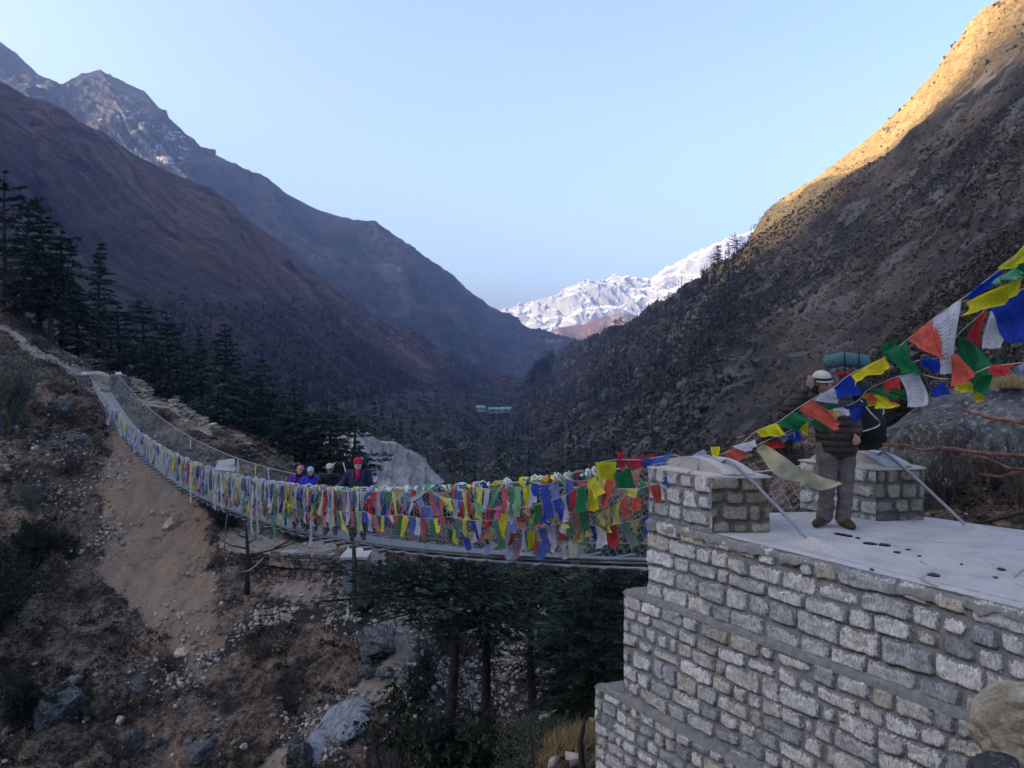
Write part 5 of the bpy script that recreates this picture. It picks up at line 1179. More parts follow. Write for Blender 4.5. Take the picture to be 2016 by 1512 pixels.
for k in range(9):
    a = 262 + k * 5.5; y = 800 + k * 8.2
    dry_wall('stone_step', yline([(a, y, 55.0 - k * 0.35), (a + 78 + k * 2, y + 1, 55.2 - k * 0.35)]), 0.24, ['topmost', 'second', 'third', 'fourth', 'middle', 'sixth', 'seventh', 'eighth', 'lowest'][k] + ' tread of the dry stone stairs beside the bridge', 'stone step', 20 + k, stone=0.7, grp='dry stone stairs right of the far pillars', rows=1)
for k in range(8):
    a = 432 + k * 7; y = 862 + k * 8
    dry_wall('stone_step', yline([(a, y, 52 - k * 0.4), (a + 52, y + 1, 52.1 - k * 0.4)]), 0.24, ['topmost', 'second', 'third', 'fourth', 'fifth', 'sixth', 'seventh', 'lowest'][k] + ' tread of the lower dry stone stairs under the tall fir', 'stone step', 40 + k, stone=0.7, grp='lower dry stone stairs before the firs', rows=1)
dry_wall('rubble_wall', yline([(340, 806, 55), (380, 832, 54), (405, 846, 53.5), (432, 862, 52.6)]), 0.7, 'tumbled rubble between the two flights of stone stairs', 'stone wall', 60, stone=0.45, spread=0.5)
g0 = [ground_at(540, 1112), ground_at(600, 1116), ground_at(655, 1120)]
dry_wall('retaining_wall', [q + Vector((0, -0.1, 0.0)) for q in g0], 0.75, 'rough stone retaining wall holding the lower path', 'stone wall', 61, stone=0.35)
# old lower abutment block and its posts under the bridge
Yb = ground_at(700, 1200).y
ob = empty('old_abutment', tuple(P(700, 1150, Yb))); inv = Matrix.Translation(ob.location).inverted()
m1 = MB(); a = P(697, 1125, Yb); m1.box(a + Vector((0.0, 0.8, -0.25)), (1.0, 1.6, 1.5)); o = m1.build('block', M['mortar'], ob); o.matrix_parent_inverse = inv
m1 = MB(); m1.box(P(697, 1098, Yb) + Vector((0.0, 0.8, 0.0)), (1.25, 1.9, 0.12)); o = m1.build('cap', M['cement'], ob); o.matrix_parent_inverse = inv
tag(ob, 'cement capped abutment block of an older bridge on the lower path', 'abutment')
M['log'] = plain('weathered log', (0.075, 0.058, 0.052), 0.9, 0.5, 3, 0.8, 0.02)
for px, y0, y1, w, lab in [(697, 1058, 1215, 0.10, 'thin upright log in front of the old abutment cap'), (712, 1105, 1195, 0.24, 'thick upright log right of the old abutment'), (724, 1110, 1190, 0.16, 'upright log beside the thick one, nearest the conifer')]:
    m1 = MB(); a, b = P(px, y1, Yb - 0.2), P(px, y0, Yb - 0.2); m1.tube([a.lerp(b, k / 6) + Vector((0.02 * math.sin(k * 2 + px), 0, 0)) for k in range(7)], [w * (1.1 - 0.03 * k) for k in range(7)], 9)
    tag(m1.build('log_post', M['log'], None, True), lab, 'post', 'upright logs by the old abutment')
# snag under the bridge
g = ground_at(487, 1168); m1 = MB(); topz = (HY - 1035) / F * g.y
def at(px, py, Y=g.y): return P(px, py, Y)
m1.tube([at(487, 1172), at(486, 1130), at(488, 1090), at(486, 1055), at(484, 1035)], [0.14, 0.12, 0.10, 0.07, 0.03], 7)
e = empty('dead_pine', tuple(g)); inv = Matrix.Translation(e.location).inverted(); o = m1.build('trunk', M['bark'], e, True); o.matrix_parent_inverse = inv
r = random.Random(3); m2 = MB()
for (x0, y0, x1, y1) in [(487, 1100, 560, 1095), (487, 1095, 600, 1062), (487, 1080, 430, 1062), (487, 1070, 520, 1040), (487, 1110, 450, 1098), (560, 1095, 612, 1098), (540, 1080, 590, 1050), (487, 1060, 455, 1040), (520, 1040, 545, 1030), (490, 1120, 500, 1085)]:
    a, b = at(x0, y0), at(x1, y1, g.y + r.uniform(-1, 1)); m2.tube([a, a.lerp(b, 0.5) + Vector((0, 0, r.uniform(-.15, .1))), b], [0.05, 0.035, 0.012], 4)
    for _ in range(7):
        p = a.lerp(b, r.uniform(0.3, 1)); q = p + Vector((r.gauss(0, .35), r.gauss(0, .4), r.gauss(0.0, .18))); m2.tube([p, q], [0.014, 0.004], 3)
o = m2.build('limbs', M['bark'], e); o.matrix_parent_inverse = inv; tag(e, 'nearly bare little pine with spreading limbs under the bridge', 'tree')
m1 = MB(); a = deckL(26.2) + Vector((0, 0, -0.1)); b = at(520, 1097)
q = [a, a.lerp(b, 0.25) + Vector((-0.5, 0, -1.3)), a.lerp(b, 0.6) + Vector((-0.25, 0, -1.2)), b]
m1.tube(catmull([tuple(k) for k in q], 24), 0.022, 5); tag(m1.build('loose_cable', M['wire'], None, True), 'slack grey cable hanging from the bridge into the bare pine', 'cable')
# dry grass tufts
def grass(loc, n, h, spread, label, seed, name='grass_tuft', group=None):
    r = np.random.default_rng(seed); c = np.array(tuple(loc)) + np.concatenate([r.normal(0, spread, (n, 2)), np.zeros((n, 1))], 1); c[:, 2] += r.uniform(-0.02, 0.02, n)
    d = np.concatenate([r.normal(0, 0.55, (n, 2)) + np.array([0.25, 0]), np.ones((n, 1))], 1); d /= np.linalg.norm(d, axis=1, keepdims=True); L = h * r.uniform(0.4, 1.1, (n, 1))
    b = np.cross(d, r.normal(size=(n, 3))); b /= np.linalg.norm(b, axis=1, keepdims=True); V = tri_batch(c + d * L * 0.5, d * L, b * 0.009 * h / 0.35)
    T = np.repeat(np.array([(0.36, 0.27, 0.14)]) * (0.4 + r.random((n, 1))), 3, 0)
    o = np_mesh(name, V, np.arange(len(V)).reshape(-1, 3), M['needles'], smooth=False, attrs={'tint': T}); tag(o, label, 'grass tuft', group); return o
for k, (px, Y, h, n, sp_) in enumerate([(1122, 12.4, 0.34, 1500, 0.16), (1092, 12.7, 0.26, 800, 0.18), (1146, 11.9, 0.36, 1100, 0.12)]):
    grass(gpt(px, Y, 0.05), n, h, sp_, ['thick yellow grass tuft at the foot of the stepped wall', 'thin yellow grass left of the thick tuft', 'yellow grass squeezed against the lowest wall tier'][k], 5 + k, group='dry grass below the stepped wall')
bt = P(1985, 762, 13.0)
grass(bt, 900, 0.30, 0.14, 'tuft of yellow grass on top of the huge boulder', 19)
# bare trunk beside the lowest tier
m1 = MB(); m1.tube([P(1150, 1600, 10.6), P(1146, 1512, 10.6), P(1143, 1460, 10.6), P(1150, 1425, 10.6), P(1151, 1405, 10.6)], [0.05, 0.045, 0.035, 0.02, 0.008], 7)
tag(m1.build('sapling', M['bark'], None, True), 'thin bare sapling against the lowest wall tier', 'tree')
# the peeling-barked tree whose limbs reach in from the right
t = NT('peeling red bark'); v = t.coord()
c = t.ramp(t.noise(v, 12, 7, 0.7), [(0.35, (0.07, 0.032, 0.024)), (0.5, (0.19, 0.085, 0.055)), (0.60, (0.27, 0.15, 0.11)), (0.68, (0.36, 0.30, 0.26))])
M['redbark'] = t.out(c, 0.7, t.bump(t.noise(v, 30, 5), 0.6, 0.006), spec=0.3)
e = empty('red_barked_tree', tuple(P(2420, 1090, 6.6))); inv = Matrix.Translation(e.location).inverted()
m1 = MB(); m1.tube([P(2420, 1130, 6.6), P(2400, 1020, 6.6), P(2370, 930, 6.7), P(2350, 820, 6.8)], [0.10, 0.09, 0.075, 0.05], 10); o = m1.build('trunk', M['redbark'], e, True); o.matrix_parent_inverse = inv
for pts, rad in [([(1737, 875, 7.7), (1780, 877, 7.6), (1805, 884, 7.55), (1825, 887, 7.5), (1850, 882, 7.45), (1900, 888, 7.3), (1960, 895, 7.15), (2016, 897, 7.0), (2200, 915, 6.8), (2370, 930, 6.7)], 0.021), ([(1895, 806, 7.9), (1920, 813, 7.8), (1960, 824, 7.6), (2016, 832, 7.4), (2180, 870, 7.0), (2360, 890, 6.75)], 0.026),
                 ([(1890, 896, 7.3), (1935, 900, 7.2), (1965, 912, 7.1), (2016, 925, 7.0), (2180, 935, 6.9), (2375, 940, 6.7)], 0.012), ([(1928, 934, 7.4), (1965, 939, 7.3), (1990, 934, 7.2), (2016, 932, 7.1), (2180, 950, 6.9), (2380, 960, 6.7)], 0.018)]:
    n = len(pts) * 6; A = catmull([tuple(P(*q)) for q in pts], n); A = A + fbm(A * 9, 3, 3)[:, None] * 0.012
    m1 = MB(); m1.tube(A, [rad * (0.55 + 0.6 * k / n + 0.18 * math.sin(k * 1.9)) for k in range(n)], 8); o = m1.build('limb', M['redbark'], e, True); o.matrix_parent_inverse = inv
tag(e, 'leafless tree with peeling red bark reaching in from the right edge', 'tree')
m1 = MB(); m1.tube([P(1905, 1034, 9.2), P(1950, 1026, 9.0), P(2010, 1010, 8.8), P(2060, 1002, 8.6)], [0.012, 0.018, 0.02, 0.02], 6)
tag(m1.build('fallen_branch', M['bark'], None, True), 'dark fallen branch lying behind the platform edge', 'branch')
# far houses in the valley
M['hwall'] = plain('pale house wall', (0.34, 0.34, 0.33), 0.9, 0.15, 2, 0); M['hroof'] = plain('blue green tin roof', (0.16, 0.30, 0.28), 0.5, 0.2, 2, 0); M['hwin'] = plain('dark window', (0.03, 0.03, 0.04), 0.3, 0.1, 1, 0)
for px, py, w, lab in [(978, 806, 9.5, 'long lodge with a blue green roof far down the valley, on the left'), (999, 807, 6.5, 'smaller lodge with a blue green roof at the right of the far pair'), (948, 804, 5.0, 'low pale shed left of the far lodges')]:
    c, _ = find('valley_floor', px, py + 6); c = c + Vector((0, -2, 1.0)); e = empty('lodge', tuple(c))
    m1 = MB(); m1.box((0, 0, 1.4), (w, 4.0, 2.8)); m1.build('wall', M['hwall'], e)
    m1 = MB(); m1.add([(-w / 2 - .4, -2.5, 2.7), (w / 2 + .4, -2.5, 2.7), (w / 2 + .4, 2.5, 2.7), (-w / 2 - .4, 2.5, 2.7), (-w / 2 - .4, 0, 4.0), (w / 2 + .4, 0, 4.0)], [(0, 1, 5, 4), (2, 3, 4, 5), (0, 4, 3), (1, 2, 5), (3, 2, 1, 0)]); m1.build('roof', M['hroof'], e)
    for k in range(int(w / 1.6)):
        m1 = MB(); m1.box((-w / 2 + 0.9 + k * 1.6, -2.02, 1.5), (0.7, 0.08, 0.9)); m1.build('window', M['hwin'], e)
    tag(e, lab, 'house', 'houses far down the valley')
M['farwall'] = plain('grey stone wall far off', (0.10, 0.10, 0.105), 0.9, 0.15, 2, 0)
for px, py, w, lab in [(1083, 669, 14, 'long grey building on the far ridge, left one'), (1100, 668, 9, 'grey building on the far ridge, right one')]:
    c = P(px, py + 3, 1250); e = empty('hilltop_building', tuple(c)); m1 = MB(); m1.box((0, 0, 1), (w, 6, 7)); m1.build('wall', M['farwall'], e)
    m1 = MB(); m1.box((0, 0, 5.1), (w + 2, 8, 1.2)); m1.build('roof', M['hwin'], e); tag(e, lab, 'building', 'buildings on the far ridge')
# ------------------------------------------------------------------ prayer flags
t = NT('prayer flag cotton'); v = t.coord()
tintc = t.attr('tint', 'Color')
sepp = t.n('ShaderNodeSeparateXYZ'); t.t.links.new(t.attr('par', 'Vector'), sepp.inputs[0])
u_, v_, w_ = sepp.outputs
rowf = t.math('FRACT', t.math('MULTIPLY', v_, 15.0)); rowi = t.math('FLOOR', t.math('MULTIPLY', v_, 15.0))
cmb = t.n('ShaderNodeCombineXYZ'); t.set(cmb.inputs[0], t.math('MULTIPLY', u_, 42.0)); t.set(cmb.inputs[1], t.math('MULTIPLY', rowi, 7.3)); t.set(cmb.inputs[2], 0.0)
dash = t.math('GREATER_THAN', t.noise(cmb.outputs[0], 1.0, 2, 0.6), 0.47)
inb = t.math('MULTIPLY', t.math('MULTIPLY', t.math('GREATER_THAN', u_, 0.12), t.math('LESS_THAN', u_, 0.88)), t.math('MULTIPLY', t.math('GREATER_THAN', v_, 0.14), t.math('LESS_THAN', v_, 0.90)))
pr_ = t.math('MULTIPLY', t.math('MULTIPLY', t.math('GREATER_THAN', rowf, 0.45), dash), inb)
pr_ = t.math('MULTIPLY', pr_, t.math('MULTIPLY', w_, 0.55))
c = t.mix(1.0, tintc, t.ramp(t.noise(v, 9, 5, 0.65), [(0.3, (0.74,) * 3), (0.7, (1.12,) * 3)]), 'MULTIPLY')
c = t.mix(pr_, c, t.mix(1.0, c, (0.22, 0.22, 0.28), 'MULTIPLY'))
hem = t.math('MULTIPLY', t.math('GREATER_THAN', t.math('ABSOLUTE', t.math('SUBTRACT', u_, 0.5)), 0.47), 0.25)
c = t.mix(hem, c, t.mix(1.0, c, (0.5, 0.5, 0.5), 'MULTIPLY'))
t.out(c, 0.8, t.bump(t.noise(v, 45, 4), 0.25, 0.004), spec=0.1)
tr = t.n('ShaderNodeBsdfTranslucent'); t.set(tr.inputs[0], c); mx = t.n('ShaderNodeMixShader'); mx.inputs[0].default_value = 0.40
t.t.links.new(t.b.outputs[0], mx.inputs[1]); t.t.links.new(tr.outputs[0], mx.inputs[2]); t.t.links.new(mx.outputs[0], t.t.nodes['Material Output'].inputs[0])
M['flag'] = t.m
M['cord'] = plain('cotton cord', (0.45, 0.44, 0.42), 0.9, 0.3, 20, 0)
COL = dict(blue=(0.018, 0.055, 0.42), white=(0.56, 0.58, 0.66), red=(0.52, 0.045, 0.05), green=(0.020, 0.19, 0.075), yellow=(0.66, 0.60, 0.025), orange=(0.62, 0.15, 0.04), darkred=(0.32, 0.02, 0.04), cream=(0.60, 0.56, 0.36), lgreen=(0.17, 0.42, 0.22), teal=(0.12, 0.42, 0.27), coral=(0.60, 0.12, 0.085), pink=(0.65, 0.09, 0.20), navy=(0.02, 0.035, 0.20),
           lilac=(0.34, 0.37, 0.58), fblue=(0.07, 0.15, 0.52), fgreen=(0.12, 0.34, 0.20), fred=(0.54, 0.12, 0.13), fyellow=(0.60, 0.57, 0.14), fwhite=(0.58, 0.61, 0.66), fcream=(0.58, 0.57, 0.44), fpink=(0.56, 0.26, 0.30))
SEQ = ['blue', 'white', 'red', 'green', 'yellow']; FSEQ = ['fblue', 'fwhite', 'fred', 'fgreen', 'fyellow', 'fwhite', 'fcream', 'fgreen', 'lilac', 'fwhite', 'fpink']
def cloth(name, corners, col, parent, inv=None, nu=7, nv=9, amp=0.03, seed=0, curl=0.0, pr=1.0, sagm=0.0, freq=3.0, pinch=0.0, mat='flag'):
    """a rectangle of cloth: corners top-left, top-right, bottom-right, bottom-left"""
    a, b, c_, d = [np.array(tuple(q)) for q in corners]; u, v = np.meshgrid(np.linspace(0, 1, nu), np.linspace(0, 1, nv), indexing='ij'); u3, v3 = u[..., None], v[..., None]
    up = 0.5 + (u3 - 0.5) * (1 - pinch * np.sin(np.pi * np.clip(v3 * 1.0, 0, 1)) ** 0.7)
    G = (a * (1 - up) + b * up) * (1 - v3) + (d * (1 - up) + c_ * up) * v3
    n = np.cross(b - a + c_ - d, d - a + c_ - b); n /= np.linalg.norm(n) + 1e-9; r = np.random.default_rng(seed); ph = r.uniform(0, 6.28, 4)
    wv = np.sin(u * freq * 2.2 + v * 1.8 + ph[0]) * 0.55 + np.sin(v * freq * 1.3 - u * 2.0 + ph[1]) * 0.45 + 0.4 * np.sin(u * freq * 5 + ph[2]) * v
    G = G + n * (amp * wv * (0.25 + 0.75 * v) + curl * (v ** 2))[..., None]
    e1 = (d - a + c_ - b) * 0.5; G = G + e1 * (0.05 * np.sin(u * 5 + ph[3]) * v)[..., None]
    T = np.repeat(np.array([col]), nu * nv, 0) * r.uniform(0.85, 1.1)
    P_ = np.stack([u.ravel(), v.ravel(), np.full(nu * nv, pr)], 1)
    o = np_mesh(name, G.reshape(-1, 3), grid_faces(nu, nv), M[mat], parent, attrs={'tint': T, 'par': P_})
    if inv is not None: o.matrix_parent_inverse = inv
    return o
across_v = Vector((0.827, 0.562, 0)); toR = Vector((0.562, -0.827, 0))
def pxY(px, a=7.92): return a / ((px - CX) / F + SL)
def R_(Y, f, off=0.05): return deckL(Y).lerp(railL(Y), f) - across_v * off
fseed = [100]
def rail_string(px0, px1, f0, f1, size, pal, label, sagn=3, sag=0.10, off=0.06, wind=0.15, droop=1.0, pinch=(0.0, 0.2), hvar=(0.9, 1.1), gap=1.06, loopy=0.0, group='prayer flag strings tied along the near rail', pr=0.6):
    Ya, Yb = pxY(px0), pxY(px1); n = max(2, int(abs(Ya - Yb) * 1.21 / (size[0] * gap)))
    fn = lambda s: R_(lerp(Ya, Yb, s), lerp(f0, f1, s) - sag * abs(math.sin(math.pi * s * sagn)), off + 0.02 * math.sin(17 * s))
    e = empty('prayer_flag_string', tuple(fn(0))); inv = Matrix.Translation(e.location).inverted()
    mb = MB(); mb.tube([fn(k / 60) for k in range(61)], 0.005, 4); o = mb.build('cord', M['cord'], e); o.matrix_parent_inverse = inv
    r = random.Random(fseed[0]); k0 = r.randrange(5)
    for i in range(min(n, 98)):
        fseed[0] += 1
        if r.random() < 0.04: continue
        s0, s1 = (i + 0.04) / n, (i + 0.96) / n; p, q = fn(s0), fn(s1)
        if pal == 'fresh': col = COL[SEQ[(i + k0) % 5]]
        elif pal == 'mix': col = COL[r.choice(SEQ + ['fgreen', 'fblue', 'coral', 'lilac', 'fyellow', 'lgreen', 'pink', 'fred'])]
        elif pal == 'pale': col = COL[r.choice(['fwhite', 'fwhite', 'fcream', 'fgreen', 'fwhite', 'fblue', 'fyellow', 'white', 'blue', 'yellow'])]
        else: col = COL[r.choice(FSEQ)]
        if r.random() < 0.10 and pal != 'pale': col = COL[r.choice(SEQ)]
        fd = r.random() ** 2 * 0.45; col = tuple(a_ * (1 - fd) + b_ * fd for a_, b_ in zip(col, (0.42, 0.44, 0.46)))
        h = size[1] * r.uniform(*hvar) * droop
        w1 = wind * r.uniform(0.3, 1.7); dn = Vector((0, 0, -1)) * h + toR * (w1 * h) - across_v * (r.uniform(-0.05, 0.22) * h)
        if r.random() < 0.14 and size[0] > 0.16: dn = dn * 0.55 + toR * h * 0.5 * r.choice([-1, 1, 1]) - across_v * 0.2 * h
        sq = r.uniform(*pinch); mid = (p + q) / 2; w = (q - p)
        bl = mid + dn - w * 0.5 * (1 - sq * 0.8) + Vector((0, 0, r.gauss(0, 0.06) * h)); brr = mid + dn + w * 0.5 * (1 - sq * 0.8) + Vector((0, 0, r.gauss(0, 0.06) * h))
        wl = h * 0.30; j1 = r.gauss(0, 1) * wl; bl = bl + toR * (j1 + r.gauss(0, .3) * wl); brr = brr + toR * (j1 + r.gauss(0, .3) * wl)
        if r.random() < 0.16: bl = bl + toR * h * 0.4 + Vector((0, 0, h * 0.35))
        o = cloth('flag', (p, q, brr, bl), col, e, inv, nu=5 if size[0] < 0.2 else 6, nv=7, amp=0.036 + 0.05 * sq, seed=fseed[0], pinch=sq, pr=pr if pal != 'faded' else 0.3, freq=3 + 3 * sq)
    tag(e, label, 'prayer flags', group); return e
G_ = 'prayer flag strings tied along the near rail'
rail_string(292, 372, 1.00, 1.0, (0.17, 0.75), 'pale', 'bunched pale strips tied to the rail where the bridge starts to climb', 6, 0.02, pinch=(0.4, 0.8), hvar=(0.3, 1.3), wind=0.0)
rail_string(215, 290, 0.96, 1.0, (0.22, 0.85), 'pale', 'thin pale strips on the steep far part of the rail', 6, 0.03, pinch=(0.5, 0.85), hvar=(0.4, 1.3), gap=1.5, wind=0.0)
rail_string(310, 400, 0.72, 0.55, (0.17, 0.40), 'faded', 'small faded flags low on the climbing part of the rail', 4, 0.12, pinch=(0.1, 0.6), hvar=(0.7, 1.2))
rail_string(372, 470, 1.00, 1.0, (0.15, 0.60), 'pale', 'crowded faded flags on the rail left of the white cloth', 6, 0.03, pinch=(0.3, 0.75), hvar=(0.6, 1.3), wind=0.03)
rail_string(372, 470, 0.62, 0.70, (0.16, 0.45), 'mix', 'mixed flags in the second row under the white cloth', 3, 0.15, pinch=(0.1, 0.6), hvar=(0.7, 1.2), off=0.09)
rail_string(425, 560, 0.52, 0.50, (0.18, 0.40), 'fresh', 'short neat bright flags just above the deck left of centre', 3, 0.06, off=0.10, wind=0.05)
rail_string(470, 575, 1.00, 1.0, (0.14, 0.52), 'pale', 'tangled faded flags on the rail left of the two women', 7, 0.03, pinch=(0.3, 0.8), hvar=(0.6, 1.4), wind=0.03)
rail_string(470, 580, 0.78, 0.72, (0.15, 0.42), 'faded', 'second row of faded flags left of the two women', 4, 0.12, pinch=(0.1, 0.6), hvar=(0.6, 1.3), off=0.10)
rail_string(575, 680, 1.00, 1.0, (0.14, 0.42), 'faded', 'dense washed out flags on the rail below the four hikers', 7, 0.03, pinch=(0.2, 0.7), hvar=(0.6, 1.3), wind=0.05)
rail_string(575, 690, 0.80, 0.72, (0.17, 0.34), 'mix', 'second row of flags below the four hikers', 4, 0.12, pinch=(0.05, 0.5), hvar=(0.7, 1.2), off=0.10)
rail_string(560, 650, 0.55, 0.62, (0.18, 0.30), 'faded', 'third row of small faded flags below the women', 3, 0.12, pinch=(0.1, 0.5), off=0.12)
rail_string(680, 860, 1.00, 1.0, (0.20, 0.36), 'faded', 'worn long flags on the rail right of the man in the red balaclava', 6, 0.03, pinch=(0.1, 0.6), hvar=(0.6, 1.3), wind=0.15)
rail_string(690, 870, 0.88, 0.84, (0.21, 0.30), 'mix', 'second row of mixed flags right of the hikers', 4, 0.12, pinch=(0.0, 0.5), hvar=(0.7, 1.2), off=0.10, wind=0.2)
rail_string(652, 1010, 0.66, 0.56, (0.19, 0.31), 'fresh', 'long neat row of crisp flags along the middle of the near netting', 4, 0.05, off=0.24, wind=0.32, hvar=(0.85, 1.25), pinch=(0.0, 0.25), pr=0.8)
rail_string(850, 1060, 0.99, 1.0, (0.16, 0.34), 'mix', 'large loose flags on the rail in the middle of the picture', 4, 0.06, pinch=(0.0, 0.5), hvar=(0.8, 1.4), wind=0.2)
rail_string(860, 1090, 0.93, 0.70, (0.18, 0.30), 'mix', 'swag of flags dipping from the rail in the middle of the picture', 1, 0.10, pinch=(0.0, 0.5), off=0.12, wind=0.25)
rail_string(960, 1190, 0.68, 0.93, (0.19, 0.28), 'fresh', 'swag of bright flags rising towards the stone pillar', 1, 0.10, pinch=(0.0, 0.4), off=0.18, wind=0.3, pr=0.9)
rail_string(1050, 1268, 1.0, 0.98, (0.19, 0.34), 'mix', 'large bright flags on the rail next to the stone pillar', 3, 0.06, pinch=(0.0, 0.4), hvar=(0.8, 1.3), wind=0.2, pr=0.9)
rail_string(1090, 1262, 0.55, 0.80, (0.18, 0.26), 'mix', 'ragged flags crossing the netting beside the stone pillar', 1, 0.12, pinch=(0.0, 0.5), off=0.16, wind=0.4, pr=0.9)
rail_string(1000, 1150, 0.78, 0.62, (0.19, 0.27), 'fresh', 'short row of bright flags on the netting left of the stone pillar', 2, 0.08, pinch=(0.0, 0.3), off=0.14, wind=0.35, pr=0.9)
rail_string(925, 1120, 0.24, 0.30, (0.20, 0.22), 'faded', 'lowest string of washed out flags touching the deck edge', 2, 0.10, off=0.10, wind=0.1)
rail_string(860, 1262, 0.40, 0.50, (0.17, 0.24), 'fresh', 'thin strand of small flags crossing the lower netting towards the pillar', 3, 0.08, off=0.10, wind=0.35, pinch=(0.0, 0.4), gap=1.25)
# big flags flying over the platform, between the pillar and the upper right corner
def Yof(px): return 8.55 - (px - 1480) / 536.0 * 3.3 if px > 1480 else 8.55 + (1480 - px) / 210.0 * 0.35
def flagset(label, cord, flags, dY=0.0, name='prayer_flag_string', group='prayer flag strings flying over the platform'):
    pts = [P(a, b, Yof(a) + dY) for a, b in cord]; e = empty(name, tuple(pts[0])); inv = Matrix.Translation(e.location).inverted()
    mb = MB(); A = catmull([tuple(q) for q in pts], len(pts) * 6); mb.tube(A, 0.0045, 5); o = mb.build('cord', M['cord'], e); o.matrix_parent_inverse = inv
    for k, (cn, q) in enumerate(flags):
        fseed[0] += 1; r = random.Random(fseed[0]); jit = [0.0, 0.0, r.uniform(-.10, .10), r.uniform(-.10, .10)]
        cs = [P(a, b, Yof(a) + dY + jit[i]) for i, (a, b) in enumerate(q)]
        sz = (cs[2] - cs[0]).length
        o = cloth('flag', cs, COL[cn], e, inv, nu=16, nv=18, amp=0.11 * sz, seed=fseed[0], pr=1.0, freq=3.2, curl=r.uniform(-.1, .1) * sz)
    tag(e, label, 'prayer flags', group); return e
flagset('uppermost string of big flags from the upper right edge down to the near pillar',
    [(2130, 400), (2040, 478), (1970, 530), (1895, 588), (1840, 626), (1785, 670), (1742, 703), (1673, 738), (1641, 763), (1597, 787), (1560, 811), (1530, 832), (1487, 850), (1450, 880), (1400, 900), (1330, 908), (1285, 915)],
    [('yellow', [(1965, 528), (2032, 472), (2032, 512), (1974, 533)]), ('blue', [(1902, 583), (1967, 527), (1975, 535), (1906, 594)]), ('yellow', [(1899, 596), (2018, 543), (2004, 581), (1911, 625)]), ('teal', [(1950, 558), (1999, 526), (2032, 545), (1991, 556)]), ('green', [(1998, 530), (2032, 492), (2034, 540), (2012, 545)]),
     ('white', [(1839, 627), (1893, 587), (1870, 741), (1849, 720)]), ('coral', [(1785, 671), (1838, 627), (1856, 708), (1812, 687)]), ('coral', [(1866, 700), (1887, 698), (1917, 742), (1878, 764)]), ('green', [(1736, 697), (1786, 670), (1812, 735), (1790, 737)]), ('green', [(1736, 678), (1765, 668), (1756, 690), (1738, 700)]), ('yellow', [(1674, 739), (1742, 702), (1749, 726), (1685, 762)]),
     ('blue', [(1641, 763), (1674, 737), (1695, 778), (1649, 784)]), ('white', [(1602, 787), (1641, 763), (1650, 770), (1646, 797)]), ('coral', [(1570, 808), (1597, 786), (1656, 826), (1652, 851)]), ('green', [(1529, 833), (1560, 810), (1592, 826), (1570, 851)]), ('yellow', [(1487, 849), (1530, 832), (1542, 855), (1496, 862)]),
     ('white', [(1441, 879), (1486, 866), (1492, 883), (1462, 890)]), ('coral', [(1423, 892), (1459, 876), (1473, 895), (1443, 915)]), ('green', [(1412, 908), (1425, 897), (1453, 921), (1440, 925)]), ('yellow', [(1375, 912), (1412, 899), (1418, 921), (1400, 927)]), ('yellow', [(1399, 880), (1418, 879), (1417, 898), (1402, 898)]), ('green', [(1392, 905), (1424, 886), (1420, 896), (1400, 912)]),
     ('lilac', [(1358, 900), (1386, 884), (1391, 893), (1364, 908)]), ('blue', [(1358, 899), (1374, 897), (1378, 906), (1362, 908)]), ('red', [(1324, 914), (1342, 903), (1343, 913), (1327, 921)])])
flagset('second string of flags passing in front of the man\'s jacket and the black bag',
    [(2130, 700), (2030, 712), (1998, 716), (1950, 722), (1900, 742), (1850, 745), (1808, 736), (1769, 741), (1736, 754), (1708, 768), (1690, 788), (1660, 802), (1641, 806), (1600, 826), (1574, 840), (1522, 862), (1488, 878)],
    [('lilac', [(1994, 722), (2034, 711), (2036, 738), (1997, 741)]), ('red', [(1951, 720), (2000, 716), (1996, 738), (1950, 738)]), ('green', [(1957, 713), (1968, 702), (1970, 714), (1962, 722)]), ('white', [(1768, 741), (1807, 732), (1828, 794), (1797, 803)]), ('red', [(1736, 753), (1770, 742), (1772, 778), (1756, 794)]), ('green', [(1707, 769), (1740, 761), (1796, 777), (1763, 790)]),
     ('yellow', [(1697, 780), (1738, 775), (1768, 801), (1718, 798)]), ('navy', [(1660, 801), (1710, 789), (1706, 800), (1688, 815)]), ('white', [(1641, 806), (1672, 803), (1677, 816), (1650, 819)]), ('green', [(1590, 828), (1622, 832), (1653, 856), (1614, 842)]), ('yellow', [(1573, 841), (1592, 832), (1589, 856), (1578, 854)]), ('blue', [(1521, 863), (1560, 844), (1587, 866), (1562, 860)]), ('lilac', [(1530, 862), (1565, 848), (1568, 858), (1540, 868)]), ('red', [(1501, 874), (1538, 864), (1545, 880), (1521, 887)]), ('blue', [(1676, 806), (1700, 800), (1690, 830), (1672, 822)]), ('green', [(1612, 800), (1640, 792), (1648, 806), (1622, 812)]), ('blue', [(1830, 768), (1858, 752), (1862, 775), (1838, 784)]), ('yellow', [(1630, 812), (1652, 808), (1648, 826), (1632, 826)]), ('coral', [(1700, 776), (1722, 770), (1726, 790), (1706, 792)])], dY=0.12)
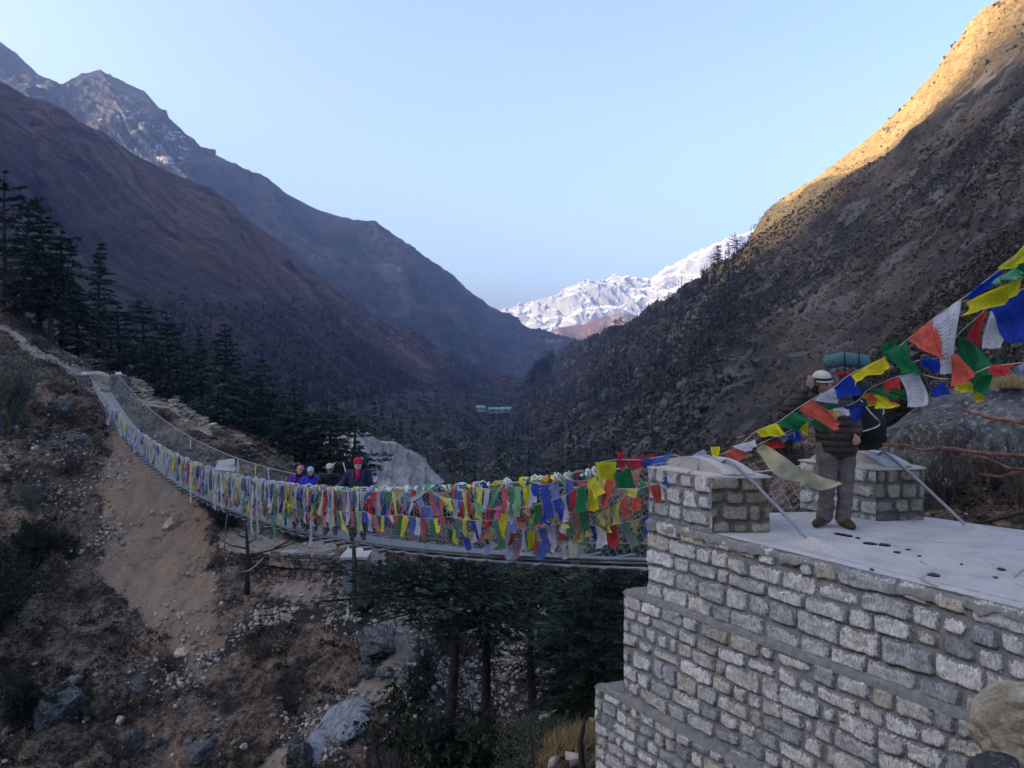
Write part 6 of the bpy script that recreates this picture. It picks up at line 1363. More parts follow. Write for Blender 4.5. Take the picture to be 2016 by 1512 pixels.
flagset('third string with the long blue and deep green flags nearest the right edge',
    [(2130, 520), (2034, 560), (1947, 605), (1930, 620), (1886, 659), (1854, 702), (1810, 709), (1790, 716)],
    [('blue', [(1946, 605), (2034, 560), (2034, 668), (1993, 671)]), ('white', [(1949, 611), (1980, 636), (1967, 681), (1926, 688)]), ('red', [(1930, 620), (1947, 611), (1922, 681), (1891, 675)]), ('green', [(1884, 659), (1928, 684), (1957, 742), (1911, 730)]), ('green', [(1911, 727), (1956, 734), (1938, 777), (1920, 775)]), ('yellow', [(1876, 757), (1912, 751), (1922, 774), (1884, 768)]), ('yellow', [(1905, 755), (1922, 762), (1941, 789), (1926, 786)]), ('blue', [(1811, 709), (1853, 703), (1857, 729), (1814, 722)])], dY=0.25)
flagset('flags heaped over the rail end at the near pillar, big red one bulging upwards',
    [(1172, 912), (1216, 905), (1263, 905), (1326, 896), (1345, 905)],
    [('yellow', [(1172, 910), (1214, 909), (1211, 942), (1180, 945)]), ('red', [(1216, 891), (1227, 889), (1231, 922), (1217, 925)]), ('red', [(1233, 905), (1290, 893), (1285, 916), (1235, 921)]), ('fblue', [(1263, 904), (1326, 893), (1300, 917), (1266, 921)]), ('lilac', [(1270, 912), (1310, 903), (1296, 920), (1268, 922)]), ('yellow', [(1300, 905), (1322, 900), (1320, 914), (1298, 916)]), ('green', [(1297, 918), (1323, 911), (1324, 921), (1302, 922)]), ('green', [(1208, 934), (1241, 924), (1251, 961), (1216, 965)])], dY=0.1)
flagset('flags trailing round the face of the near pillar, a blue and a curled red one',
    [(1215, 962), (1256, 962), (1276, 956), (1296, 952), (1310, 944)],
    [('blue', [(1305, 941), (1333, 937), (1341, 950), (1308, 956)]), ('white', [(1294, 953), (1308, 952), (1357, 993), (1340, 985)]), ('coral', [(1277, 956), (1297, 951), (1305, 985), (1290, 993)]), ('lgreen', [(1256, 937), (1276, 956), (1258, 977), (1262, 957)]), ('fyellow', [(1217, 962), (1257, 963), (1251, 980), (1228, 972)]), ('coral', [(1244, 982), (1262, 978), (1262, 1004), (1244, 1006)])], dY=-0.12)
# scarves
def scarf(label, cs, col, amp=0.03, group='offering scarves', nu=9, nv=22, pinch=0.0):
    fseed[0] += 1; c0 = Vector(cs[0]); e = cloth('scarf', cs, COL[col], None, None, nu, nv, amp, fseed[0], pr=0.0, pinch=pinch); tag(e, label, 'scarf', group); return e
tp_ = catmull([tuple(P(*q)) for q in [(1489, 884, 8.3), (1506, 876, 8.25), (1540, 897, 8.2), (1575, 922, 8.2), (1600, 930, 8.1), (1619, 939, 8.15), (1655, 949, 8.1)]], 50)
bt_ = catmull([tuple(P(*q)) for q in [(1490, 889, 8.3), (1499, 902, 8.3), (1528, 934, 8.1), (1549, 944, 8.3), (1588, 950, 8.2), (1618, 966, 8.1), (1655, 951, 8.1)]], 50)
G = tp_[:, None] * (1 - np.linspace(0, 1, 12))[None, :, None] + bt_[:, None] * np.linspace(0, 1, 12)[None, :, None]
G[..., 1] += 0.05 * np.sin(np.linspace(0, 14, 50))[:, None] * np.sin(np.linspace(0.3, 4.5, 12))[None, :] + 0.03 * fbm(G * 6, 3, 4)
o = np_mesh('scarf', G.reshape(-1, 3), grid_faces(50, 12), M['flag'], attrs={'tint': np.repeat([COL['cream']], 600, 0), 'par': np.zeros((600, 3))}); tag(o, 'long cream scarf streaming in the wind beside the man\'s legs', 'scarf', 'offering scarves')
scarf('big white cloth standing up over the rail left of the women', [R_(pxY(422), 1.0, 0.02) + Vector((0, 0, 0.0)), R_(pxY(425), 1.0) + Vector((0.15, 0, 0.33)), R_(pxY(462), 1.0) + Vector((0.1, 0, 0.52)), R_(pxY(464), 1.0) + Vector((0, 0, 0.12))], 'white', 0.06, nu=12, nv=14)
for px, f, L, w, col, lab in [(383, 1.0, 1.35, 0.34, 'fcream', 'long cream scarf with a rounded end reaching the deck'), (378, 1.02, 0.75, 0.30, 'red', 'knot of red cloth on the rail beside the long cream scarf'), (377, 1.03, 0.35, 0.30, 'orange', 'orange cloth tied above the red knot'), (389, 1.0, 0.85, 0.2, 'fyellow', 'yellow scarf hanging over the long cream one'), (432, 1.0, 1.2, 0.28, 'fwhite', 'white scarf spread under the big white cloth'), (443, 0.98, 1.1, 0.24, 'fwhite', 'second white scarf under the big white cloth'),
                              (418, 1.0, 0.9, 0.22, 'fwhite', 'white scarf left of the big white cloth'), (503, 0.9, 1.35, 0.16, 'white', 'long thin white scarf reaching below the deck, left one'), (515, 0.98, 1.45, 0.2, 'white', 'long white scarf reaching below the deck, next to the cream one'), (520, 1.0, 0.72, 0.28, 'cream', 'wide cream scarf on the rail left of the women'), (549, 0.98, 1.3, 0.20, 'fgreen', 'long pale green scarf hanging to the deck left of the women'), (545, 0.9, 0.5, 0.3, 'yellow', 'yellow scrap tied beside the long pale green scarf'),
                              (605, 0.5, 0.85, 0.14, 'white', 'white scarf trailing below the deck under the women'), (665, 1.0, 0.8, 0.22, 'fcream', 'cream scarf on the rail under the man in the cream cap'), (716, 1.0, 0.8, 0.15, 'fwhite', 'white scarf on the rail under the red balaclava'), (404, 1.0, 0.95, 0.2, 'fpink', 'faded pink scarf right of the yellow one'), (1020, 0.60, 0.55, 0.14, 'white', 'white knotted scarf hanging on the netting in the middle')]:
    Y = pxY(px); p = R_(Y, f, 0.16); q = p + toR * w; dn = Vector((0, 0, -L))
    scarf(lab, [p, q, q + dn - toR * w * 0.15, p + dn + toR * w * 0.1], col, 0.05, nu=9, nv=16, pinch=0.35)
# loops of cloth and rope knotted round the handrail, too many to count
r = random.Random(44); mb = MB()
for k in range(340):
    px = r.uniform(300, 1180) if r.random() < 0.85 else r.uniform(180, 300); Y = pxY(px); c = railL(Y); col = COL[r.choice(['fwhite', 'fwhite', 'fcream', 'white', 'fgreen', 'lilac', 'fyellow', 'green', 'yellow', 'blue', 'red'] if px > 850 else ['fwhite', 'fwhite', 'fcream', 'white', 'fgreen', 'lilac', 'fyellow'])]
    rad = r.uniform(0.02, 0.07); ring = [c + toR * (r.uniform(-.02, .02)) + (across_v * math.cos(a) + Vector((0, 0, 1)) * math.sin(a)) * rad * r.uniform(0.7, 1.2) + toR * 0.05 * math.sin(a + k) for a in np.linspace(0, 6.28, 9)]
    mb.tube(ring, r.uniform(0.008, 0.022), 5, tuple(col))
M['knots'] = tinted('knotted cloth', 0.9, 0.3, 9.0, spec=0.1)
tag(mb.build('rail_knots', M['knots']), 'knots and loops of cloth crowding the near handrail', 'knots', kind='stuff')
# a few tatters on the far rail
for px, L, col, lab in [(377, 0.5, 'white', 'white tatters on the far rail behind the crowded flags'), (470, 0.45, 'fwhite', 'pale tatter on the far rail, left of the yellow ribbon'), (505, 0.5, 'fyellow', 'pale yellow ribbon on the far rail'), (530, 0.35, 'fwhite', 'pale tatter on the far rail between the ribbon and the women')]:
    Y = 9.95 / ((px - CX) / F + SL); p = railR(Y) - across_v * 0.06; q = p + toR * 0.22; dn = Vector((0, 0, -L))
    scarf(lab, [p, q, q + dn, p + dn + toR * 0.08], col, 0.05, group='tatters on the far rail', nu=6, nv=9, pinch=0.4)
for px, f, col, lab in [(205, 1.0, 'yellow', 'small yellow flag high on the far part of the rail'), (213, 0.9, 'fyellow', 'yellow scrap just below the highest yellow flag'), (223, 0.85, 'blue', 'small blue flag lying over the far part of the walkway'), (274, 1.03, 'blue', 'blue scrap tied on the rail above a yellow one'), (277, 0.95, 'yellow', 'yellow scrap tied under the blue one'), (254, 0.2, 'lilac', 'lilac scrap hanging low beside the deck')]:
    Y = pxY(px); p = R_(Y, f, -0.05); q = p + toR * 0.75 + Vector((0, 0, 0.05)); dn = Vector((0, 0, -0.45))
    scarf(lab, [p, q, q + dn * 0.6 + toR * 0.2, p + dn], col, 0.05, group='scraps on the far part of the rail', nu=6, nv=8)
# ------------------------------------------------------------------ people
def ell(mb, c, r, n=12, M3=None, col=None):
    c = Vector(c); vs = []; rings = n
    for i in range(1, rings):
        a = math.pi * i / rings
        for k in range(n * 2):
            b = math.pi * k / n; q = Vector((r[0] * math.sin(a) * math.cos(b), r[1] * math.sin(a) * math.sin(b), r[2] * math.cos(a)))
            vs.append(c + (M3 @ q if M3 else q))
    m = n * 2; top = Vector((0, 0, r[2])); tp = c + (M3 @ top if M3 else top); bt = c - (M3 @ top if M3 else top)
    vs += [tp, bt]; L = (rings - 1) * m
    fs = [(i * m + k, (i + 1) * m + k, (i + 1) * m + (k + 1) % m, i * m + (k + 1) % m) for i in range(rings - 2) for k in range(m)]
    fs += [(L, k, (k + 1) % m) for k in range(m)] + [(L + 1, (rings - 2) * m + (k + 1) % m, (rings - 2) * m + k) for k in range(m)]
    mb.add(vs, fs, col)
def limb(mb, pts, rad):
    """tapered limb through joints, rounded at every joint"""
    pts = [Vector(p) for p in pts]
    for i in range(len(pts) - 1):
        d = pts[i + 1] - pts[i]; n = 5
        mb.tube([pts[i] + d * k / n for k in range(n + 1)], [rad[i] + (rad[i + 1] - rad[i]) * k / n for k in range(n + 1)], 14)
    for p, r_ in zip(pts, rad): ell(mb, p, (r_, r_, r_), 7)
def fused(mb, name, mat, parent, voxel=0.012, it=5, disp=None):
    o = mb.build(name, mat, parent, True)
    m = o.modifiers.new('remesh', 'REMESH'); m.mode = 'VOXEL'; m.voxel_size = voxel; m.use_smooth_shade = True
    s = o.modifiers.new('smooth', 'SMOOTH'); s.factor = 0.6; s.iterations = it
    if disp:
        tx = bpy.data.textures.new('folds', 'CLOUDS'); tx.noise_scale = disp[1]; tx.noise_depth = 2
        d = o.modifiers.new('folds', 'DISPLACE'); d.texture = tx; d.strength = disp[0]; d.mid_level = 0.5
    return o
def fabric(name, col, quilt=0.0, rough=0.75, var=0.25, wr=0.6):
    t = NT(name); v = t.coord(); c = t.mix(t.noise(v, 6, 6, 0.65), tuple(q * (1 - var) for q in col), tuple(q * (1 + var) for q in col)); h = t.noise(v, 11, 7, 0.65, 0.8)
    if quilt:
        sp = t.n('ShaderNodeSeparateXYZ'); t.t.links.new(v, sp.inputs[0]); w = t.math('ABSOLUTE', t.math('SINE', t.math('MULTIPLY', sp.outputs[2], math.pi / quilt))); w = t.math('POWER', w, 0.4)
        h = t.math('ADD', t.math('MULTIPLY', h, 0.35), t.math('MULTIPLY', w, 1.4)); c = t.mix(w, tuple(q * 0.35 for q in col), c)
    return t.out(c, rough, t.bump(h, wr, 0.025), spec=0.25)
M['skin'] = plain('skin', (0.30, 0.17, 0.115), 0.6, 0.12, 20, 0.1, 0.002); M['skin_fair'] = plain('fair skin', (0.50, 0.30, 0.24), 0.6, 0.1, 20, 0.1, 0.002)
M['eye'] = plain('dark eye', (0.015, 0.012, 0.012), 0.3, 0, 1, 0); M['lip'] = plain('lips', (0.26, 0.09, 0.08), 0.6, 0, 1, 0)
M['boot'] = plain('brown leather boot', (0.045, 0.033, 0.025), 0.7, 0.3, 12, 0.4, 0.004); M['black'] = fabric('black nylon', (0.006, 0.006, 0.007), 0, 0.65, wr=0.3)
def hand(mb, wrist, palm_dir, up_dir, s=1.0, curl=0.5, thumb=1):
    """palm with four unequal bent fingers and a thumb from its side"""
    w = Vector(wrist); d = Vector(palm_dir).normalized(); n = Vector(up_dir).normalized(); n = (n - d * n.dot(d)).normalized(); side = d.cross(n) * thumb
    for k in range(4):
        o_ = (k - 1.5) * 0.020 * s; limb(mb, [w + side * o_ * 0.4, w + d * 0.085 * s + side * o_], [0.017 * s, 0.0125 * s])
        L = [0.066, 0.078, 0.072, 0.056][k] * s; b = w + d * 0.085 * s + side * o_; c1 = b + (d * math.cos(curl * 0.6) - n * math.sin(curl * 0.6)) * L * 0.45; c2 = c1 + (d * math.cos(curl * 1.5) - n * math.sin(curl * 1.5)) * L * 0.33; c3 = c2 + (d * math.cos(curl * 2.2) - n * math.sin(curl * 2.2)) * L * 0.24
        limb(mb, [b, c1, c2, c3], [0.0100 * s, 0.0092 * s, 0.0085 * s, 0.007 * s])
    b = w + d * 0.02 * s - side * 0.026 * s; c1 = b - side * 0.028 * s + d * 0.032 * s - n * 0.008; c2 = c1 + d * 0.030 * s - side * 0.006 * s - n * 0.012; limb(mb, [b, c1, c2], [0.015 * s, 0.0115 * s, 0.009 * s])
def person(label, base, rz, J, skin='skin', coat=None, trousers=None, boots='boot', s=1.0, voxel=0.011, smile=False, beard=False, face_yaw=0.0, group=None, coat_r=1.0, hood=None):
    """J: joint positions in the figure's own frame (x to its left in the picture's right, -y ahead, z up)"""
    e = empty('person', tuple(base), rz); e.scale = (s, s, s); V_ = {k: Vector(q) for k, q in J.items()}
    b = MB(); hd = V_['head']; Mh = Matrix.Rotation(face_yaw, 3, 'Z') @ Matrix.Rotation(J.get('tilt', (0, 0, 0))[1], 3, 'Y') @ Matrix.Rotation(J.get('tilt', (0, 0, 0))[0], 3, 'X')
    V_.pop('tilt', None)
    # skull, jaw, nose, brow, ears
    ell(b, hd + Mh @ Vector((0, 0.012, 0.02)), (0.076, 0.094, 0.10), 10, Mh); ell(b, hd + Mh @ Vector((0, -0.022, -0.055)), (0.056, 0.066, 0.062), 9, Mh)
    limb(b, [hd + Mh @ Vector((0, -0.084, 0.015)), hd + Mh @ Vector((0, -0.108, -0.028))], [0.010, 0.015]); limb(b, [hd + Mh @ Vector((-0.045, -0.076, 0.026)), hd + Mh @ Vector((0.045, -0.076, 0.026))], [0.012, 0.012])
    limb(b, [hd + Mh @ Vector((-0.022, -0.086, -0.062)), hd + Mh @ Vector((0.022, -0.086, -0.062))], [0.011, 0.011]); limb(b, [hd + Mh @ Vector((0, -0.07, -0.10)), hd + Mh @ Vector((0, -0.055, -0.108))], [0.022, 0.024])
    for q in (-1, 1):
        ell(b, hd + Mh @ Vector((q * 0.078, 0.01, -0.012)), (0.012, 0.022, 0.033), 6, Mh); ell(b, hd + Mh @ Vector((q * 0.045, -0.062, -0.03)), (0.024, 0.022, 0.022), 6, Mh)
    limb(b, [hd + Vector((0, 0.02, -0.07)), V_['neck']], [0.054, 0.060])
    hip = V_['pelvis']; ch = V_['chest']
    limb(b, [hip, hip.lerp(ch, 0.5), ch], [0.130, 0.120, 0.135]); limb(b, [V_['shR'], ch.lerp(V_['neck'], 0.5), V_['shL']], [0.062, 0.075, 0.062]); limb(b, [ch, V_['neck']], [0.11, 0.06])
    for S in ('R', 'L'):
        limb(b, [V_['sh' + S], V_['el' + S], V_['wr' + S]], [0.055, 0.042, 0.028]); limb(b, [hip.lerp(V_['hip' + S], 0.9), V_['kn' + S], V_['an' + S]], [0.088, 0.056, 0.040])
        limb(b, [V_['an' + S], V_['an' + S] + Vector((0, -0.02, -0.05)), V_['an' + S].lerp(V_['toe' + S], 0.7)], [0.034, 0.032, 0.022])
        hdv = V_['wr' + S] - V_['el' + S]; hand(b, V_['wr' + S], V_.get('pd' + S, hdv), V_.get('pn' + S, Vector((0, -1, 0.2))), 1.0, 0.55, 1 if S == 'L' else -1)
    bo = fused(b, 'body', M[skin], e, 0.0065, 3)
    for q in (-1, 1):
        m1 = MB(); ell(m1, hd + Mh @ Vector((q * 0.031, -0.083, 0.004)), (0.011, 0.008, 0.007), 5, Mh); m1.build('eye', M['eye'], bo, True)
    m1 = MB(); limb(m1, [hd + Mh @ Vector((-0.024, -0.092, -0.058)), hd + Mh @ Vector((0, -0.098, -0.062)), hd + Mh @ Vector((0.024, -0.092, -0.058))], [0.005, 0.0065, 0.005]); m1.build('mouth', M['lip'], bo, True)
    # jacket
    c = MB(); k = coat_r; wst = hip.lerp(ch, -0.12)
    for off in (-0.055, 0.055):
        limb(c, [wst + Vector((off, 0, 0)), hip.lerp(ch, 0.5) + Vector((off, 0, 0)), ch + Vector((off, 0, 0))], [0.160 * k, 0.150 * k, 0.145 * k])
    limb(c, [V_['shR'], ch.lerp(V_['neck'], 0.45), V_['shL']], [0.085 * k, 0.105 * k, 0.085 * k]); limb(c, [ch, V_['neck'] + Vector((0, 0.01, -0.005))], [0.15 * k, 0.078])
    for S in ('R', 'L'):
        w = V_['wr' + S].lerp(V_['el' + S], 0.06); limb(c, [V_['sh' + S], V_['el' + S], w], [0.082 * k, 0.070 * k, 0.052 * k])
    fused(c, 'jacket', M[coat], e, voxel, 4, (0.035, 0.09))
    c = MB()
    limb(c, [hip + Vector((-0.045, 0, 0.02)), hip + Vector((0.045, 0, 0.02))], [0.145, 0.145])
    for S in ('R', 'L'):
        a_ = V_['an' + S] + Vector((0, 0, 0.0)); limb(c, [V_['hip' + S], V_['hip' + S].lerp(V_['kn' + S], 0.5), V_['kn' + S], V_['kn' + S].lerp(a_, 0.5), a_], [0.112, 0.102, 0.086, 0.080, 0.078])
        limb(c, [V_['hip' + S], hip], [0.115, 0.14])
    fused(c, 'trousers', M[trousers], e, voxel, 4, (0.055, 0.085))
    for S in ('R', 'L'):
        c = MB(); a_ = V_['an' + S]; tp = V_['toe' + S]; limb(c, [a_ + Vector((0, 0.0, 0.05)), a_ + Vector((0, 0.01, -0.035))], [0.058, 0.058]); limb(c, [a_ + Vector((0, 0.03, -0.04)), a_.lerp(tp, 0.5) + Vector((0, 0, -0.012)), tp], [0.048, 0.052, 0.042])
        fused(c, 'boot', M[boots], e, 0.010, 3)
    tag(e, label, 'person', group); return e, hd, Mh
def hat_part(e, name, hd, Mh, parts, mat, voxel=0.008, it=3):
    m1 = MB()
    for kind, *a in parts:
        if kind == 'ell': ell(m1, hd + Mh @ Vector(a[0]), a[1], 10, Mh)
        else: limb(m1, [hd + Mh @ Vector(q) for q in a[0]], a[1])
    return fused(m1, name, M[mat], e, voxel, it)
M['brown_coat'] = fabric('dark brown quilted jacket', (0.050, 0.036, 0.034), 0.072); M['grey_trousers'] = fabric('grey cotton trousers', (0.135, 0.115, 0.110), 0, 0.85, wr=1.0)
M['cream_wool'] = fabric('cream wool', (0.46, 0.44, 0.40), 0, 0.95); M['dark_trousers'] = fabric('dark trousers', (0.03, 0.03, 0.04), 0, 0.85)
bx, by = (1647 - CX) / F * 8.5, 8.5
J = dict(pelvis=(0, 0.0, 0.90), chest=(-0.07, 0.0, 1.26), neck=(-0.135, -0.02, 1.42), head=(-0.175, -0.05, 1.555), shR=(-0.275, 0.0, 1.345), shL=(0.10, 0.02, 1.345), elR=(-0.565, -0.07, 1.275), wrR=(-0.375, -0.13, 1.49), elL=(0.20, -0.02, 1.08), wrL=(0.13, -0.18, 1.00),
         hipR=(-0.105, 0, 0.86), hipL=(0.105, 0, 0.86), knR=(-0.115, -0.03, 0.48), knL=(0.085, -0.03, 0.48), anR=(-0.125, 0.02, 0.10), anL=(0.055, -0.04, 0.09), toeR=(-0.27, -0.09, 0.045), toeL=(0.07, -0.21, 0.04), pdR=(0.35, 0.0, 0.9), pnR=(0.3, -1, 0.2), pnL=(0, -1, 0), tilt=(0.12, -0.08, 0))
por, hd, Mh = person('man in a brown quilted jacket and grey trousers with one hand at his cap', (bx, by, ZP), 0.05, J, 'skin', 'brown_coat', 'grey_trousers', face_yaw=0.25)
capo_ = hat_part(por, 'cap', hd, Mh, [('ell', (0, 0.02, 0.050), (0.093, 0.110, 0.074)), ('limb', [(0.02, 0.09, 0.03), (0.09, 0.07, -0.06), (0.07, 0.03, -0.13)], [0.05, 0.035, 0.03])], 'cream_wool')
hat_part(capo_, 'stripe', hd, Mh, [('ell', (0, 0.005, 0.040), (0.1015, 0.112, 0.022))], 'black'); hat_part(capo_, 'brim', hd, Mh, [('ell', (0, -0.012, 0.012), (0.098, 0.106, 0.014))], 'cream_wool')
hat_part(por, 'hood', hd, Mh, [('limb', [(-0.088, 0.02, 0.02), (-0.090, 0.03, -0.07), (-0.05, 0.04, -0.14)], [0.02, 0.024, 0.03]), ('limb', [(0.088, 0.02, 0.02), (0.090, 0.03, -0.07), (0.05, 0.04, -0.14)], [0.02, 0.024, 0.03]), ('ell', (0, 0.075, -0.03), (0.088, 0.06, 0.115))], 'brown_coat', 0.01)
M['pale_wool'] = fabric('pale neck scarf', (0.5, 0.5, 0.52), 0, 0.9)
hat_part(por, 'neck_scarf', hd, Mh, [('limb', [(-0.05, -0.05, -0.135), (0, -0.085, -0.145), (0.05, -0.05, -0.135)], [0.03, 0.034, 0.03])], 'pale_wool')
# his load: dark pack with a teal roll on top, and the black bag resting on the pillar
M['navy'] = fabric('dark blue pack cloth', (0.010, 0.012, 0.024), 0, 0.7); M['teal_cloth'] = fabric('teal foam roll cover', (0.060, 0.145, 0.150), 0, 0.75, wr=0.9); M['red_cloth'] = fabric('red cloth', (0.30, 0.018, 0.035), 0, 0.8)
Yp = 8.82; e = empty('backpack', tuple(P(1690, 780, Yp))); inv = Matrix.Translation(e.location).inverted()
def part(mb, name, mat, par, inv, voxel=0.012, it=4): o = fused(mb, name, M[mat], par, voxel, it); o.matrix_parent_inverse = inv; return o
m1 = MB(); limb(m1, [P(1668, 765, Yp), P(1700, 775, Yp + .05), P(1714, 800, Yp + .05)], [0.13, 0.15, 0.13]); part(m1, 'pack_body', 'navy', e, inv)
m1 = MB(); limb(m1, [P(1634, 712, Yp), P(1660, 707, Yp)], [0.080, 0.082]); limb(m1, [P(1666, 708, Yp), P(1700, 712, Yp)], [0.085, 0.078]); part(m1, 'rolled_mat', 'teal_cloth', e, inv, 0.01, 3)
m1 = MB(); limb(m1, [P(1653, 737, Yp - .05), P(1700, 742, Yp - .02)], [0.034, 0.034]); part(m1, 'red_roll', 'red_cloth', e, inv)
for x in (1662, 1690):
    m1 = MB(); m1.tube(catmull([tuple(P(x, 686, Yp + .0)), tuple(P(x + 1, 700, Yp - .095)), tuple(P(x + 2, 730, Yp - .09)), tuple(P(x + 4, 765, Yp - .14))], 20), 0.007, 5); o = m1.build('strap', M['black'], e); o.matrix_parent_inverse = inv
tag(e, 'dark pack with a teal roll and a red bundle on the man\'s back', 'backpack')
Yb_ = 8.86; e = empty('duffel_bag', tuple(P(1706, 880, Yb_))); inv = Matrix.Translation(e.location).inverted()
m1 = MB(); limb(m1, [P(1703, 848, Yb_), P(1703, 835, Yb_), P(1696, 800, Yb_), P(1688, 775, Yb_)], [0.225, 0.225, 0.185, 0.10]); limb(m1, [P(1690, 862, Yb_), P(1718, 860, Yb_)], [0.15, 0.15]); bagb = part(m1, 'bag_body', 'black', e, inv, 0.014, 6)
m1 = MB(); q = [P(1695, 788, Yb_ - .17), P(1712, 810, Yb_ - .20), P(1731, 832, Yb_ - .20), P(1722, 842, Yb_ - .23), P(1690, 851, Yb_ - .25), P(1670, 850, Yb_ - .20)]; m1.tube(catmull([tuple(k) for k in q], 40), 0.008, 6); o = m1.build('cord', M['cord'], e, True); o.matrix_parent_inverse = inv
m1 = MB(); m1.tube(catmull([tuple(P(1722, 808, Yb_ - .12)), tuple(P(1738, 803, Yb_ - .1)), tuple(P(1738, 816, Yb_ - .12)), tuple(P(1726, 814, Yb_ - .13))], 20), 0.009, 6); o = m1.build('handle', M['cord'], bagb, True)
tag(e, 'round bulging black bag tied with a pale cord, resting on the right near pillar', 'bag')

# the four hikers at the rail
def hiker(px, a_line, hgt, label, skin, coat, J2, tilt=0.0, yaw=0.0, rz=0.15, lean=0.0, **kw):
    Y = pxY(px, a_line); base = Vector(((px - CX) / F * Y, Y, deckL(Y).z)); J = dict(pelvis=(0, 0, 0.95), chest=(0, -0.02 - lean * 0.5, 1.30), neck=(0, -0.03 - lean, 1.49), head=(tilt * 0.12, -0.06 - lean * 1.25, 1.63), shR=(-0.19, -lean, 1.42), shL=(0.19, -lean, 1.42), elR=(-0.27, -0.10, 1.15), elL=(0.27, -0.10, 1.15), wrR=(-0.14, -0.30, 1.12), wrL=(0.14, -0.30, 1.12),
        hipR=(-0.1, 0, 0.90), hipL=(0.1, 0, 0.90), knR=(-0.11, -0.03, 0.50), knL=(0.11, -0.03, 0.50), anR=(-0.11, 0.02, 0.10), anL=(0.11, 0.02, 0.10), toeR=(-0.13, -0.15, 0.045), toeL=(0.13, -0.15, 0.045), tilt=(0.0, tilt, 0)); J.update(J2)
    return person(label, base, rz, J, skin, coat, 'dark_trousers', s=hgt / 1.75, face_yaw=yaw, voxel=0.016, group='hikers at the bridge rail', **kw) + (base,)
M['purple'] = fabric('purple jacket', (0.10, 0.012, 0.30), 0.07, 0.6); M['royal'] = fabric('bright blue jacket', (0.015, 0.035, 0.46), 0.07, 0.6); M['black_coat'] = fabric('black quilted jacket', (0.014, 0.015, 0.024), 0.06, 0.6); M['slate'] = fabric('slate blue jacket', (0.025, 0.032, 0.070), 0, 0.7)
M['pink_wool'] = fabric('pink wool', (0.55, 0.20, 0.24), 0, 0.95); M['blue_wool'] = fabric('pale blue wool', (0.30, 0.44, 0.50), 0, 0.95); M['red_fleece'] = fabric('red fleece', (0.50, 0.012, 0.045), 0, 0.9); M['dark_scarf'] = fabric('black neck warmer', (0.01, 0.01, 0.012), 0, 0.9); M['beard'] = fabric('grey beard', (0.28, 0.28, 0.29), 0, 0.95); M['strap_grey'] = fabric('pale grey strap', (0.42, 0.42, 0.44), 0, 0.8)
kn = lambda: [('ell', (0, 0.012, 0.050), (0.094, 0.108, 0.088)), ('ell', (0, 0.0, 0.028), (0.098, 0.110, 0.030))]
p1 = hiker(589, 8.62, 1.66, 'smiling woman in a pink woollen hat and purple jacket', 'skin_fair', 'purple', dict(wrL=(0.20, -0.28, 1.16)), tilt=0.22, yaw=0.1)
hat_part(p1[0], 'hat', p1[1], p1[2], kn(), 'pink_wool'); hat_part(p1[0], 'neck_warmer', p1[1], p1[2], [('limb', [(-0.05, -0.03, -0.125), (0, -0.06, -0.135), (0.05, -0.03, -0.125)], [0.04, 0.045, 0.04])], 'dark_scarf')
p2 = hiker(613, 8.58, 1.64, 'smiling woman in a pale blue hat and bright blue jacket', 'skin_fair', 'royal', {}, tilt=-0.10, yaw=0.0)
hat_part(p2[0], 'hat', p2[1], p2[2], kn(), 'blue_wool'); hat_part(p2[0], 'neck_warmer', p2[1], p2[2], [('limb', [(-0.05, -0.03, -0.125), (0, -0.06, -0.135), (0.05, -0.03, -0.125)], [0.045, 0.05, 0.045])], 'dark_scarf')
p3 = hiker(651, 8.62, 1.76, 'man in a cream cap and black jacket leaning on the rail with clasped hands', 'skin', 'black_coat', dict(elR=(-0.30, -0.22, 1.14), elL=(0.30, -0.22, 1.14), wrR=(-0.07, -0.40, 1.14), wrL=(0.05, -0.40, 1.14)), tilt=0.0, yaw=-0.2, lean=0.16)
hat_part(p3[0], 'cap', p3[1], p3[2], [('ell', (0, 0.012, 0.055), (0.096, 0.110, 0.070)), ('limb', [(-0.05, -0.10, 0.035), (0.05, -0.10, 0.035)], [0.018, 0.018]), ('limb', [(-0.04, -0.145, 0.02), (0.04, -0.145, 0.02)], [0.013, 0.013])], 'cream_wool'); hat_part(p3[0], 'glasses', p3[1], p3[2], [('limb', [(-0.055, -0.090, 0.004), (0.055, -0.090, 0.004)], [0.014, 0.014])], 'black', 0.006, 1)
p4 = hiker(705, 8.55, 1.84, 'bearded man in a red balaclava and slate blue jacket standing upright', 'skin_fair', 'slate', dict(elR=(-0.33, 0.02, 1.18), wrR=(-0.50, -0.06, 1.10), elL=(0.27, 0.0, 1.14), wrL=(0.22, -0.16, 0.98)), coat_r=1.0)
hat_part(p4[0], 'balaclava', p4[1], p4[2], [('ell', (0, 0.02, 0.045), (0.099, 0.113, 0.088)), ('ell', (0, 0.05, -0.04), (0.085, 0.075, 0.10)), ('ell', (0, 0.0, 0.028), (0.101, 0.113, 0.028))], 'red_fleece')
hat_part(p4[0], 'beard', p4[1], p4[2], [('limb', [(-0.05, -0.06, -0.06), (-0.03, -0.085, -0.085), (0, -0.09, -0.10), (0.03, -0.085, -0.085), (0.05, -0.06, -0.06)], [0.022, 0.026, 0.03, 0.026, 0.022])], 'beard')
m1 = MB(); J_ = p4[1]; limb(m1, [(0, -0.135, 1.49), (0, -0.185, 1.40), (0, -0.195, 1.30)], [0.055, 0.042, 0.018]); fused(m1, 'shirt_front', M['red_fleece'], p4[0], 0.012, 3)
m1 = MB(); limb(m1, [(-0.10, -0.155, 1.18), (0.03, -0.165, 1.22), (0.10, -0.15, 1.27)], [0.035, 0.03, 0.02]); fused(m1, 'jacket_panel', M['red_cloth'], p1[0], 0.012, 3)
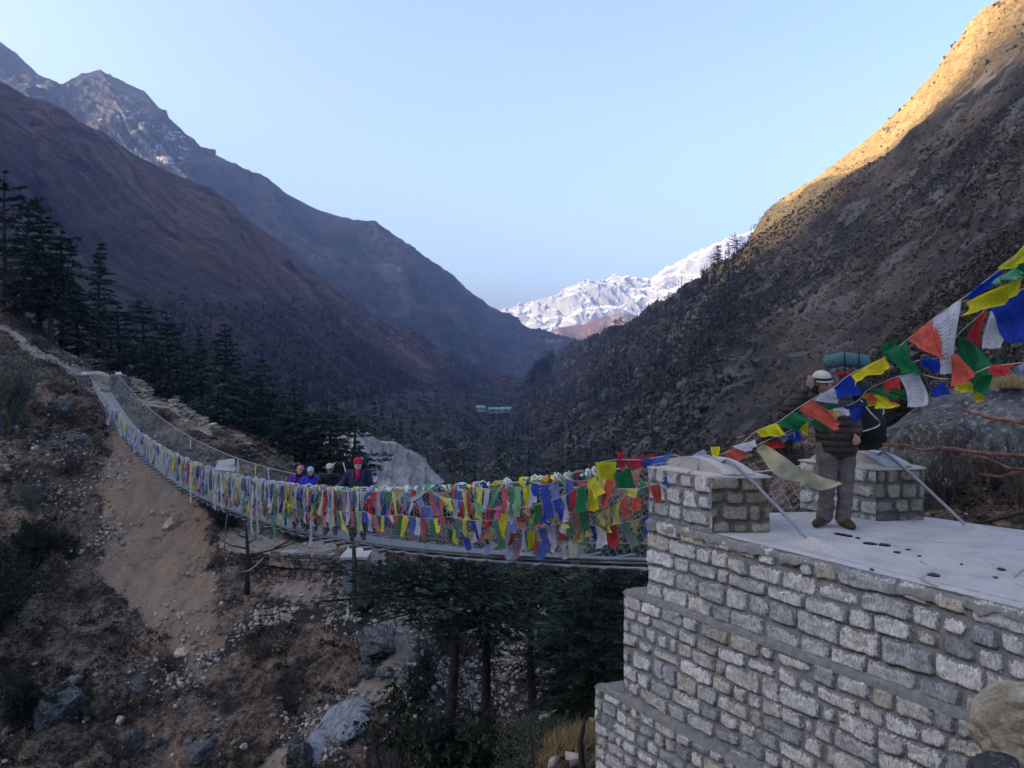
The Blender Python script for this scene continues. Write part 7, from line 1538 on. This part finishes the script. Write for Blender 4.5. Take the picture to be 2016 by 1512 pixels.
for (pp, w, h, mat, lab, straps) in [(p1, 0.14, 0.30, 'navy', 'dark pack behind the woman in the pink hat', False), (p3, 0.24, 0.42, 'black', 'large black pack with pale straps on the man in the cream cap', True), (p4, 0.17, 0.36, 'navy', 'dark blue pack on the bearded man', False)]:
    b0 = pp[4 - 1] if False else pp[3]; s_ = pp[0].scale[0]; dx = 0.16 if straps else 0.03
    c = b0 + Vector((dx, 0.27, (1.36 + (0.07 if straps else 0.06)) * s_)); e = empty('backpack', tuple(c)); inv = Matrix.Translation(e.location).inverted()
    m1 = MB(); limb(m1, [c + Vector((-w * 0.3, 0, -h * 0.7)), c + Vector((-w * 0.3, 0, h * 0.45))], [w * 0.62, w * 0.5]); limb(m1, [c + Vector((w * 0.3, 0, -h * 0.7)), c + Vector((w * 0.3, 0, h * 0.45))], [w * 0.62, w * 0.5]); part(m1, 'pack_body', mat, e, inv, 0.018, 4)
    for sx in (-1, 1):
        m1 = MB(); q = [c + Vector((sx * w * 0.4, -0.05, h * 0.62)), c + Vector((sx * w * 0.5 + 0.02, -0.20, h * 0.62)), c + Vector((sx * w * 0.8 + 0.05, -0.40, h * 0.1)), c + Vector((sx * w * 0.7 + 0.03, -0.40, -h * 0.5))]
        m1.tube(catmull([tuple(k) for k in q], 20), 0.014, 5); o = m1.build('strap', M['strap_grey' if straps else 'black'], e, True); o.matrix_parent_inverse = inv
    tag(e, lab, 'backpack', None)
# ------------------------------------------------------------------ the blue air of the valley
lo_, hi_ = np.full(3, -10.0), np.full(3, 10.0)
for o_ in scene.objects:
    if o_.type == 'MESH' and o_.get('kind') == 'structure':
        b_ = np.array([tuple(q) for q in o_.bound_box]); lo_ = np.minimum(lo_, b_.min(0)); hi_ = np.maximum(hi_, b_.max(0))
lo_[2] -= 1.0; hi_[2] += 20.0; lo_[:2] -= 10; hi_[:2] += 10
print('haze box', lo_, hi_)
hz = MB(); hz.box(tuple((lo_ + hi_) / 2), tuple(hi_ - lo_))
t = NT('haze'); t.t.nodes.remove(t.b)
pv = t.n('ShaderNodeVolumePrincipled')
pv.inputs['Color'].default_value = (0.32, 0.49, 1.0, 1); pv.inputs['Density'].default_value = 0.00021
pv.inputs['Anisotropy'].default_value = 0.0
t.t.links.new(pv.outputs[0], t.t.nodes['Material Output'].inputs['Volume'])
o = hz.build('haze', t.m); tag(o, 'thin blue haze filling the valley', 'haze', kind='stuff')
